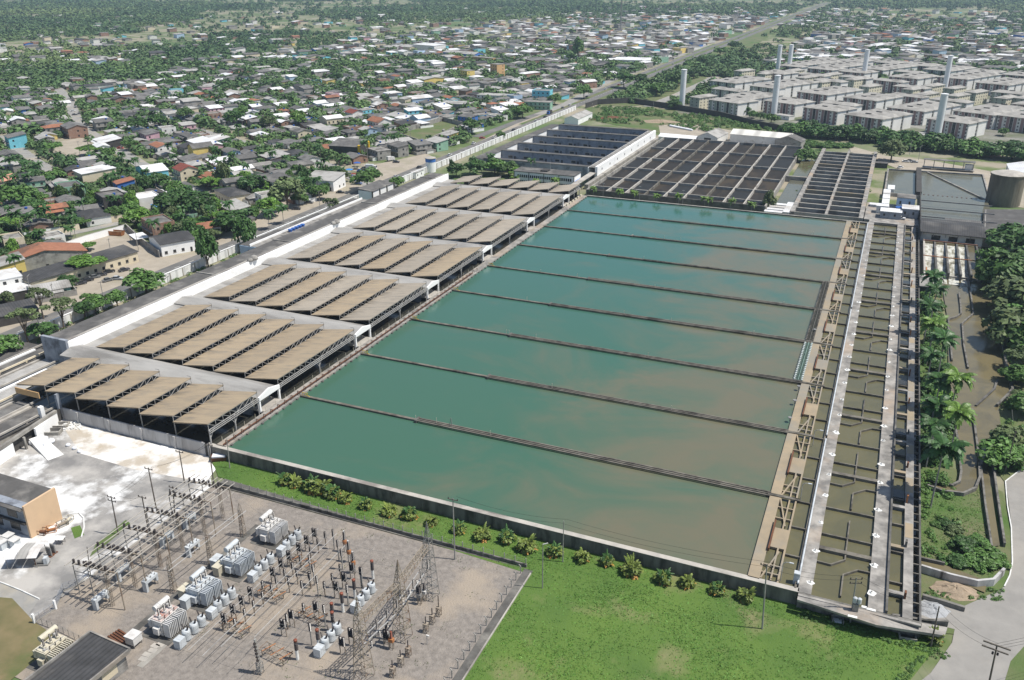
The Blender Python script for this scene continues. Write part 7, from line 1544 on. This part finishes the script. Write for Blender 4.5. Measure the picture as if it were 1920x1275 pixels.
COLS = {'white': (.75,.75,.75), 'silver': (.45,.46,.47), 'black': (.03,.03,.035), 'grey': (.16,.165,.17), 'red': (.42,.03,.025), 'blue': (.04,.1,.3), 'dark': (.06,.06,.07), 'beige': (.5,.44,.33)}
def car(p, rot, colour, look='car', s=1., z=.06):
    x, y = g(*p, z); o = thing('car', None, 'car', (x,y,z), rad(rot), None, s)
    put('body', CB, o).color = (*COLS[colour],1); put('windows_glass', CG, o)
    for a in (-1.3,1.3):
        for b in (-.8,.8): put('rim', CR, put('wheel', CW, o, (a,b,.33)))
    for b in (-.6,.6): put('headlight', CL_, o, (2.11,b,.65)); put('tail_light', CT_, o, (-2.11,b,.65))
    reg(o, colour+' '+look, 'car', x, y, 'cars of the town and plant')
for p, r, c in (((233,508),70,'dark'),((220,524),25,'silver'),((203,527),70,'grey'),((205,511),60,'black'),((190,517),60,'dark'),((178,521),60,'grey'),((165,527),60,'black'),((152,533),60,'dark'),((786,315),90,'dark'),((742,333),90,'silver'),((888,270),90,'white'),((926,259),90,'white'),((904,260),30,'red'),((843,292),90,'white'),((963,245),90,'dark'),((1005,228),90,'white'),((1022,220),90,'dark'),((1033,213),-90,'dark'),((1055,203),90,'grey'),((1068,198),90,'white'),((1100,182),90,'black'),((1135,168),-90,'white'),((1160,160),90,'red'),((1192,146),-90,'dark'),((1230,132),90,'white'),((1262,121),90,'silver'),((1284,113),-90,'black'),((1300,106),90,'white'),((1340,90),90,'dark'),((1365,80),-90,'white'),((1385,72),90,'grey'),((1405,64),90,'white'),((580,381),10,'grey'),((577,372),10,'silver'),((556,393),20,'dark'),((638,362),20,'black'),((690,312),20,'white'),((683,317),60,'dark'),((676,322),20,'blue'),((668,318),15,'beige'),((655,330),0,'blue'),((664,338),0,'red'),((672,345),0,'blue'),((690,330),0,'white'),((743,305),15,'dark'),((835,272),40,'dark'),((261,281),30,'red'),((285,289),40,'white'),((226,279),20,'red'),((140,216),60,'dark'),((150,214),60,'grey'),((137,209),60,'white'),((1688,411),0,'white'),((1698,304),0,'white'),((1706,303),0,'dark'),((1714,305),10,'silver'),((1694,252),20,'red'),((1701,250),20,'dark'),((1709,249),20,'white'),((1688,315),60,'white'),((1752,318),20,'beige'),((118,362),40,'red')):
    car(p, r, c, z=.06 if p != (1688,411) else 3.15)
o = thing('bus', 'white bus parked on the dusty apron near the highway', 'bus', (*g(918,230),.05), rad(98))
MB().box(-5.6,5.6,-1.25,1.25,.45,3.1).build('body', 'white_paint', o); MB().box(-5.4,5.62,-1.28,1.28,1.6,2.5).build('windows_glass', 'glass_dark', o)
for a in (-3.6,3.6):
    for b in (-1.15,1.15): MB().lathe([(.5,-.14),(.5,.14)],(a,b,.5),n=12,axis=(0,1,0)).build('wheel', 'rubber', o)
def truck(p, rot, label, cm, bm, L=6.5):
    o = thing('truck', label, 'truck', (*g(*p),.05), rad(rot))
    MB().add([(L/2-1.9,-1.1,.5),(L/2,-1.1,.5),(L/2,1.1,.5),(L/2-1.9,1.1,.5),(L/2-1.9,-1.1,2.5),(L/2-.4,-1.1,2.5),(L/2-.4,1.1,2.5),(L/2-1.9,1.1,2.5)],[(0,3,2,1),(4,5,6,7),(0,1,5,4),(1,2,6,5),(2,3,7,6),(3,0,4,7)]).build('cab', cm, o); MB().box(-L/2,L/2-2.1,-1.2,1.2,.8,3.0).build('cargo_box', bm, o); MB().box(-L/2,L/2-.3,-.5,.5,.4,.79).build('chassis', 'rubber', o)
    MB().add([(L/2-.02,-1,1.5),(L/2-.02,1,1.5),(L/2-.3,1,2.4),(L/2-.3,-1,2.4)],[(0,1,2,3)]).build('windscreen', 'glass_dark', o)
    for a in (-L/2+1,L/2-1.1):
        for b in (-1,1): MB().lathe([(.48,-.14),(.48,.14)],(a,b,.48),n=12,axis=(0,1,0)).build('wheel', 'rubber', o)
truck((697,318),10,'grey box van parked by the market stalls','white_paint','pale_steel_paint'); truck((733,302),60,'white lorry cab standing on the dusty apron','white_paint','white_paint',5); truck((768,287),60,'dark lorry in front of the open shelter','wall_dark','steel_grey',7.5); truck((1030,214),-90,'dark blue truck on the highway beside the perimeter wall','wall_blue','wall_dark',7); truck((1168,158),90,'covered truck far along the highway','wall_grey','wall_white',9); truck((1196,150),92,'dark high sided truck on the highway bend','wall_dark','wall_dark',8)
for k, (p, m_) in enumerate((((655,325),'tarp_blue'),((670,312),'tank_blue'),((664,333),'insulator_red'),((679,338),'tent_white'),((668,345),'tarp_blue'))):
    o = thing('market_stall', ('blue','dark blue','red','white','bright blue near the trees,')[k]+' awning stall among the parked cars', 'stall', (*g(*p),0), rad(20), 'awning stalls'); MB().add([(-2,-1.6,2.2),(2,-1.6,2.2),(2,1.6,2.2),(-2,1.6,2.2),(0,0,2.9)],[(0,1,4),(1,2,4),(2,3,4),(3,0,4)]).build('awning', m_, o)
    for a in (-1.8,1.8):
        for b in (-1.4,1.4): MB().box(a-.05,a+.05,b-.05,b+.05,0,2.2).build('post', 'steel_grey', o)
# street lamps and poles of the town
for k, p in enumerate(((320,560),(196,570),(60,560),(80,640),(210,485),(105,575),(570,340),(770,265),(925,190),(950,215),(1060,180),(690,305),(520,270),(230,300),(170,300),(150,290),(100,400),(45,450),(260,470),(600,390),(1148,185),(1225,200),(1320,240),(1345,255),(1480,222),(1585,248),(1630,262),(1722,300),(1705,290),(845,270),(905,300),(890,240),(1110,215))):
    x, y = g(*p); o = thing('street_pole', None, 'pole', (x,y,0), rs.uniform(0,3)); MB().tube((0,0,0),(.05,0,8.6),.14,.1,6).build('shaft', 'concrete_pole', o); MB().bar((-.9,0,8.2),(.9,0,8.2),.12).build('crossarm', 'wood_pole', o); MB().bar((0,0,8.4),(1.4,.1,8.9),.1).build('lamp_arm', 'steel_pale', o)
    reg(o, 'thin concrete street pole', 'pole', x, y, 'street poles of the town')
x, y = g(1163,62); o = thing('radio_mast', 'very tall thin lattice radio mast far beyond the town', 'mast', (x,y,0)); lattice_post(MB(), 0, 0, 2.6, 62, .5, 22, .3).build('shaft_lattice', 'steel_grey', o)
# ================================================================ grass on the lawn
N = 15000; gp = []
LW = [(-51.6,70),(-51.6,128.5),(-50,129.5),(-131,133.6),(-139,139.6),(-3,139.6),(21,140.5),(15,127),(6,70)]
while len(gp) < N:
    x, y = rs.uniform(-138,22), rs.uniform(88,139.6)
    if inpoly(x, y, LW) and (math.sin(x*.31+math.cos(y*.4))+math.cos(y*.27+x*.11) > rs.uniform(-2.2,1.6)): gp.append((x, y))
for _ in range(1500):
    x, y = rs.uniform(18.6,32), rs.uniform(163,200)
    gp.append((x, y))
P = np.array([(x, y, .04) for x, y in gp]).repeat(3, axis=0); n = len(P); a = rs.uniform(0,6.28,n); hh = rs.uniform(.06,.2,n); wv = rs.uniform(.06,.16,n)
P[:,:2] += rs.normal(0,.18,(n,2)); D = np.stack([np.cos(a),np.sin(a),0*a],1); U = np.stack([rs.normal(0,.14,n),rs.normal(0,.14,n),hh],1)
tag(put('grass', quads_mesh('grass', np.stack([P-D*wv[:,None], P+D*wv[:,None], P+U], 1), 'grass_blade')), 'bright green grass tufts covering the lawn', 'grass', kind='stuff')
wp = [(x, y) for x, y in zip(rs.uniform(-104,-54,900), rs.uniform(86,129.5,900)) if math.sin(x*.45)*math.cos(y*.6+x*.2) > .45]
P = np.array([(x, y, .03) for x, y in wp]).repeat(4, axis=0); n = len(P); a = rs.uniform(0,6.28,n); P[:,:2] += rs.normal(0,.3,(n,2)); D = np.stack([np.cos(a),np.sin(a),0*a],1); U = np.stack([rs.normal(0,.1,n),rs.normal(0,.1,n),rs.uniform(.06,.25,n)],1)
tag(put('weeds', quads_mesh('weeds', np.stack([P-D*.09, P+D*.09, P+U], 1), 'leaf_olive')), 'sparse weeds coming up through the switchyard gravel', 'weeds', kind='stuff')
finish_labels()
# ================================================================ air, light, camera
hz = MB().box(-9100,9100,-9100,9100,-1.2,175).build('haze', 'concrete'); hz.data.materials.clear(); tag(hz, None, None, kind='stuff')
m = bpy.data.materials.new('haze'); m.use_nodes = True; n, l = m.node_tree.nodes, m.node_tree.links; n.clear()
ou = n.new('ShaderNodeOutputMaterial'); pv_ = n.new('ShaderNodeVolumePrincipled'); pv_.inputs['Color'].default_value = (.62,.8,1,1); pv_.inputs['Density'].default_value = HAZE; pv_.inputs['Anisotropy'].default_value = .2
l.new(pv_.outputs[0], ou.inputs['Volume']); hz.data.materials.append(m)
EL, AZ = rad(62), rad(14)       # the sun stands high over the road side, a little beyond the plant
w = bpy.data.worlds.new('World'); SC.world = w; w.use_nodes = True; n, l = w.node_tree.nodes, w.node_tree.links
sky = n.new('ShaderNodeTexSky'); sky.sky_type = 'NISHITA'; sky.sun_disc = False; sky.sun_elevation = EL; sky.sun_rotation = rad(90)-AZ; sky.altitude = 100; sky.air_density = 1.2; sky.dust_density = 1.
l.new(sky.outputs[0], n['Background'].inputs[0]); n['Background'].inputs[1].default_value = SKY
sl = bpy.data.lights.new('sun', 'SUN'); sl.energy = SUN; sl.angle = rad(.53); sl.color = (1,.95,.87); so = bpy.data.objects.new('sun', sl); COL.objects.link(so)
so.rotation_euler = Vector((math.cos(EL)*math.cos(AZ), math.cos(EL)*math.sin(AZ), math.sin(EL))).to_track_quat('Z','Y').to_euler()
cd = bpy.data.cameras.new('camera'); co = bpy.data.objects.new('camera', cd); COL.objects.link(co)
cd.sensor_width = 36; cd.lens = 36*FPX/1920; cd.clip_start = .5; cd.clip_end = 30000
co.matrix_world = Matrix(((RT[0],UP[0],-FW[0],0),(RT[1],UP[1],-FW[1],0),(RT[2],UP[2],-FW[2],CAMH),(0,0,0,1)))
SC.camera = co
SC.view_settings.view_transform = 'Standard'; SC.view_settings.look = 'None'; SC.view_settings.exposure = EXPO; SC.view_settings.gamma = 1
SC.cycles.max_bounces = 5; SC.cycles.volume_bounces = 0; SC.cycles.diffuse_bounces = 3; SC.cycles.glossy_bounces = 2; SC.cycles.transparent_max_bounces = 4
SC.render.resolution_x = 1024; SC.render.resolution_y = 680
